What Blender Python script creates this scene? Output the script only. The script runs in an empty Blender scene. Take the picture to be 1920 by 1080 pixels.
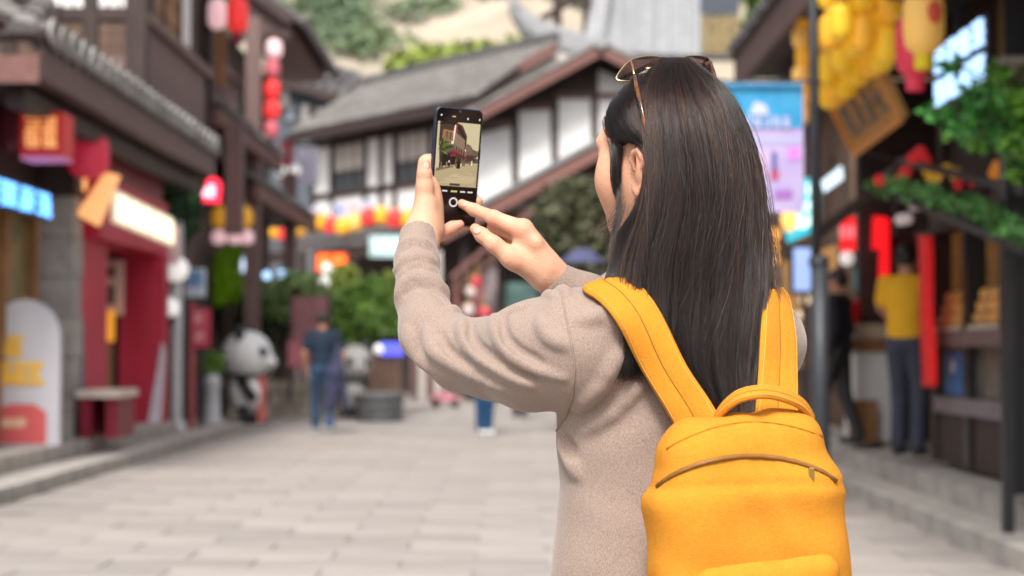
import bpy, bmesh, math, random
import numpy as np
from mathutils import Vector, Matrix, Euler

random.seed(7)
rng = np.random.default_rng(7)
SC = bpy.context.scene
COL = SC.collection
R = math.radians

# ------------------------------------------------------------------ camera
FPX = 3200.0                      # focal length in pixels of a 1920 wide frame
CAM_Z = 1.22
PITCH = math.atan(115 / FPX)
cam_data = bpy.data.cameras.new('camera')
cam_data.lens = 36 * FPX / 1920
cam_data.sensor_width = 36
cam_data.clip_start = 0.05
cam_data.clip_end = 2000
cam_data.dof.use_dof = True
cam_data.dof.focus_distance = 2.29
cam_data.dof.aperture_fstop = 4.1
cam_data.dof.aperture_blades = 0
cam = bpy.data.objects.new('camera', cam_data)
COL.objects.link(cam)
cam.location = (0, 0, CAM_Z)
cam.rotation_euler = (math.pi / 2 + PITCH, 0, 0)
SC.camera = cam

# ------------------------------------------------------------------ sky and sun
SUN_EL, SUN_AZ = 50.0, 190.0       # behind the camera, a little to the left
world = bpy.data.worlds.new('World')
SC.world = world
world.use_nodes = True
wn = world.node_tree.nodes
wl = world.node_tree.links
wn.clear()
w_out = wn.new('ShaderNodeOutputWorld')
w_bg = wn.new('ShaderNodeBackground')
w_sky = wn.new('ShaderNodeTexSky')
w_sky.sky_type = 'NISHITA'
w_sky.sun_disc = False
w_sky.sun_elevation = R(SUN_EL)
w_sky.sun_rotation = R(SUN_AZ)
w_sky.air_density = 1.0
w_sky.dust_density = 4.0
w_sky.ozone_density = 0.6
w_hs = wn.new('ShaderNodeHueSaturation')
w_hs.inputs['Saturation'].default_value = 0.22     # thin overcast: hardly any blue left
wl.new(w_sky.outputs[0], w_hs.inputs['Color'])
wl.new(w_hs.outputs[0], w_bg.inputs['Color'])
wl.new(w_bg.outputs[0], w_out.inputs['Surface'])
w_bg.inputs['Strength'].default_value = 0.115

sun_data = bpy.data.lights.new('sun', 'SUN')
sun_data.energy = 2.0
sun_data.angle = R(14)
sun_data.color = (1.0, 0.95, 0.88)
sun = bpy.data.objects.new('sun', sun_data)
COL.objects.link(sun)
_az = R(SUN_AZ)
_d = Vector((math.sin(_az) * math.cos(R(SUN_EL)), math.cos(_az) * math.cos(R(SUN_EL)), math.sin(R(SUN_EL))))
sun.rotation_euler = _d.to_track_quat('Z', 'Y').to_euler()

SC.view_settings.view_transform = 'Standard'
SC.view_settings.look = 'None'
SC.view_settings.exposure = 1.02
SC.view_settings.gamma = 1.0
SC.view_settings.use_curve_mapping = False
SC.render.engine = 'CYCLES'
SC.cycles.use_denoising = True
SC.cycles.max_bounces = 8
SC.cycles.transparent_max_bounces = 12
SC.cycles.caustics_reflective = False
SC.cycles.caustics_refractive = False

# ------------------------------------------------------------------ measuring helpers
_fw = np.array((0, math.cos(PITCH), math.sin(PITCH)))
_up = np.array((0, -math.sin(PITCH), math.cos(PITCH)))
_rt = np.array((1.0, 0, 0))
CAMP = np.array((0, 0, CAM_Z))


def ray(px, py):
    d = _fw + _rt * ((px - 960) / FPX) + _up * ((540 - py) / FPX)
    return d


def at(px, py, Y):
    """world point at depth Y that the photograph shows at pixel px, py (used for measuring the place)"""
    d = ray(px, py)
    return CAMP + d * (Y / d[1])


def on_x(px, py, X):
    d = ray(px, py)
    return CAMP + d * (X / d[0])


def on_z(px, py, Z):
    d = ray(px, py)
    return CAMP + d * ((Z - CAM_Z) / d[2])


# ------------------------------------------------------------------ object helpers
def tag(o, label=None, cat=None, group=None, kind=None):
    if label: o['label'] = label
    if cat: o['category'] = cat
    if group: o['group'] = group
    if kind: o['kind'] = kind
    return o


def thing(name, label, cat, loc=(0, 0, 0), rz=0.0, group=None, kind=None):
    o = bpy.data.objects.new(name, None)
    o.empty_display_size = 0.1
    COL.objects.link(o)
    o.location = Vector([float(v) for v in loc])
    o.rotation_euler = (0, 0, rz)
    return tag(o, label, cat, group, kind)


def kids(o):
    return [c for c in bpy.data.objects if c.parent == o]


def copy_tree(o, parent=None, kmap=None):
    c = o.copy()
    COL.objects.link(c)
    if parent is not None:
        c.parent = parent
    for ch in list(o.children):
        copy_tree(ch, c)
    return c


def wmat(o):
    """world matrix without waiting for the depsgraph"""
    m = Matrix.LocRotScale(o.location, o.rotation_euler, o.scale)
    return wmat(o.parent) @ m if o.parent else m


def link_mesh(name, me, mats, parent=None, smooth=False):
    for m in (mats if isinstance(mats, (list, tuple)) else [mats]):
        me.materials.append(m)
    if smooth:
        me.polygons.foreach_set('use_smooth', [True] * len(me.polygons))
    o = bpy.data.objects.new(name, me)
    COL.objects.link(o)
    if parent is not None:
        o.parent = parent
    return o


class MB:
    """collects shapes; build() links them as one mesh object"""

    def __init__(self):
        self.v, self.f, self.m = [], [], []
        self.mi = 0

    def add(self, vs, fs):
        b = len(self.v)
        self.v += [tuple(float(c) for c in p) for p in vs]
        self.f += [tuple(i + b for i in f) for f in fs]
        self.m += [self.mi] * len(fs)
        return self

    def box(self, c, s, rz=0.0, M=None):
        hx, hy, hz = s[0] / 2, s[1] / 2, s[2] / 2
        vs = [Vector((x, y, z)) for x in (-hx, hx) for y in (-hy, hy) for z in (-hz, hz)]
        m = M if M is not None else Matrix.Rotation(rz, 3, 'Z')
        vs = [m @ p + Vector([float(q) for q in c]) for p in vs]
        return self.add(vs, [(0, 1, 3, 2), (4, 6, 7, 5), (0, 4, 5, 1), (2, 3, 7, 6), (0, 2, 6, 4), (1, 5, 7, 3)])

    def span(self, a, b):
        c = [(p + q) / 2 for p, q in zip(a, b)]
        return self.box(c, [abs(q - p) for p, q in zip(a, b)])

    def bar(self, a, b, w, h=None, up=(0, 0, 1)):
        """a square bar from a to b, w wide across, h along up"""
        a, b = Vector([float(q) for q in a]), Vector([float(q) for q in b])
        d = b - a
        L = d.length
        d.normalize()
        u = Vector(up)
        s = d.cross(u)
        if s.length < 1e-4:
            s = d.cross(Vector((1, 0, 0)))
        s.normalize()
        u = s.cross(d)
        M = Matrix((s, d, u)).transposed()
        return self.box((a + b) / 2, (w, L, h or w), M=M)

    def quad(self, *p):
        return self.add(p, [tuple(range(len(p)))])

    def prism(self, pts, vec):
        """closed prism of polygon pts pushed along vec"""
        n = len(pts)
        v = Vector([float(q) for q in vec])
        A = [Vector([float(q) for q in p]) for p in pts]
        Bv = [p + v for p in A]
        fs = [tuple(range(n))[::-1], tuple(range(n, 2 * n))]
        fs += [(i, (i + 1) % n, n + (i + 1) % n, n + i) for i in range(n)]
        return self.add(A + Bv, fs)

    def tube(self, pts, r, seg=8, cap=True):
        pts = [Vector([float(q) for q in p]) for p in pts]
        n = len(pts)
        rs = r if isinstance(r, (list, tuple, np.ndarray)) else [r] * n
        vs = []
        ref = None
        for i, p in enumerate(pts):
            t = (pts[min(i + 1, n - 1)] - pts[max(i - 1, 0)]).normalized()
            if ref is None:
                ref = t.orthogonal().normalized()
            ref = (ref - t * ref.dot(t))
            ref = ref.normalized() if ref.length > 1e-6 else t.orthogonal().normalized()
            bn = t.cross(ref)
            for k in range(seg):
                a = 2 * math.pi * k / seg
                vs.append(p + (ref * math.cos(a) + bn * math.sin(a)) * float(rs[i]))
        fs = []
        for i in range(n - 1):
            for k in range(seg):
                k2 = (k + 1) % seg
                fs.append((i * seg + k, i * seg + k2, (i + 1) * seg + k2, (i + 1) * seg + k))
        if cap:
            fs.append(tuple(range(seg))[::-1])
            fs.append(tuple((n - 1) * seg + k for k in range(seg)))
        return self.add(vs, fs)

    def lathe(self, prof, c=(0, 0, 0), seg=16, axis=None, M=None):
        """profile of (r, z) turned about z at c"""
        vs, fs = [], []
        n = len(prof)
        c = Vector([float(q) for q in c])
        for (r, z) in prof:
            for k in range(seg):
                a = 2 * math.pi * k / seg
                p = Vector((r * math.cos(a), r * math.sin(a), z))
                vs.append((M @ p if M is not None else p) + c)
        for i in range(n - 1):
            for k in range(seg):
                k2 = (k + 1) % seg
                fs.append((i * seg + k, i * seg + k2, (i + 1) * seg + k2, (i + 1) * seg + k))
        fs.append(tuple(range(seg))[::-1])
        fs.append(tuple((n - 1) * seg + k for k in range(seg)))
        return self.add(vs, fs)

    def ball(self, c, r, seg=14, rings=9, M=None):
        rr = r if isinstance(r, (tuple, list)) else (r, r, r)
        vs, fs = [], []
        c = Vector([float(q) for q in c])
        for i in range(rings + 1):
            th = math.pi * i / rings
            for k in range(seg):
                a = 2 * math.pi * k / seg
                p = Vector((rr[0] * math.sin(th) * math.cos(a), rr[1] * math.sin(th) * math.sin(a), rr[2] * math.cos(th)))
                vs.append((M @ p if M is not None else p) + c)
        for i in range(rings):
            for k in range(seg):
                k2 = (k + 1) % seg
                fs.append((i * seg + k, (i + 1) * seg + k, (i + 1) * seg + k2, i * seg + k2))
        return self.add(vs, fs)

    def mesh(self, name, loc=None):
        me = bpy.data.meshes.new(name)
        me.from_pydata(self.v, [], self.f)
        me.validate()
        if any(self.m):
            n = min(len(me.polygons), len(self.m))
            if n == len(self.m):
                me.polygons.foreach_set('material_index', self.m)
        bm = bmesh.new()
        bm.from_mesh(me)
        bmesh.ops.remove_doubles(bm, verts=bm.verts, dist=1e-6)
        bmesh.ops.recalc_face_normals(bm, faces=bm.faces)
        bm.to_mesh(me)
        bm.free()
        return me

    def build(self, name, mats, parent=None, smooth=False, local=False, bevel=0.0):
        """vertices are in world space unless local; with a parent they are moved into its frame"""
        if parent is not None and not local:
            inv = wmat(parent).inverted()
            self.v = [tuple(inv @ Vector(p)) for p in self.v]
        o = link_mesh(name, self.mesh(name), mats, parent, smooth)
        if bevel:
            md = o.modifiers.new('bevel', 'BEVEL')
            md.width = bevel
            md.segments = 2
            md.limit_method = 'ANGLE'
        return o


# ------------------------------------------------------------------ materials
MATS = {}


def mat(name, col, rough=0.6, noise=0.0, scale=8.0, bump=0.0, metal=0.0, col2=None, spec=0.4, bscale=None, stretch=None,
        emit=None, estr=0.0, island=0.0, sheen=0.0, sss=0.0):
    """a procedural material: base colour mottled by noise, optional second colour, bump and per-piece variation"""
    if name in MATS:
        return MATS[name]
    m = bpy.data.materials.new(name)
    m.use_nodes = True
    nt = m.node_tree
    n, l = nt.nodes, nt.links
    b = n['Principled BSDF']
    b.inputs['Roughness'].default_value = rough
    b.inputs['Metallic'].default_value = metal
    b.inputs['Specular IOR Level'].default_value = spec
    c = (*col, 1)
    c2 = (*(col2 if col2 else [x * (1 - noise) for x in col]), 1)
    tc = n.new('ShaderNodeTexCoord')
    mp = n.new('ShaderNodeMapping')
    l.new(tc.outputs['Object'], mp.inputs['Vector'])
    if stretch:
        mp.inputs['Scale'].default_value = stretch
    tx = n.new('ShaderNodeTexNoise')
    tx.inputs['Scale'].default_value = scale
    tx.inputs['Detail'].default_value = 5
    tx.inputs['Roughness'].default_value = 0.6
    l.new(mp.outputs[0], tx.inputs['Vector'])
    rp = n.new('ShaderNodeValToRGB')
    rp.color_ramp.elements[0].position = 0.36
    rp.color_ramp.elements[1].position = 0.64
    rp.color_ramp.elements[0].color = c2
    rp.color_ramp.elements[1].color = c
    l.new(tx.outputs['Fac'], rp.inputs['Fac'])
    last = rp.outputs['Color']
    if island:
        gi = n.new('ShaderNodeNewGeometry')
        oi = n.new('ShaderNodeObjectInfo')
        ad = n.new('ShaderNodeMath'); ad.operation = 'ADD'
        fr = n.new('ShaderNodeMath'); fr.operation = 'FRACT'
        l.new(gi.outputs['Random Per Island'], ad.inputs[0]); l.new(oi.outputs['Random'], ad.inputs[1])
        l.new(ad.outputs[0], fr.inputs[0])
        mr = n.new('ShaderNodeMapRange')
        mr.inputs['To Min'].default_value = 1 - island
        mr.inputs['To Max'].default_value = 1 + island
        l.new(fr.outputs[0], mr.inputs['Value'])
        hv = n.new('ShaderNodeHueSaturation')
        l.new(mr.outputs[0], hv.inputs['Value'])
        l.new(last, hv.inputs['Color'])
        last = hv.outputs[0]
    l.new(last, b.inputs['Base Color'])
    if bump:
        t2 = n.new('ShaderNodeTexNoise')
        t2.inputs['Scale'].default_value = bscale or scale * 4
        t2.inputs['Detail'].default_value = 4
        l.new(mp.outputs[0], t2.inputs['Vector'])
        bp = n.new('ShaderNodeBump')
        bp.inputs['Strength'].default_value = bump
        bp.inputs['Distance'].default_value = 0.01
        l.new(t2.outputs['Fac'], bp.inputs['Height'])
        l.new(bp.outputs[0], b.inputs['Normal'])
    if emit:
        b.inputs['Emission Color'].default_value = (*emit, 1)
        b.inputs['Emission Strength'].default_value = estr
    if sheen:
        b.inputs['Sheen Weight'].default_value = sheen
    if sss:
        b.inputs['Subsurface Weight'].default_value = sss
        b.inputs['Subsurface Radius'].default_value = (1.0, 0.35, 0.2)
        b.inputs['Subsurface Scale'].default_value = 0.012
    MATS[name] = m
    return m


def glow(name, col, strength, base=None):
    base = base or tuple(c * .4 for c in col)
    return mat(name, base, 0.5, emit=col, estr=strength)


WOOD_D = mat('dark_timber', (0.055, 0.033, 0.029), 0.6, 0.45, 3, 0.3, stretch=(6, 6, 1), island=0.12)
WOOD_P = mat('weathered_plum_timber', (0.19, 0.12, 0.112), 0.65, 0.3, 3, 0.3, stretch=(6, 6, 0.8), island=0.12)
WOOD_R = mat('reddish_timber', (0.20, 0.092, 0.078), 0.6, 0.35, 3, 0.25, stretch=(5, 1, 5), island=0.1)
WOOD_O = mat('orange_brown_timber', (0.36, 0.17, 0.07), 0.55, 0.4, 3, 0.25, stretch=(6, 6, 1), island=0.12)
WOOD_B = mat('brown_boards', (0.15, 0.085, 0.06), 0.6, 0.4, 3, 0.3, stretch=(1, 6, 6), island=0.15)
PLASTER = mat('white_plaster', (0.88, 0.87, 0.86), 0.8, 0.12, 1.5, 0.15, bscale=20)
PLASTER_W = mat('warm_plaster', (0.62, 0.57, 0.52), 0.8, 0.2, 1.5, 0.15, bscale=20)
TILE = mat('grey_roof_tile', (0.205, 0.19, 0.18), 0.75, 0.35, 6, 0.35, island=0.22)
TILE_L = mat('pale_roof_tile', (0.31, 0.315, 0.325), 0.7, 0.3, 5, 0.3, island=0.15)
TILE_D = mat('dark_roof_tile', (0.11, 0.105, 0.11), 0.7, 0.3, 5, 0.3, island=0.15)
DARK = mat('shop_interior', (0.035, 0.028, 0.028), 0.7, 0.3, 2)
STONE = mat('grey_stone', (0.47, 0.435, 0.40), 0.85, 0.35, 3, 0.5, island=0.12)
STONE_B = mat('beige_stone', (0.42, 0.36, 0.29), 0.85, 0.35, 3, 0.5, island=0.12)
PAVE = mat('paving_stone', (0.37, 0.335, 0.313), 0.75, 0.0, 0.9, 0.3, col2=(0.285, 0.255, 0.235), island=0.12)
JOINT = mat('paving_joint', (0.29, 0.262, 0.244), 0.9, 0.3, 4, 0.2)
RED_P = mat('crimson_paint', (0.52, 0.022, 0.06), 0.45, 0.2, 2, 0.08)
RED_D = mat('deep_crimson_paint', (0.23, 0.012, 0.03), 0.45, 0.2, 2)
METAL_D = mat('dark_grey_metal', (0.055, 0.06, 0.07), 0.45, 0.2, 8, metal=0.3)
METAL_L = mat('pale_grey_metal', (0.55, 0.56, 0.58), 0.5, 0.15, 6)
WHITE = mat('white_paint', (0.80, 0.80, 0.80), 0.4, 0.06, 4)
BLACK = mat('black_paint', (0.018, 0.018, 0.02), 0.4, 0.2, 4)
GLASS_D = mat('dark_window_glass', (0.05, 0.06, 0.07), 0.08, 0.2, 2, spec=0.6)
GOLD = mat('gold_paint', (0.75, 0.48, 0.10), 0.45, 0.2, 5)
LEAF = mat('green_leaf', (0.13, 0.24, 0.04), 0.5, 0.35, 3, island=0.45)
LEAF_D = mat('dark_green_leaf', (0.045, 0.12, 0.04), 0.45, 0.4, 3, island=0.4)
LEAF_Y = mat('yellow_green_leaf', (0.24, 0.30, 0.05), 0.5, 0.3, 3, island=0.35)
LEAF_O = mat('olive_leaf', (0.10, 0.105, 0.055), 0.5, 0.35, 3, island=0.35)
BARK = mat('brown_bark', (0.11, 0.08, 0.06), 0.8, 0.4, 6, 0.5)
# ================================================================== builders for the street
ORD = ['first', 'second', 'third', 'fourth', 'fifth', 'sixth', 'seventh', 'eighth', 'ninth', 'tenth', 'eleventh', 'twelfth']


def place_piece(name, me, parent, M):
    o = bpy.data.objects.new(name, me)
    COL.objects.link(o)
    o.parent = parent
    if parent is not None:
        M = wmat(parent).inverted() @ M
    o.matrix_local = M
    return o


_cm = {}


def course_mesh(L, r, m, step=0.28):
    """one run of overlapping half round roof tiles, eave at the origin, running along +y"""
    key = (round(L, 2), r, m.name)
    if key in _cm:
        return _cm[key]
    b = MB()
    n = max(1, int(round(L / step)))
    seg = 5
    for i in range(n):
        y0, y1 = L * i / n, L * (i + 1) / n + 0.02
        vs = []
        for (y, rr, dz) in ((y0, r * 1.08, 0.012), (y1, r * 0.92, 0.0)):
            for k in range(seg + 1):
                a = math.pi * k / seg
                vs.append((rr * math.cos(a), y, rr * math.sin(a) * 0.9 + dz))
        fs = [(k, k + 1, seg + 2 + k, seg + 1 + k) for k in range(seg)]
        if i == 0:
            fs.append(tuple(range(seg + 1)))
        b.add(vs, fs)
    me = b.mesh('tile_course')
    me.materials.append(m)
    _cm[key] = me
    return me


def basis(origin, x, y):
    x, y = Vector(x).normalized(), Vector(y)
    y = (y - x * y.dot(x)).normalized()
    z = x.cross(y)
    M = Matrix((x, y, z)).transposed().to_4x4()
    M.translation = Vector(origin)
    return M


def tile_roof(root, A, B, D, pitch, r, m, thick=0.06, jitter=0.012, deck=WOOD_D, name='tile_course'):
    """tiled slope: eave from A to B, D is above A at the ridge; every run of tiles is a piece of its own"""
    A, B, D = Vector(A), Vector(B), Vector(D)
    e, s = B - A, D - A
    nrm = e.cross(s).normalized()
    if nrm.z < 0:
        nrm = -nrm
    MB().prism([A, B, B + s, D], -nrm * thick).build('roof_deck', deck, root)
    n = max(1, int(e.length / pitch))
    me = course_mesh(s.length, r, m)
    x = e.normalized()
    if x.cross(s.normalized()).z < 0:
        x = -x
    for i in range(n):
        p = A + e * ((i + 0.5) / n) + nrm * (0.004 + random.uniform(0, jitter))
        place_piece(name, me, root, basis(p, x, s))


def leafmesh(blobs, n, size, seed=0, flat=0.5, droop=0.3):
    """many small folded leaves spread through the volume of the blobs [(centre, radii)]"""
    g = np.random.default_rng(seed)
    vol = np.array([b[1][0] * b[1][1] * b[1][2] for b in blobs]) ** 0.75
    pick = g.choice(len(blobs), n, p=vol / vol.sum())
    C = np.array([b[0] for b in blobs], float)[pick]
    RR = np.array([b[1] for b in blobs], float)[pick]
    d = g.normal(size=(n, 3))
    d /= np.linalg.norm(d, axis=1)[:, None]
    rad = g.uniform(0.25, 1.08, n) ** 0.6
    P = C + d * RR * rad[:, None]
    nrm = d * flat + g.normal(size=(n, 3)) * 0.5 + np.array((0, 0, 0.5))
    nrm /= np.linalg.norm(nrm, axis=1)[:, None]
    t = np.cross(nrm, g.normal(size=(n, 3)))
    t[:, 2] -= droop * np.abs(t[:, 2])
    t /= np.linalg.norm(t, axis=1)[:, None]
    bt = np.cross(nrm, t)
    s = size * g.uniform(0.6, 1.35, n)[:, None]
    V = np.stack([P - t * s, P + bt * s * 0.42 - nrm * s * 0.12, P + t * s, P - bt * s * 0.42 - nrm * s * 0.12], 1).reshape(-1, 3)
    idx = np.arange(n)[:, None] * 4
    F = np.concatenate([idx + np.array([[0, 1, 2]]), idx + np.array([[0, 2, 3]])], 1).reshape(-1, 3)
    me = bpy.data.meshes.new('leaves')
    me.from_pydata(V.tolist(), [], F.tolist())
    return me


def leaves(name, blobs, n, size, m, parent, seed=0, **k):
    me = leafmesh(blobs, n, size, seed, **k)
    if parent is not None:
        me.transform(wmat(parent).inverted())
    o = link_mesh(name, me, m, parent)
    return o


def glyph_strokes(b, o, u, v, w, h, t, seed=0, depth=0.02):
    """one block of brush strokes in the w x h cell at o (u across, v up): level, upright and slanting strokes"""
    g = random.Random(seed)
    o, u, v = Vector(o), Vector(u).normalized(), Vector(v).normalized()
    nn = u.cross(v)
    P = lambda x, y: o + u * (x * w) + v * (y * h)
    for y in (0.12, 0.5, 0.88):
        a, c = g.uniform(0.02, 0.2), g.uniform(0.8, 0.98)
        b.bar(P(a, y), P(c, y), t, depth, up=nn)
    for x in (0.2, 0.5, 0.8):
        if g.random() < 0.8:
            b.bar(P(x, g.uniform(0.02, 0.3)), P(x, g.uniform(0.7, 0.98)), t, depth * 1.1, up=nn)
    b.bar(P(0.5, 0.5), P(g.choice((0.1, 0.9)), 0.05), t, depth * 0.9, up=nn)


def lantern_shape(b, c, r, h):
    """a pleated paper lantern hung with its middle at c"""
    prof = [(r * 0.45, -h / 2)]
    n = 7
    for i in range(n + 1):
        t = -1 + 2 * i / n
        rr = r * (0.55 + 0.45 * math.sqrt(max(0, 1 - abs(t) ** 3.2)))
        prof.append((rr, t * h * 0.46))
        if i < n:
            t2 = t + 1 / n
            prof.append((r * (0.55 + 0.45 * math.sqrt(max(0, 1 - abs(t2) ** 3.2))) * 0.955, t2 * h * 0.46))
    prof.append((r * 0.45, h / 2))
    b.lathe(prof, c, 14)


def make_lantern(c, r, h, m, label, group=None, name='paper_lantern', tassel=None, capm=None, cord=0.1):
    t = thing(name, label, 'lantern', c, group=group)
    b = MB(); lantern_shape(b, (0, 0, 0), r, h); b.build('shade', m, t, smooth=True, local=True)
    b = MB()
    b.lathe([(r * 0.4, 0), (r * 0.46, 0.02), (r * 0.4, 0.04)], (0, 0, h / 2), 12)
    b.tube([(0, 0, h / 2 + 0.03), (0, 0, h / 2 + cord)], 0.006, 6)
    b.build('cap', capm or GOLD, t, local=True)
    if tassel:
        b = MB()
        b.lathe([(r * 0.40, 0), (r * 0.46, -0.02), (r * 0.46, -0.05 - tassel), (r * 0.38, -0.06 - tassel)], (0, 0, -h / 2 + 0.005), 12)
        b.build('tassel', capm or m, t, local=True)
    return t


# ================================================================== the ground
gm = MB()
gm.add([(-60, -20, 0.019), (60, -20, 0.019), (60, 220, 0.019), (-60, 220, 0.019)], [(0, 1, 2, 3)])
street = gm.build('street', JOINT)
tag(street, kind='structure')
SW, SD = 0.82, 0.42


def slab_mesh():
    b = MB()
    x, y, z = SW / 2 - 0.0018, SD / 2 - 0.004, 0.03
    q = 0.004
    b.add([(-x, -y, 0), (x, -y, 0), (x, y, 0), (-x, y, 0), (-x + q, -y + q, z), (x - q, -y + q, z), (x - q, y - q, z), (-x + q, y - q, z)],
          [(4, 5, 6, 7), (0, 1, 5, 4), (1, 2, 6, 5), (2, 3, 7, 6), (3, 0, 4, 7)])
    me = b.mesh('paving_slab')
    me.materials.append(PAVE)
    return me


slab_me = slab_mesh()
cells = []
row = 0
y = 2.0
while y < 46:
    x0 = -3.9 + (0.41 if row % 2 else 0)
    if y > 26:
        x0 -= 2.46
    x = x0 + SW / 2
    while x < (2.7 if y < 22 else 4.0):
        cells.append((x, y))
        x += SW
    y += SD
    row += 1
vis = sorted([c for c in cells if abs(c[0]) < c[1] * 0.315 and c[1] > 9.0], key=lambda c: c[1])
single = set(vis[:296])
rest = MB()
for c in cells:
    dz = random.uniform(0, 0.003)
    if c in single:
        o = place_piece('paving_slab', slab_me, street, Matrix.Translation((c[0], c[1], 0.002 + dz - 0.006)))
    else:
        hx, hy = SW / 2 - 0.007, SD / 2 - 0.007
        rest.add([(c[0] - hx, c[1] - hy, 0.024 + dz), (c[0] + hx, c[1] - hy, 0.024 + dz), (c[0] + hx, c[1] + hy, 0.024 + dz), (c[0] - hx, c[1] + hy, 0.024 + dz)], [(0, 1, 2, 3)])
po = rest.build('distant_paving', PAVE, street)
tag(po, kind='stuff')

# raised walk and steps on the left
t = thing('raised_walk', None, None, (-4.0, 17, 0), kind='structure')
blk = MB().box((0, 0, 0), (0.40, 1.14, 0.15), ).mesh('kerb_stone')
blk.materials.append(STONE)
blk2 = blk
for i in range(14):
    yy = 9.5 + i * 1.15
    place_piece('kerb_stone', blk, t, Matrix.Translation((-4.12 + random.uniform(-.01, .01), yy, 0.076)))
for i in range(12):
    yy = 9.0 + i * 1.15
    place_piece('step_stone', blk, t, Matrix.Translation((-4.56 + random.uniform(-.01, .01), yy, 0.226)))
MB().span((-4.33, 8, 0.002), (-12, 26, 0.147)).build('lower_terrace', STONE_B, t)
MB().span((-4.76, 8, 0.15), (-12, 23.2, 0.297)).build('upper_terrace', PAVE, t)

# raised walk on the right, its edge stones and step
t = thing('right_walk', None, None, (3, 12, 0), kind='structure')
for i in range(15):
    yy = 5.5 + i * 1.15
    place_piece('kerb_stone', blk, t, Matrix.Translation((2.92, yy, 0.076)))
    place_piece('step_stone', blk, t, Matrix.Translation((3.25, yy, 0.226)))
MB().span((3.45, 5, 0.002), (9, 23, 0.34)).build('walk_bed', STONE_B, t)

# ================================================================== hillside behind the town
def hill():
    b = MB()
    nx, ny = 90, 60
    vs, fs = [], []
    for j in range(ny):
        for i in range(nx):
            x = -60 + 150 * i / (nx - 1)
            y = 105 + 90 * j / (ny - 1)
            u = j / (ny - 1)
            z = 13.5 + 0.12 * (y - 105) + 0.50 * max(0, y - 119) + 1.6 * math.sin(x * 0.09 + 1.3) + 1.1 * math.sin(x * 0.23 + y * 0.11)
            z -= 0.0
            # a bare cliff band: the ground climbs steeply there
            z += 7.5 / (1 + math.exp(-(y - 116 - 2.5 * math.sin(x * 0.17)) * 1.1))
            if j == 0: z = -0.5
            vs.append((x, y, z))
    for j in range(ny - 1):
        for i in range(nx - 1):
            a = j * nx + i
            fs.append((a, a + 1, a + nx + 1, a + nx))
    b.add(vs, fs)
    m = mat('hazy_hillside_earth', (0.43, 0.36, 0.29), 0.9, 0.0, 0.30, 0.6, col2=(0.30, 0.265, 0.20), bscale=1.2)  # distance haze is put into the colour: paler, greyer earth
    o = b.build('hillside', m, smooth=True)
    tag(o, kind='structure')
    return vs, nx, ny


hv, hnx, hny = hill()
hz = np.array(hv).reshape(hny, hnx, 3)


def hill_z(x, y):
    i = int(np.clip((x + 60) / 150 * (hnx - 1), 0, hnx - 1)); j = int(np.clip((y - 105) / 90 * (hny - 1), 0, hny - 1))
    return hz[j, i, 2]


# woods on the hill: one mass of leaf clumps
blobs = []
g = random.Random(3)
for i in range(520):
    x, yy = g.uniform(-34, 34), 108 + 52 * g.random() ** 1.3
    n = math.sin(x * 0.30 + 0.6) + math.sin(yy * 0.33 + x * 0.11)
    if yy < 118.5 + 2.5 * math.sin(x * .17) or n < -1.1:
        if not (g.random() < 0.16):
            continue
    r = g.uniform(0.9, 2.4)
    blobs.append(((x, yy, hill_z(x, yy) + r * 0.5), (r, r, r * 0.8)))
o = leaves('hillside_woods', blobs, 60000, 0.34, mat('hazy_wood_leaf', (0.18, 0.24, 0.115), 0.6, 0.0, 0.16, col2=(0.11, 0.17, 0.10), island=0.4), None, 5)  # leaf colour lightened and dulled to stand for haze
tag(o, kind='stuff')
blobs = []
for i in range(26):
    px = g.uniform(770, 1010); yy = g.uniform(84, 92)
    p = at(px, 128 - (px - 770) * 0.05 + g.uniform(-12, 25), yy)
    blobs.append((tuple(p), (1.6, 1.6, 1.2)))
tr = thing('yellow_tree', 'yellow green tree on the slope just above the long tiled roof', 'tree', (at(880, 100, 88)[0], 88, 0))
leaves('crown', blobs, 5200, 0.34, LEAF_Y, tr, 8)
MB().tube([(at(880, 100, 88)[0], 88, 0), (at(880, 100, 88)[0] + .3, 88, 9), (at(870, 100, 88)[0], 88, at(870, 130, 88)[2])], [0.5, 0.35, 0.2], 8).build('trunk', BARK, tr)

# ================================================================== LEFT: timber shop house
B1 = thing('timber_shop_house', 'two storey dark timber shop house with a tiled eave and red entrance', 'building', (-5.2, 19, 0.3))
EX, EZ = -4.12, 3.70          # eave edge
WX = -4.95                    # lower wall plane
MB().span((WX - 0.15, 9, 0.3), (WX, 18.1, 3.6)).build('lower_wall', WOOD_D, B1)
MB().span((-9.5, 23.0, 0.3), (WX, 23.15, 3.7)).build('side_wall', WOOD_D, B1)
MB().span((-9.5, 9, 0.3), (-9.3, 26, 9)).build('rear_wall', WOOD_D, B1)
MB().span((-9.3, 14.62, 3.56), (EX - .003, 23.2, 3.62)).build('soffit', WOOD_D, B1)
MB().span((EX, 14.6, 3.56), (EX + 0.07, 23.2, 3.86)).build('fascia', WOOD_P, B1)
MB().span((-6.6, 14.53, 3.50), (EX + 0.07, 14.6, 3.74)).build('end_fascia', WOOD_R, B1)
MB().span((EX - 0.30, 14.8, 3.34), (EX - 0.12, 23.1, 3.5)).build('eave_beam', WOOD_D, B1)
tile_roof(B1, (EX + 0.1, 14.6, 3.90), (EX + 0.1, 23.2, 3.90), (-4.82, 14.6, 4.34), 0.36, 0.125, TILE)
tile_roof(B1, (-6.6, 14.5, 3.90), (EX + 0.1, 14.5, 3.90), (-6.6, 15.2, 4.30), 0.36, 0.125, TILE)
te = MB()
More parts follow.
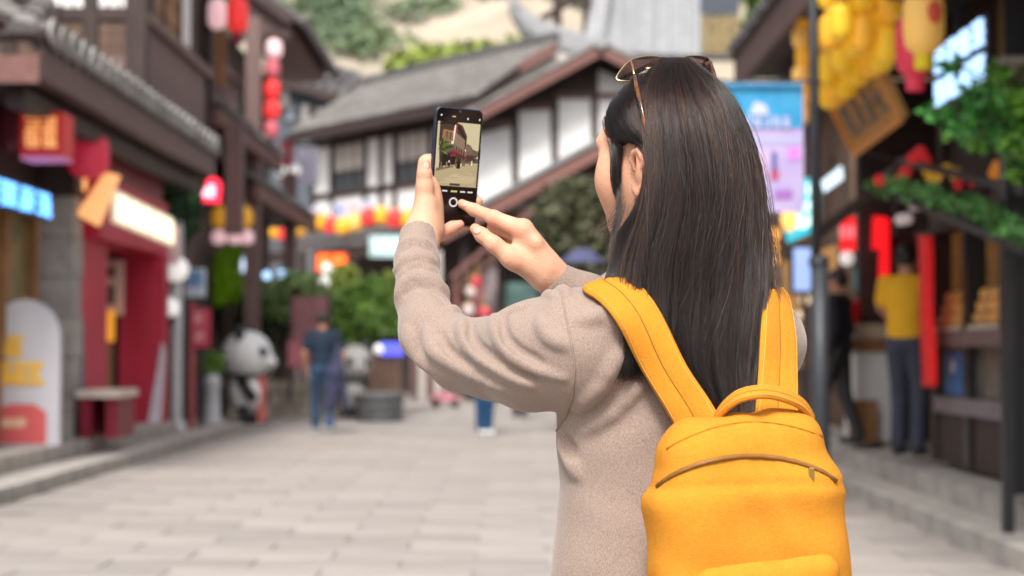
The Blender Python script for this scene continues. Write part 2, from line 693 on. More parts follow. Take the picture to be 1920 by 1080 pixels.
te.lathe([(0.128, 0), (0.128, .03), (0.105, .034), (0.10, .022), (0.03, .026)], (0, 0, 0), 14, M=Matrix.Rotation(math.pi / 2, 3, 'Y'))
te_me = te.mesh('tile_end'); te_me.materials.append(mat('tile_end_grey', (0.34, 0.33, 0.31), .7, .25, 20, island=.2))
dr = MB(); dr.prism([(0, -.10, .02), (0, .10, .02), (0, .08, -.05), (0, 0, -.13), (0, -.08, -.05)], (.02, 0, 0))
dr_me = dr.mesh('drip_tile'); dr_me.materials.append(TILE)
for i in range(24):
    yy = 14.6 + 8.6 * (i + .5) / 24
    place_piece('tile_end', te_me, B1, Matrix.Translation((EX + .115, yy, 3.975 + random.uniform(-.006, .006))))
    place_piece('drip_tile', dr_me, B1, Matrix.Translation((EX + .10, yy + .179, 3.93)))
# upper storey: the board clad bay facing the street
BX = -4.62
zb, zt = 4.30, 5.34
MB().span((-9.2, 21.2, zb), (BX - 0.12, 26.0, 8.4)).build('upper_wall', WOOD_D, B1)
pl = MB().box((0, 0, 0), (0.05, 0.215, zt - zb)).mesh('cladding_plank')
pl.materials.append(WOOD_P)
for i in range(20):
    place_piece('cladding_plank', pl, B1, Matrix.Translation((BX - 0.06 + random.uniform(0, .008), 21.47 + i * 0.222, (zb + zt) / 2)))
MB().span((BX - 0.12, 21.2, zt), (BX + 0.06, 26, zt + 0.13)).build('parapet_rail', WOOD_P, B1)
MB().span((BX - 0.12, 21.2, zb - 0.1), (BX + 0.03, 26, zb + 0.001)).build('bay_sill', WOOD_D, B1)
for yy in (21.25, 25.95):
    MB().span((BX - 0.2, yy - 0.12, zb - 0.1), (BX + 0.05, yy + 0.12, 8.4)).build('post', WOOD_D, B1)
# shutters and white jambs above the parapet
yy = 21.42
for w, m, nm in ((0.42, PLASTER, 'white_jamb'), (0.22, WOOD_D, 'mullion'), (0.62, WOOD_O, 'shutter'), (0.10, WOOD_D, 'mullion'), (0.58, WOOD_O, 'shutter'), (0.42, WOOD_O, 'shutter'),
                 (0.12, WOOD_D, 'mullion'), (0.78, PLASTER, 'white_jamb'), (0.2, WOOD_D, 'mullion')):
    e = MB().span((BX - 0.115, yy, zt + 0.13), (BX - 0.05 + (0.03 if m is WOOD_D else 0), yy + w - 0.012, 7.6)).build(nm, m, B1)
    if nm == 'shutter':
        s = MB()
        for k in range(7):
            s.span((BX - 0.052, yy + 0.06, zt + 0.3 + k * 0.3), (BX - 0.035, yy + w - 0.07, zt + 0.34 + k * 0.3))
        s.build('slat', WOOD_B, e)
    yy += w
# end of the bay facing the camera
YF = 21.2
for px in (20, 172, 262):
    p = at(px, 100, YF)
    MB().span((p[0] - 0.09, YF - 0.10, zb - 0.3), (p[0] + 0.09, YF - 0.002, 8.2)).build('post', WOOD_D, B1)
for pz, hh, m in ((5.40, 0.14, WOOD_D), (4.78, 0.16, WOOD_P), (4.36, 0.12, WOOD_D)):
    MB().span((-7.2, YF - 0.075, pz - hh / 2), (BX - 0.2, YF - 0.003, pz + hh / 2)).build('rail', m, B1)
bp = MB().box((0, 0, 0), (0.16, 0.03, 0.5)).mesh('board')
bp.materials.append(WOOD_B)
for i in range(15):
    place_piece('board', bp, B1, Matrix.Translation((-7.1 + i * 0.165, YF - 0.02, 5.09)))
    place_piece('board', bp, B1, Matrix.Translation((-7.1 + i * 0.165, YF - 0.022, 4.57) ) @ Matrix.Scale(0.7, 4, (0, 0, 1)))
for px0, px1 in ((95, 160), (184, 246)):
    a, c = at(px0, 30, YF), at(px1, 30, YF)
    w_ = MB().span((a[0], YF - 0.03, 5.49), (c[0], YF - 0.004, 6.6)).build('paper_window', PLASTER, B1)
    s = MB()
    for k in range(1, 3):
        xx = a[0] + (c[0] - a[0]) * k / 3
        s.span((xx - 0.012, YF - 0.045, 5.49), (xx + 0.012, YF - 0.031, 6.6))
    s.build('lattice', WOOD_B, w_)
# top roof, mostly above the picture
tile_roof(B1, (-3.7, 20.4, 8.3), (-3.7, 26.4, 8.3), (-6.5, 20.4, 9.8), 0.3, 0.09, TILE_D)
tile_roof(B1, (-9.3, 26.4, 8.3), (-9.3, 20.4, 8.3), (-6.5, 26.4, 9.8), 0.3, 0.09, TILE_D)
# shop window at the far left
W = thing('timber_shop_window', 'wooden shop window with green goods behind glass, under the blue neon sign', 'window', (-4.9, 15.6, 0.3))
MB().span((-4.93, 14.2, 0.32), (-4.86, 17.4, 1.1)).build('base_panel', WOOD_O, W)
MB().span((-4.92, 14.2, 2.55), (-4.82, 17.4, 2.75)).build('head_rail', WOOD_O, W)
for yy in (14.25, 15.3, 16.35, 17.35):
    MB().span((-4.925, yy - 0.06, 1.1), (-4.83, yy + 0.06, 2.55)).build('stile', WOOD_O, W)
MB().span((-4.93, 14.3, 1.1), (-4.915, 17.3, 2.55)).build('pane', mat('green_goods_glass', (0.10, 0.13, 0.05), 0.2, 0.5, 2.5, col2=(0.30, 0.20, 0.08)), W)  # green and brown mottling for the goods inside
# stone pillar next to it
P = thing('stone_pillar', 'pale stone pillar between the shop window and the red entrance', 'pillar', (-4.72, 17.9, 0.3))
for i in range(6):
    MB().span((-4.92, 17.72, 0.302 + i * 0.42), (-4.55 - (i % 2) * 0.01, 18.08, 0.302 + i * 0.42 + 0.41)).build('stone', STONE, P)
MB().span((-4.94, 17.7, 2.822), (-4.54, 18.1, 3.5)).build('capital', WOOD_D, P)
# blue neon sign
def neon(name, label, a, b_, h, n, m, back, seed, thick=0.03, tall=(0, 0, 1), rows=1, cat='sign', depth=0.05, group=None):
    """glowing strokes on a backing board; a and b_ are the lower corners"""
    a, b_, v = Vector(a), Vector(b_), Vector(tall).normalized()
    u = (b_ - a)
    L = u.length
    un = u.normalized()
    nn = un.cross(v)
    o = thing(name, label, cat, a, group=group)
    MB().prism([a - nn * depth, b_ - nn * depth, b_ - nn * depth + v * h, a - nn * depth + v * h], nn * (depth * 0.7)).build('backing', back, o)
    hh = h / rows
    for r in range(rows):
        for i in range(n):
            g_ = MB()
            glyph_strokes(g_, a + un * (L * (i + 0.08) / n) + v * (hh * (rows - 1 - r) + hh * 0.11), un, v, L / n * 0.84, hh * 0.78, thick, seed + i + 10 * r, 0.03)
            g_.build('character', m, o)
    return o


NEON_B = glow('blue_neon', (0.13, 0.42, 1.0), 1.5)
NEON_W = glow('white_neon', (0.42, 0.66, 1.0), 1.0)
NEON_C = glow('cream_neon', (1.0, 0.86, 0.62), 0.9)
NEON_O = glow('orange_neon', (1.0, 0.12, 0.02), 2.0)
NEON_T = glow('turquoise_neon', (0.02, 0.36, 0.46), 0.7, (0.05, .3, .35))
NEON_P = glow('violet_screen', (0.10, 0.11, 0.8), 0.8)
NEON_R = glow('red_neon', (1.0, 0.03, 0.07), 1.2)
NEON_PK = glow('pink_neon', (1.0, 0.55, 0.72), 1.2)
WARM = glow('warm_lamp_paper', (1.0, 0.42, 0.14), 0.45, (0.8, 0.5, 0.25))
WARM_W = glow('white_globe_glass', (1.0, 0.96, 0.9), 0.25, (0.85, 0.85, 0.85))
RED_L = glow('lit_red_lantern_paper', (1.0, 0.03, 0.03), 0.22, (0.75, 0.05, 0.05))
RED_DL = glow('dim_red_lantern_paper', (0.8, 0.02, 0.05), 0.12, (0.55, 0.05, 0.09))
PINK_L = glow('pale_pink_lantern_paper', (1.0, 0.62, 0.66), 0.25, (0.8, 0.55, 0.58))
YEL_L = glow('yellow_lantern_paper', (1.0, 0.42, 0.02), 0.10, (0.82, 0.43, 0.035))
YEL_P = glow('pale_yellow_lantern_paper', (1.0, 0.50, 0.10), 0.10, (0.85, 0.52, 0.14))

neon('neon_sign', 'blue glowing neon sign above the wooden shop window', (-4.62, 13.6, 2.50), (-4.62, 17.1, 2.50), 0.30, 6, NEON_B, DARK, 3, 0.035)
# red cube sign
c = at(88, 255, 15.8)
o = thing('cube_sign', 'red box lantern sign with gold characters hanging under the left eave', 'sign', c)
s = 0.40
MB().box(c, (s, s, s)).build('box', mat('sign_red', (0.55, 0.02, 0.03), 0.4, 0.15, 4, emit=(0.9, 0.02, 0.02), estr=0.06), o, bevel=0.01)
MB().box(Vector(c) - Vector((0, 0, s / 2 + 0.02)), (s * 0.96, s * 0.96, 0.03)).build('bottom_light', glow('lilac_light', (0.6, 0.2, 0.4), 0.25), o)
for i, (dx, dz) in enumerate(((-.9, 0.0), (0.03, 0.0), (-.9, -.9), (0.03, -.9))):
    q = MB(); glyph_strokes(q, (c[0] + dx * 0.17, c[1] - s / 2 - 0.012, c[2] + 0.005 + dz * 0.16), (1, 0, 0), (0, 0, 1), 0.15, 0.15, 0.022, 20 + i, 0.02)
    q.build('character', glow('gold_lit', (1.0, 0.42, 0.12), 0.3, (0.8, 0.5, 0.2)), o)
MB().bar((c[0], c[1], c[2] + s / 2), (c[0], c[1], 3.52), 0.02).build('hanger', METAL_D, o)
make_lantern(at(166, 292, 17.6), 0.22, 0.46, RED_DL, 'deep crimson round lantern behind the red box sign', cord=0.2)
make_lantern(at(14, 235, 16.2), 0.10, 0.5, mat('maroon_lantern_paper', (.16, .02, .035), .6, .2, 5), 'dull red lantern cut by the left picture edge beside the cube sign', cord=0.2)

# red entrance
E = thing('red_entrance', 'crimson painted shop entrance with a deep portal beside the stone pillar', 'portal', (-4.8, 20, 0.3))
MB().span((-5.05, 18.15, 0.302), (-4.58, 19.3, 2.62)).build('left_post', RED_P, E)
MB().prism([at(158, 812, 18.12), at(130, 812, 18.12), at(150, 600, 18.12), at(158, 600, 18.12)], (0, -0.04, 0)).build('blue_grey_strip', mat('blue_grey_board', (0.16, 0.22, 0.25), 0.6, 0.2, 3), E)
MB().span((-4.95, 21.5, 0.302), (-4.38, 21.75, 2.42)).build('right_jamb', RED_P, E)
MB().span((-5.25, 18.3, 2.42), (-4.42, 21.85, 3.08)).build('lintel', RED_P, E)
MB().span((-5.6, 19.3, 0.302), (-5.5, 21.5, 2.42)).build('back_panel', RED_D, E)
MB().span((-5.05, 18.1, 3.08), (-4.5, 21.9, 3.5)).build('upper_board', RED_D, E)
neon('lit_shop_sign', 'cream glowing shop sign on the crimson lintel', (-4.36, 18.75, 2.62), (-4.36, 22.0, 2.55), 0.36, 5, NEON_C, mat('cream_board', (0.75, 0.68, 0.5), 0.5, 0.1, 3, emit=(1.0, 0.88, 0.65), estr=0.25), 40, 0.05)
# things in the entrance
o = thing('menu_board', 'pinkish menu board with dark pictures inside the red entrance', 'board', at(210, 540, 20.9))
a, c = at(188, 592, 20.9), at(232, 488, 20.9)
MB().span((a[0], 20.88, a[2]), (c[0], 20.93, c[2])).build('board', mat('salmon_board', (0.72, 0.50, 0.42), 0.6, 0.1, 3), o)
for k, (y0, y1) in enumerate(((500, 520), (535, 570))):
    a, c = at(193, y1, 20.86), at(215, y0, 20.86)
    MB().span((a[0], 20.86, a[2]), (c[0], 20.879, c[2])).build('picture', mat('menu_picture', (0.12, 0.09, 0.08), 0.6, 0.4, 6), o)
o = thing('gold_sign', 'amber lit hanging sign below the menu board', 'sign', at(198, 610, 20.7))
a, c = at(184, 640, 20.7), at(214, 582, 20.7)
MB().span((a[0], 20.66, a[2]), (c[0], 20.72, c[2])).build('face', glow('amber_face', (1.0, 0.36, 0.02), 0.3, (0.8, 0.4, 0.05)), o)
a, c = at(186, 634, 20.65), at(200, 606, 20.65)
MB().span((a[0], 20.645, a[2]), (c[0], 20.658, c[2])).build('picture', WHITE, o)
MB().bar(at(205, 640, 20.75), (at(205, 640, 20.75)[0], 20.75, 0.31), 0.07).build('stand', WOOD_O, o)
o = thing('counter_stall', 'small crimson stall counter with a pale top at the entrance', 'stall', (-4.65, 19.0, 0.3))
a, c = at(160, 742, 18.0), at(240, 725, 18.0)
MB().span((a[0], 17.6, 0.72), (c[0], 18.5, 0.80)).build('top', mat('cream_top', (0.7, 0.6, 0.52), 0.5, 0.1, 5), o)
for x0, x1 in ((a[0] + .03, a[0] + 0.15), (c[0] - .15, c[0] - 0.03)):
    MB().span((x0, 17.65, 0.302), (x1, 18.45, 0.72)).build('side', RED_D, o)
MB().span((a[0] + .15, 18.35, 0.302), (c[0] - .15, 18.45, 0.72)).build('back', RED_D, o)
# orange lamps on the entrance
o = thing('tapered_lamp', 'large orange glowing tapered lamp leaning above the crimson post', 'lamp', at(180, 380, 17.9))
q = [at(142, 402, 17.9), at(183, 424, 17.9), at(223, 328, 17.9), at(196, 322, 17.9)]
MB().prism(q, (0, 0.10, 0)).build('shade', WARM, o, bevel=0.01)
MB().bar(at(120, 450, 17.95), at(200, 330, 17.95), 0.06).build('strut', WOOD_D, o)
o = thing('small_lamp', 'small orange wall lamp left of the tapered lamp', 'lamp', at(150, 342, 18.05))
MB().lathe([(0.05, -0.10), (0.075, -0.06), (0.08, 0.06), (0.05, 0.10)], at(150, 342, 18.05), 12).build('shade', WARM, o, smooth=True)
MB().bar(at(150, 326, 18.05), at(150, 300, 18.15), 0.02).build('bracket', METAL_D, o)
# arched advert board
o = thing('advert_board', 'white arched advert board with yellow print and red foot on the left step', 'signboard', at(45, 830, 16.3))
c0 = at(45, 690, 16.3)
zb0, w2 = 0.302, 0.34
pts = [(c0[0] - w2, 16.3, zb0), (c0[0] + w2, 16.3, zb0)]
zc = 1.30
for k in range(13):
    a = math.pi * k / 12
    pts.append((c0[0] + w2 * math.cos(a), 16.3, zc + 0.40 * math.sin(a)))
MB().prism(pts, (0, 0.09, 0)).build('panel', mat('print_white', (0.56, 0.55, 0.60), 0.5, 0.06, 2), o)
MB().prism([(c0[0] - w2, 16.296, zb0 + .02), (c0[0] + w2 - .12, 16.296, zb0 + .02), (c0[0] + w2 - .12, 16.296, 0.62), (c0[0] + .1, 16.296, 0.70), (c0[0] - .1, 16.296, 0.70), (c0[0] - w2, 16.296, 0.64)], (0, -0.004, 0)).build('red_print', mat('print_red', (0.65, 0.12, 0.12), 0.5, 0.1, 3), o)
q = MB()
for (x, z, w, h) in ((-.2, 1.25, .22, .2), (-.28, 0.98, .5, .22)):
    glyph_strokes(q, (c0[0] + x, 16.29, z - .1), (1, 0, 0), (0, 0, 1), w, h, 0.055, int(z * 100), 0.006)
q.build('yellow_print', mat('print_yellow', (0.85, 0.5, 0.08), 0.5, 0.1, 3), o)
q = MB(); glyph_strokes(q, (c0[0] - .3, 16.291, 0.48), (1, 0, 0), (0, 0, 1), 0.34, 0.08, 0.02, 5, 0.006); q.build('small_print', mat('print_cream', (0.8, 0.6, 0.4), 0.5), o)
MB().span((c0[0] - .2, 16.4, 0.302), (c0[0] + .2, 16.7, 0.34)).build('foot', WHITE, o)

# ================================================================== LEFT: second timber house
B2 = thing('tall_timber_house', 'dark plum timber house with hanging lanterns behind the shop house', 'building', (-5.6, 31, 0))
MB().span((-10, 26.6, 0), (-5.4, 38, 7.2)).build('wall', WOOD_D, B2)
MB().span((-10, 26.4, 2.2), (-5.0, 26.55, 3.6)).build('panel_wall', mat('grey_brown_wall', (0.16, 0.13, 0.12), 0.8, 0.3, 2), B2)
for (Y, px, z0, z1) in ((30.6, 475, 0.0, 7.2), (26.4, 440, 3.0, 4.7), (36.5, 545, 0, 5)):
    p = at(px, 300, Y)
    MB().span((p[0] - 0.13, Y - 0.13, z0), (p[0] + 0.13, Y + 0.13, z1)).build('post', WOOD_P, B2)
MB().span((-4.60, 26.0, 4.66), (-4.48, 33.2, 4.90)).build('fascia', WOOD_R, B2)
tile_roof(B2, (-4.45, 26.0, 4.94), (-4.45, 33.2, 4.94), (-5.4, 26.0, 5.5), 0.27, 0.10, TILE)
MB().span((-4.62, 30.2, 3.90), (-4.5, 39.2, 4.15)).build('lower_fascia', WOOD_R, B2)
MB().span((-5.6, 30.2, 4.0), (-4.6, 39.2, 4.06)).build('lower_soffit', WOOD_D, B2)
tile_roof(B2, (-4.47, 30.2, 4.19), (-4.47, 39.2, 4.19), (-5.5, 30.2, 4.7), 0.25, 0.085, TILE)
# gable end over the top, its dark barge boards
gp = [at(455, -25, 32.5), at(545, 42, 32.5), at(545, 62, 32.5), at(455, 62, 32.5)]
MB().prism(gp, (0, 6, 0)).build('gable', WOOD_P, B2)
MB().bar(at(440, -40, 32.3), at(549, 40, 32.3), 0.2, 0.22, up=(0, 1, 0)).build('barge_board', WOOD_D, B2)
MB().bar(at(400, 66, 32.35), at(545, 66, 32.35), 0.18).build('tie_beam', WOOD_D, B2)
tile_roof(B2, (-3.95, 32.2, 7.4), (-3.95, 39, 7.4), (-6.0, 32.2, 8.9), 0.3, 0.1, TILE_D)
# balcony railing and pale windows
MB().span((-5.38, 27, 5.5), (-5.3, 30.4, 6.4)).build('window', PLASTER_W, B2)
for k in range(8):
    MB().span((-4.98, 26.9 + k * 0.5, 5.3), (-4.92, 26.96 + k * 0.5, 6.0)).build('baluster', WOOD_P, B2)
MB().span((-5.0, 26.8, 6.0), (-4.9, 31, 6.1)).build('handrail', WOOD_P, B2)
b_ = MB(); a = at(392, 160, 26.6); c = at(424, 60, 26.6)
b_.span((a[0], 26.56, a[2]), (c[0], 26.6, c[2])).build('wooden_sign', WOOD_O, B2)

make_lantern(at(407, 26, 25.6), 0.145, 0.46, PINK_L, 'pale pink lantern beside the bright red one at the top left', capm=RED_D)
make_lantern(at(445, 28, 25.2), 0.165, 0.54, RED_L, 'bright red lantern hung above the second house', tassel=0.12, capm=RED_D)
for k in range(5):
    py = 92 + k * 38
    make_lantern(at(510 + (k == 0) * 4 - (k == 4) * 3, py, 31), 0.155, 0.34, PINK_L if k in (0,) else RED_L if k in (2, 3) else mat('rose_lantern_paper', (0.70, 0.16, 0.2), 0.6, 0.15, 5),
                 '%s of the five red lanterns strung down the corner of the tall house' % ('topmost', 'second from top', 'middle one', 'fourth from top', 'lowest')[k],
                 group='red lanterns strung down the house corner', capm=RED_D, cord=0.14)
# heart sign
o = thing('heart_sign', 'red glowing heart shaped sign with a pink centre', 'sign', at(393, 362, 25.4))
def heart(c, s, Y):
    p = []
    for k in range(24):
        a = 2 * math.pi * k / 24
        x = 16 * math.sin(a) ** 3; z = 13 * math.cos(a) - 5 * math.cos(2 * a) - 2 * math.cos(3 * a) - math.cos(4 * a)
        x, z = x * .76 - z * .65, z * .76 + x * .65
        p.append((c[0] + x * s / 32, Y, c[2] + z * s / 32))
    return p
hc = at(393, 360, 25.4)
MB().prism(heart(hc, 0.44, 25.4), (0, 0.09, 0)).build('rim', NEON_R, o)
MB().prism(heart(hc, 0.22, 25.39), (0, -0.03, 0)).build('centre', NEON_PK, o)
MB().bar((hc[0], 25.45, hc[2] + .15), (hc[0], 25.45, 3.52), 0.025).build('hanger', METAL_D, o)
for k, px in enumerate((412, 432, 458)):
    make_lantern(at(px, 408 - (k == 1) * 6, 29.0), 0.15, 0.34, YEL_L, 'amber lantern %s under the eave of the tall house' % ('leftmost of three', 'in the middle of three', 'rightmost of three')[k], group='amber lanterns under the eave')
for k, px in enumerate((410, 440, 462)):
    make_lantern(at(px, 445, 30.0), 0.13, 0.24, PINK_L, 'dusty pink lantern below the amber ones, %s' % ('left', 'centre', 'right')[k], group='dusty pink lanterns')
tr = thing('corner_shrub', 'dark green climbing shrub between the red entrance and the heart sign', 'shrub', (-5.0, 24.6, 0.15))
leaves('foliage', [(at(340, 365, 24.6), (.3, .4, .45)), (at(330, 410, 24.6), (.35, .4, .4)), (at(352, 335, 24.6), (.2, .4, .25))], 1300, 0.09, LEAF_D, tr, 11)
MB().tube([(-5.0, 24.6, 0.15), (-4.95, 24.6, 1.8), (-4.85, 24.6, 3.1)], [0.06, 0.05, 0.03], 6).build('stem', BARK, tr)
# globe lamps on a pale pole
o = thing('globe_lamp', 'pale grey pole with white round globes beside the red entrance', 'street lamp', (at(328, 780, 22.4)[0], 22.4, 0.15))
p = at(330, 780, 22.4)
MB().tube([(p[0], 22.4, 0.15), (p[0], 22.4, 2.9)], 0.075, 10).build('pole', METAL_L, o)
MB().lathe([(0.13, 0), (0.13, 0.08), (0.09, 0.14)], (p[0], 22.4, 0.15), 12).build('base', METAL_L, o)
MB().ball(at(330, 505, 22.4), 0.17).build('globe', WARM_W, o, smooth=True)
MB().ball(at(318, 578, 22.3), 0.13).build('globe', WARM_W, o, smooth=True)
MB().bar(at(330, 540, 22.4), at(318, 560, 22.3), 0.05).build('arm', METAL_L, o)
MB().lathe([(.05, 0), (.09, .1), (.05, .2)], at(318, 612, 22.3), 10).build('fitting', BLACK, o)
o = thing('pink_banner', 'pale pink narrow banner above the globe lamp', 'banner', at(322, 455, 22.0))
a, c = at(313, 495, 22.0), at(335, 420, 22.0)
MB().span((a[0], 22.0, a[2]), (c[0], 22.03, c[2])).build('cloth', mat('pale_pink_cloth', (0.80, 0.55, 0.57), 0.7, 0.2, 4), o)
MB().span((a[0] - .08, 22.0, a[2] + .0), (a[0] - .01, 22.03, c[2] - .3)).build('red_edge', mat('banner_red', (0.75, 0.03, 0.03), 0.6), o)
MB().bar((a[0] - .1, 22.015, c[2]), (c[0] + .05, 22.015, c[2]), .03).build('rod', METAL_D, o)
o = thing('hanging_cloth', 'narrow white leaning cloth strip along the red entrance jamb', 'cloth', at(295, 790, 21.9))
MB().prism([at(278, 792, 21.45), at(302, 792, 21.45), at(312, 660, 21.45), at(304, 640, 21.45)], (0, -0.02, 0)).build('cloth', mat('lilac_white_cloth', (0.66, 0.62, 0.70), 0.7, 0.15, 4), o)
o = thing('blue_sign', 'small blue and white round topped sign beside the globe lamp', 'sign', at(366, 530, 23.5))
a, c = at(347, 557, 23.5), at(385, 503, 23.5)
MB().span((a[0], 23.5, a[2]), (c[0], 23.55, c[2])).build('plate', mat('sign_pale_blue', (0.62, 0.70, 0.80), 0.5, 0.1, 4), o, bevel=.015)
MB().span((a[0] + .04, 23.48, a[2] + .15), (c[0] - .04, 23.499, c[2] - .04)).build('emblem', mat('sign_blue', (0.18, 0.33, 0.62), 0.5, 0.2, 8), o)
MB().bar((c[0] - .05, 23.53, a[2]), (c[0] - .05, 23.53, 0.15), 0.05).build('post', METAL_D, o)
o = thing('red_sign_post', 'red sign post with a red plate near the panda statue', 'sign', (at(358, 795, 23.0)[0], 23.0, 0.15))
p = at(360, 790, 23.0)
MB().bar((p[0], 23.0, 0.15), (p[0], 23.0, at(358, 565, 23)[2]), 0.07).build('post', mat('post_red', (0.42, 0.09, 0.10), 0.5, 0.2, 4), o)
a, c = at(357, 652, 22.95), at(395, 578, 22.95)
MB().span((a[0], 22.93, a[2]), (c[0], 22.96, c[2])).build('plate', mat('plate_red', (0.52, 0.05, 0.09), 0.5, 0.2, 4), o)
for k in range(2):
    q = MB(); glyph_strokes(q, (a[0] + .04, 22.92, a[2] + .08 + k * .24), (1, 0, 0), (0, 0, 1), .16, .16, .022, 60 + k, .01)
    q.build('character', mat('pink_print', (0.75, 0.35, 0.4), 0.5), o)
o = thing('grey_bollard', 'pale grey tapered stone bollard in front of the panda statue', 'bollard', (at(398, 793, 25)[0], 25, 0))
p = at(398, 790, 25)
MB().lathe([(0.18, 0), (0.18, 0.1), (0.12, 0.16), (0.10, 0.62), (0.13, 0.7), (0.08, 0.82)], (p[0], 25, 0.03), 12).build('body', METAL_L, o, smooth=True)
MB().lathe([(0.2, 0), (0.2, .05), (.15, .06)], (p[0], 25, 0.031), 12).build('base', STONE, o)

# ================================================================== statues of pandas
def panda(name, label, x, y, rz, s, w=None):
    o = thing(name, label, 'statue', (x, y, 0.03), rz)
    w, k = w or WHITE, BLACK
    M = Matrix.Identity(3)
    bd = MB(); bd.ball((0, 0, 0.44 * s), (0.27 * s, 0.25 * s, 0.34 * s)); bd.build('torso', w, o, smooth=True, local=True)
    hd = MB(); hd.ball((0, 0, 1.04 * s), (0.39 * s, 0.37 * s, 0.37 * s), 20, 14)
    h = hd.build('head', w, o, smooth=True, local=True)
    mz = MB(); mz.ball((0.35 * s, 0, 0.94 * s), (0.14 * s, 0.15 * s, 0.11 * s)); mz.build('muzzle', w, o, smooth=True, local=True)
    q = MB(); q.ball((0.48 * s, 0, 0.98 * s), 0.035 * s); q.build('nose', k, o, smooth=True, local=True)
    for sg in (-1, 1):
        q = MB(); q.ball((-0.02 * s, sg * 0.24 * s, 1.36 * s), (0.07 * s, 0.12 * s, 0.14 * s)); q.build('ear', k, o, smooth=True, local=True)
        q = MB(); q.ball((0.30 * s, sg * 0.17 * s, 1.08 * s), (0.10 * s, 0.07 * s, 0.09 * s)); q.build('eye_patch', k, o, smooth=True, local=True)
        q = MB(); q.tube([(0, sg * 0.2 * s, 0.66 * s), (0.12 * s, sg * 0.29 * s, 0.5 * s), (0.22 * s, sg * 0.24 * s, 0.36 * s)], [0.09 * s, 0.085 * s, 0.08 * s], 10); q.build('arm', k, o, smooth=True, local=True)
        q = MB(); q.tube([(0, sg * 0.13 * s, 0.24 * s), (0.06 * s, sg * 0.16 * s, 0.10 * s), (0.17 * s, sg * 0.17 * s, 0.07 * s)], [0.11 * s, 0.10 * s, 0.08 * s], 10); q.build('leg', k, o, smooth=True, local=True)
    q = MB(); q.tube([(0, 0, 0.70 * s), (0, 0, 0.75 * s)], [0.24 * s, 0.23 * s], 14); q.build('collar', k, o, local=True)
    q = MB(); q.lathe([(0.36 * s, 0), (0.36 * s, 0.04), (0.33 * s, 0.05)], (0, 0, -0.02), 18); q.build('base', BLACK, o, local=True)
    return o


p = on_z(462, 793, 0.03)
PD = panda('panda_statue', 'large white panda statue in profile beside the walking man', p[0], p[1], R(-12), 1.06)
o = MB(); q = at(492, 795, p[1]);
o.span((q[0] - 0.07, p[1] - .12, 0.06), (q[0] + 0.07, p[1] - 0.08, at(492, 705, p[1])[2])).build('red_apron', mat('coral_panel', (0.68, 0.18, 0.15), 0.5, 0.2, 4), PD)
p = on_z(668, 752, 0.03)
panda('panda_statue', 'smaller greyish panda statue behind the walking man, by the tub', at(664, 750, 30)[0], 30, R(-70), 0.90, mat('greyish_white', (.42, .41, .39), .6, .25, 3))  # greyer mottled white for this statue

# ================================================================== planting in the middle of the street
PB = thing('stone_planter', 'low beige stone planter wall behind the panda statue and the walking man', 'planter', (-3.7, 30.8, 0))
i = 0
for row in range(3):
    x = at(430, 700, 30.6)[0] + (0.2 if row % 2 else 0)
    while x < at(650, 700, 30.6)[0]:
        w = random.uniform(0.34, 0.5)
        MB().box((x + w / 2, 30.6 + random.uniform(-.015, .015), 0.12 + row * 0.22), (w - 0.02, 0.3, 0.2)).build('stone', STONE_B, PB)
        x += w
MB().span((at(425, 700, 30.6)[0], 30.76, 0.02), (at(655, 700, 30.6)[0], 32.4, 0.55)).build('soil', mat('planter_soil', (0.07, 0.05, 0.035), 0.9, 0.3, 6), PB)


def shrub(label, blobs, n, size, m, base, seed, name='shrub', cat='shrub'):
    o = thing(name, label, cat, base)
    bl = [(at(px, py, Y), (rx, ry, rz)) for px, py, Y, rx, ry, rz in blobs]
    leaves('foliage', bl, n, size, m, o, seed)
    b = MB()
    for q, _ in bl[:6]:
        b.tube([base, ((base[0] + q[0]) / 2 + .05, (base[1] + q[1]) / 2, base[2] + (q[2] - base[2]) * 0.55), q], [0.05, 0.04, 0.015], 6)
    b.build('stem', BARK, o)
    return o


shrub('broad rounded green shrub to the right of the walking man', [(690, 590, 31, .55, .5, .42), (655, 570, 31, .4, .4, .35), (725, 610, 31, .4, .4, .35), (700, 545, 31, .35, .35, .3), (640, 610, 31, .3, .3, .3), (672, 625, 31, .4, .35, .25)],
      4200, 0.085, LEAF, (at(690, 700, 31)[0], 31, 0.5), 21)
shrub('feathery light green shrub in front of the white lights', [(500, 555, 31.5, .5, .5, .28), (455, 560, 31.5, .4, .4, .28), (560, 535, 31.5, .5, .4, .3), (590, 565, 31.5, .4, .4, .3), (530, 585, 31.5, .5, .4, .2)],
      3600, 0.075, mat('fresh_leaf', (0.19, 0.28, 0.09), 0.5, 0.3, 3, island=0.4), (at(520, 690, 31.5)[0], 31.5, 0.5), 22)
shrub('dark green undergrowth shrub behind the panda head', [(430, 600, 32, .4, .4, .35), (475, 590, 32, .5, .4, .3), (540, 620, 32, .5, .4, .3), (510, 650, 32, .5, .3, .3), (590, 650, 32, .5, .3, .3)], 3000, 0.08, LEAF_D, (at(480, 700, 32)[0], 32, 0.5), 23)
shrub('bright green low plant left of the panda statue', [(392, 690, 26, .22, .25, .16), (404, 675, 26, .16, .2, .14), (380, 680, 26, .15, .2, .13)], 900, 0.06, mat('lime_leaf', (0.13, 0.24, 0.03), 0.5, 0.3, 3, island=0.4), (at(392, 730, 26)[0], 26, 0.1), 24)
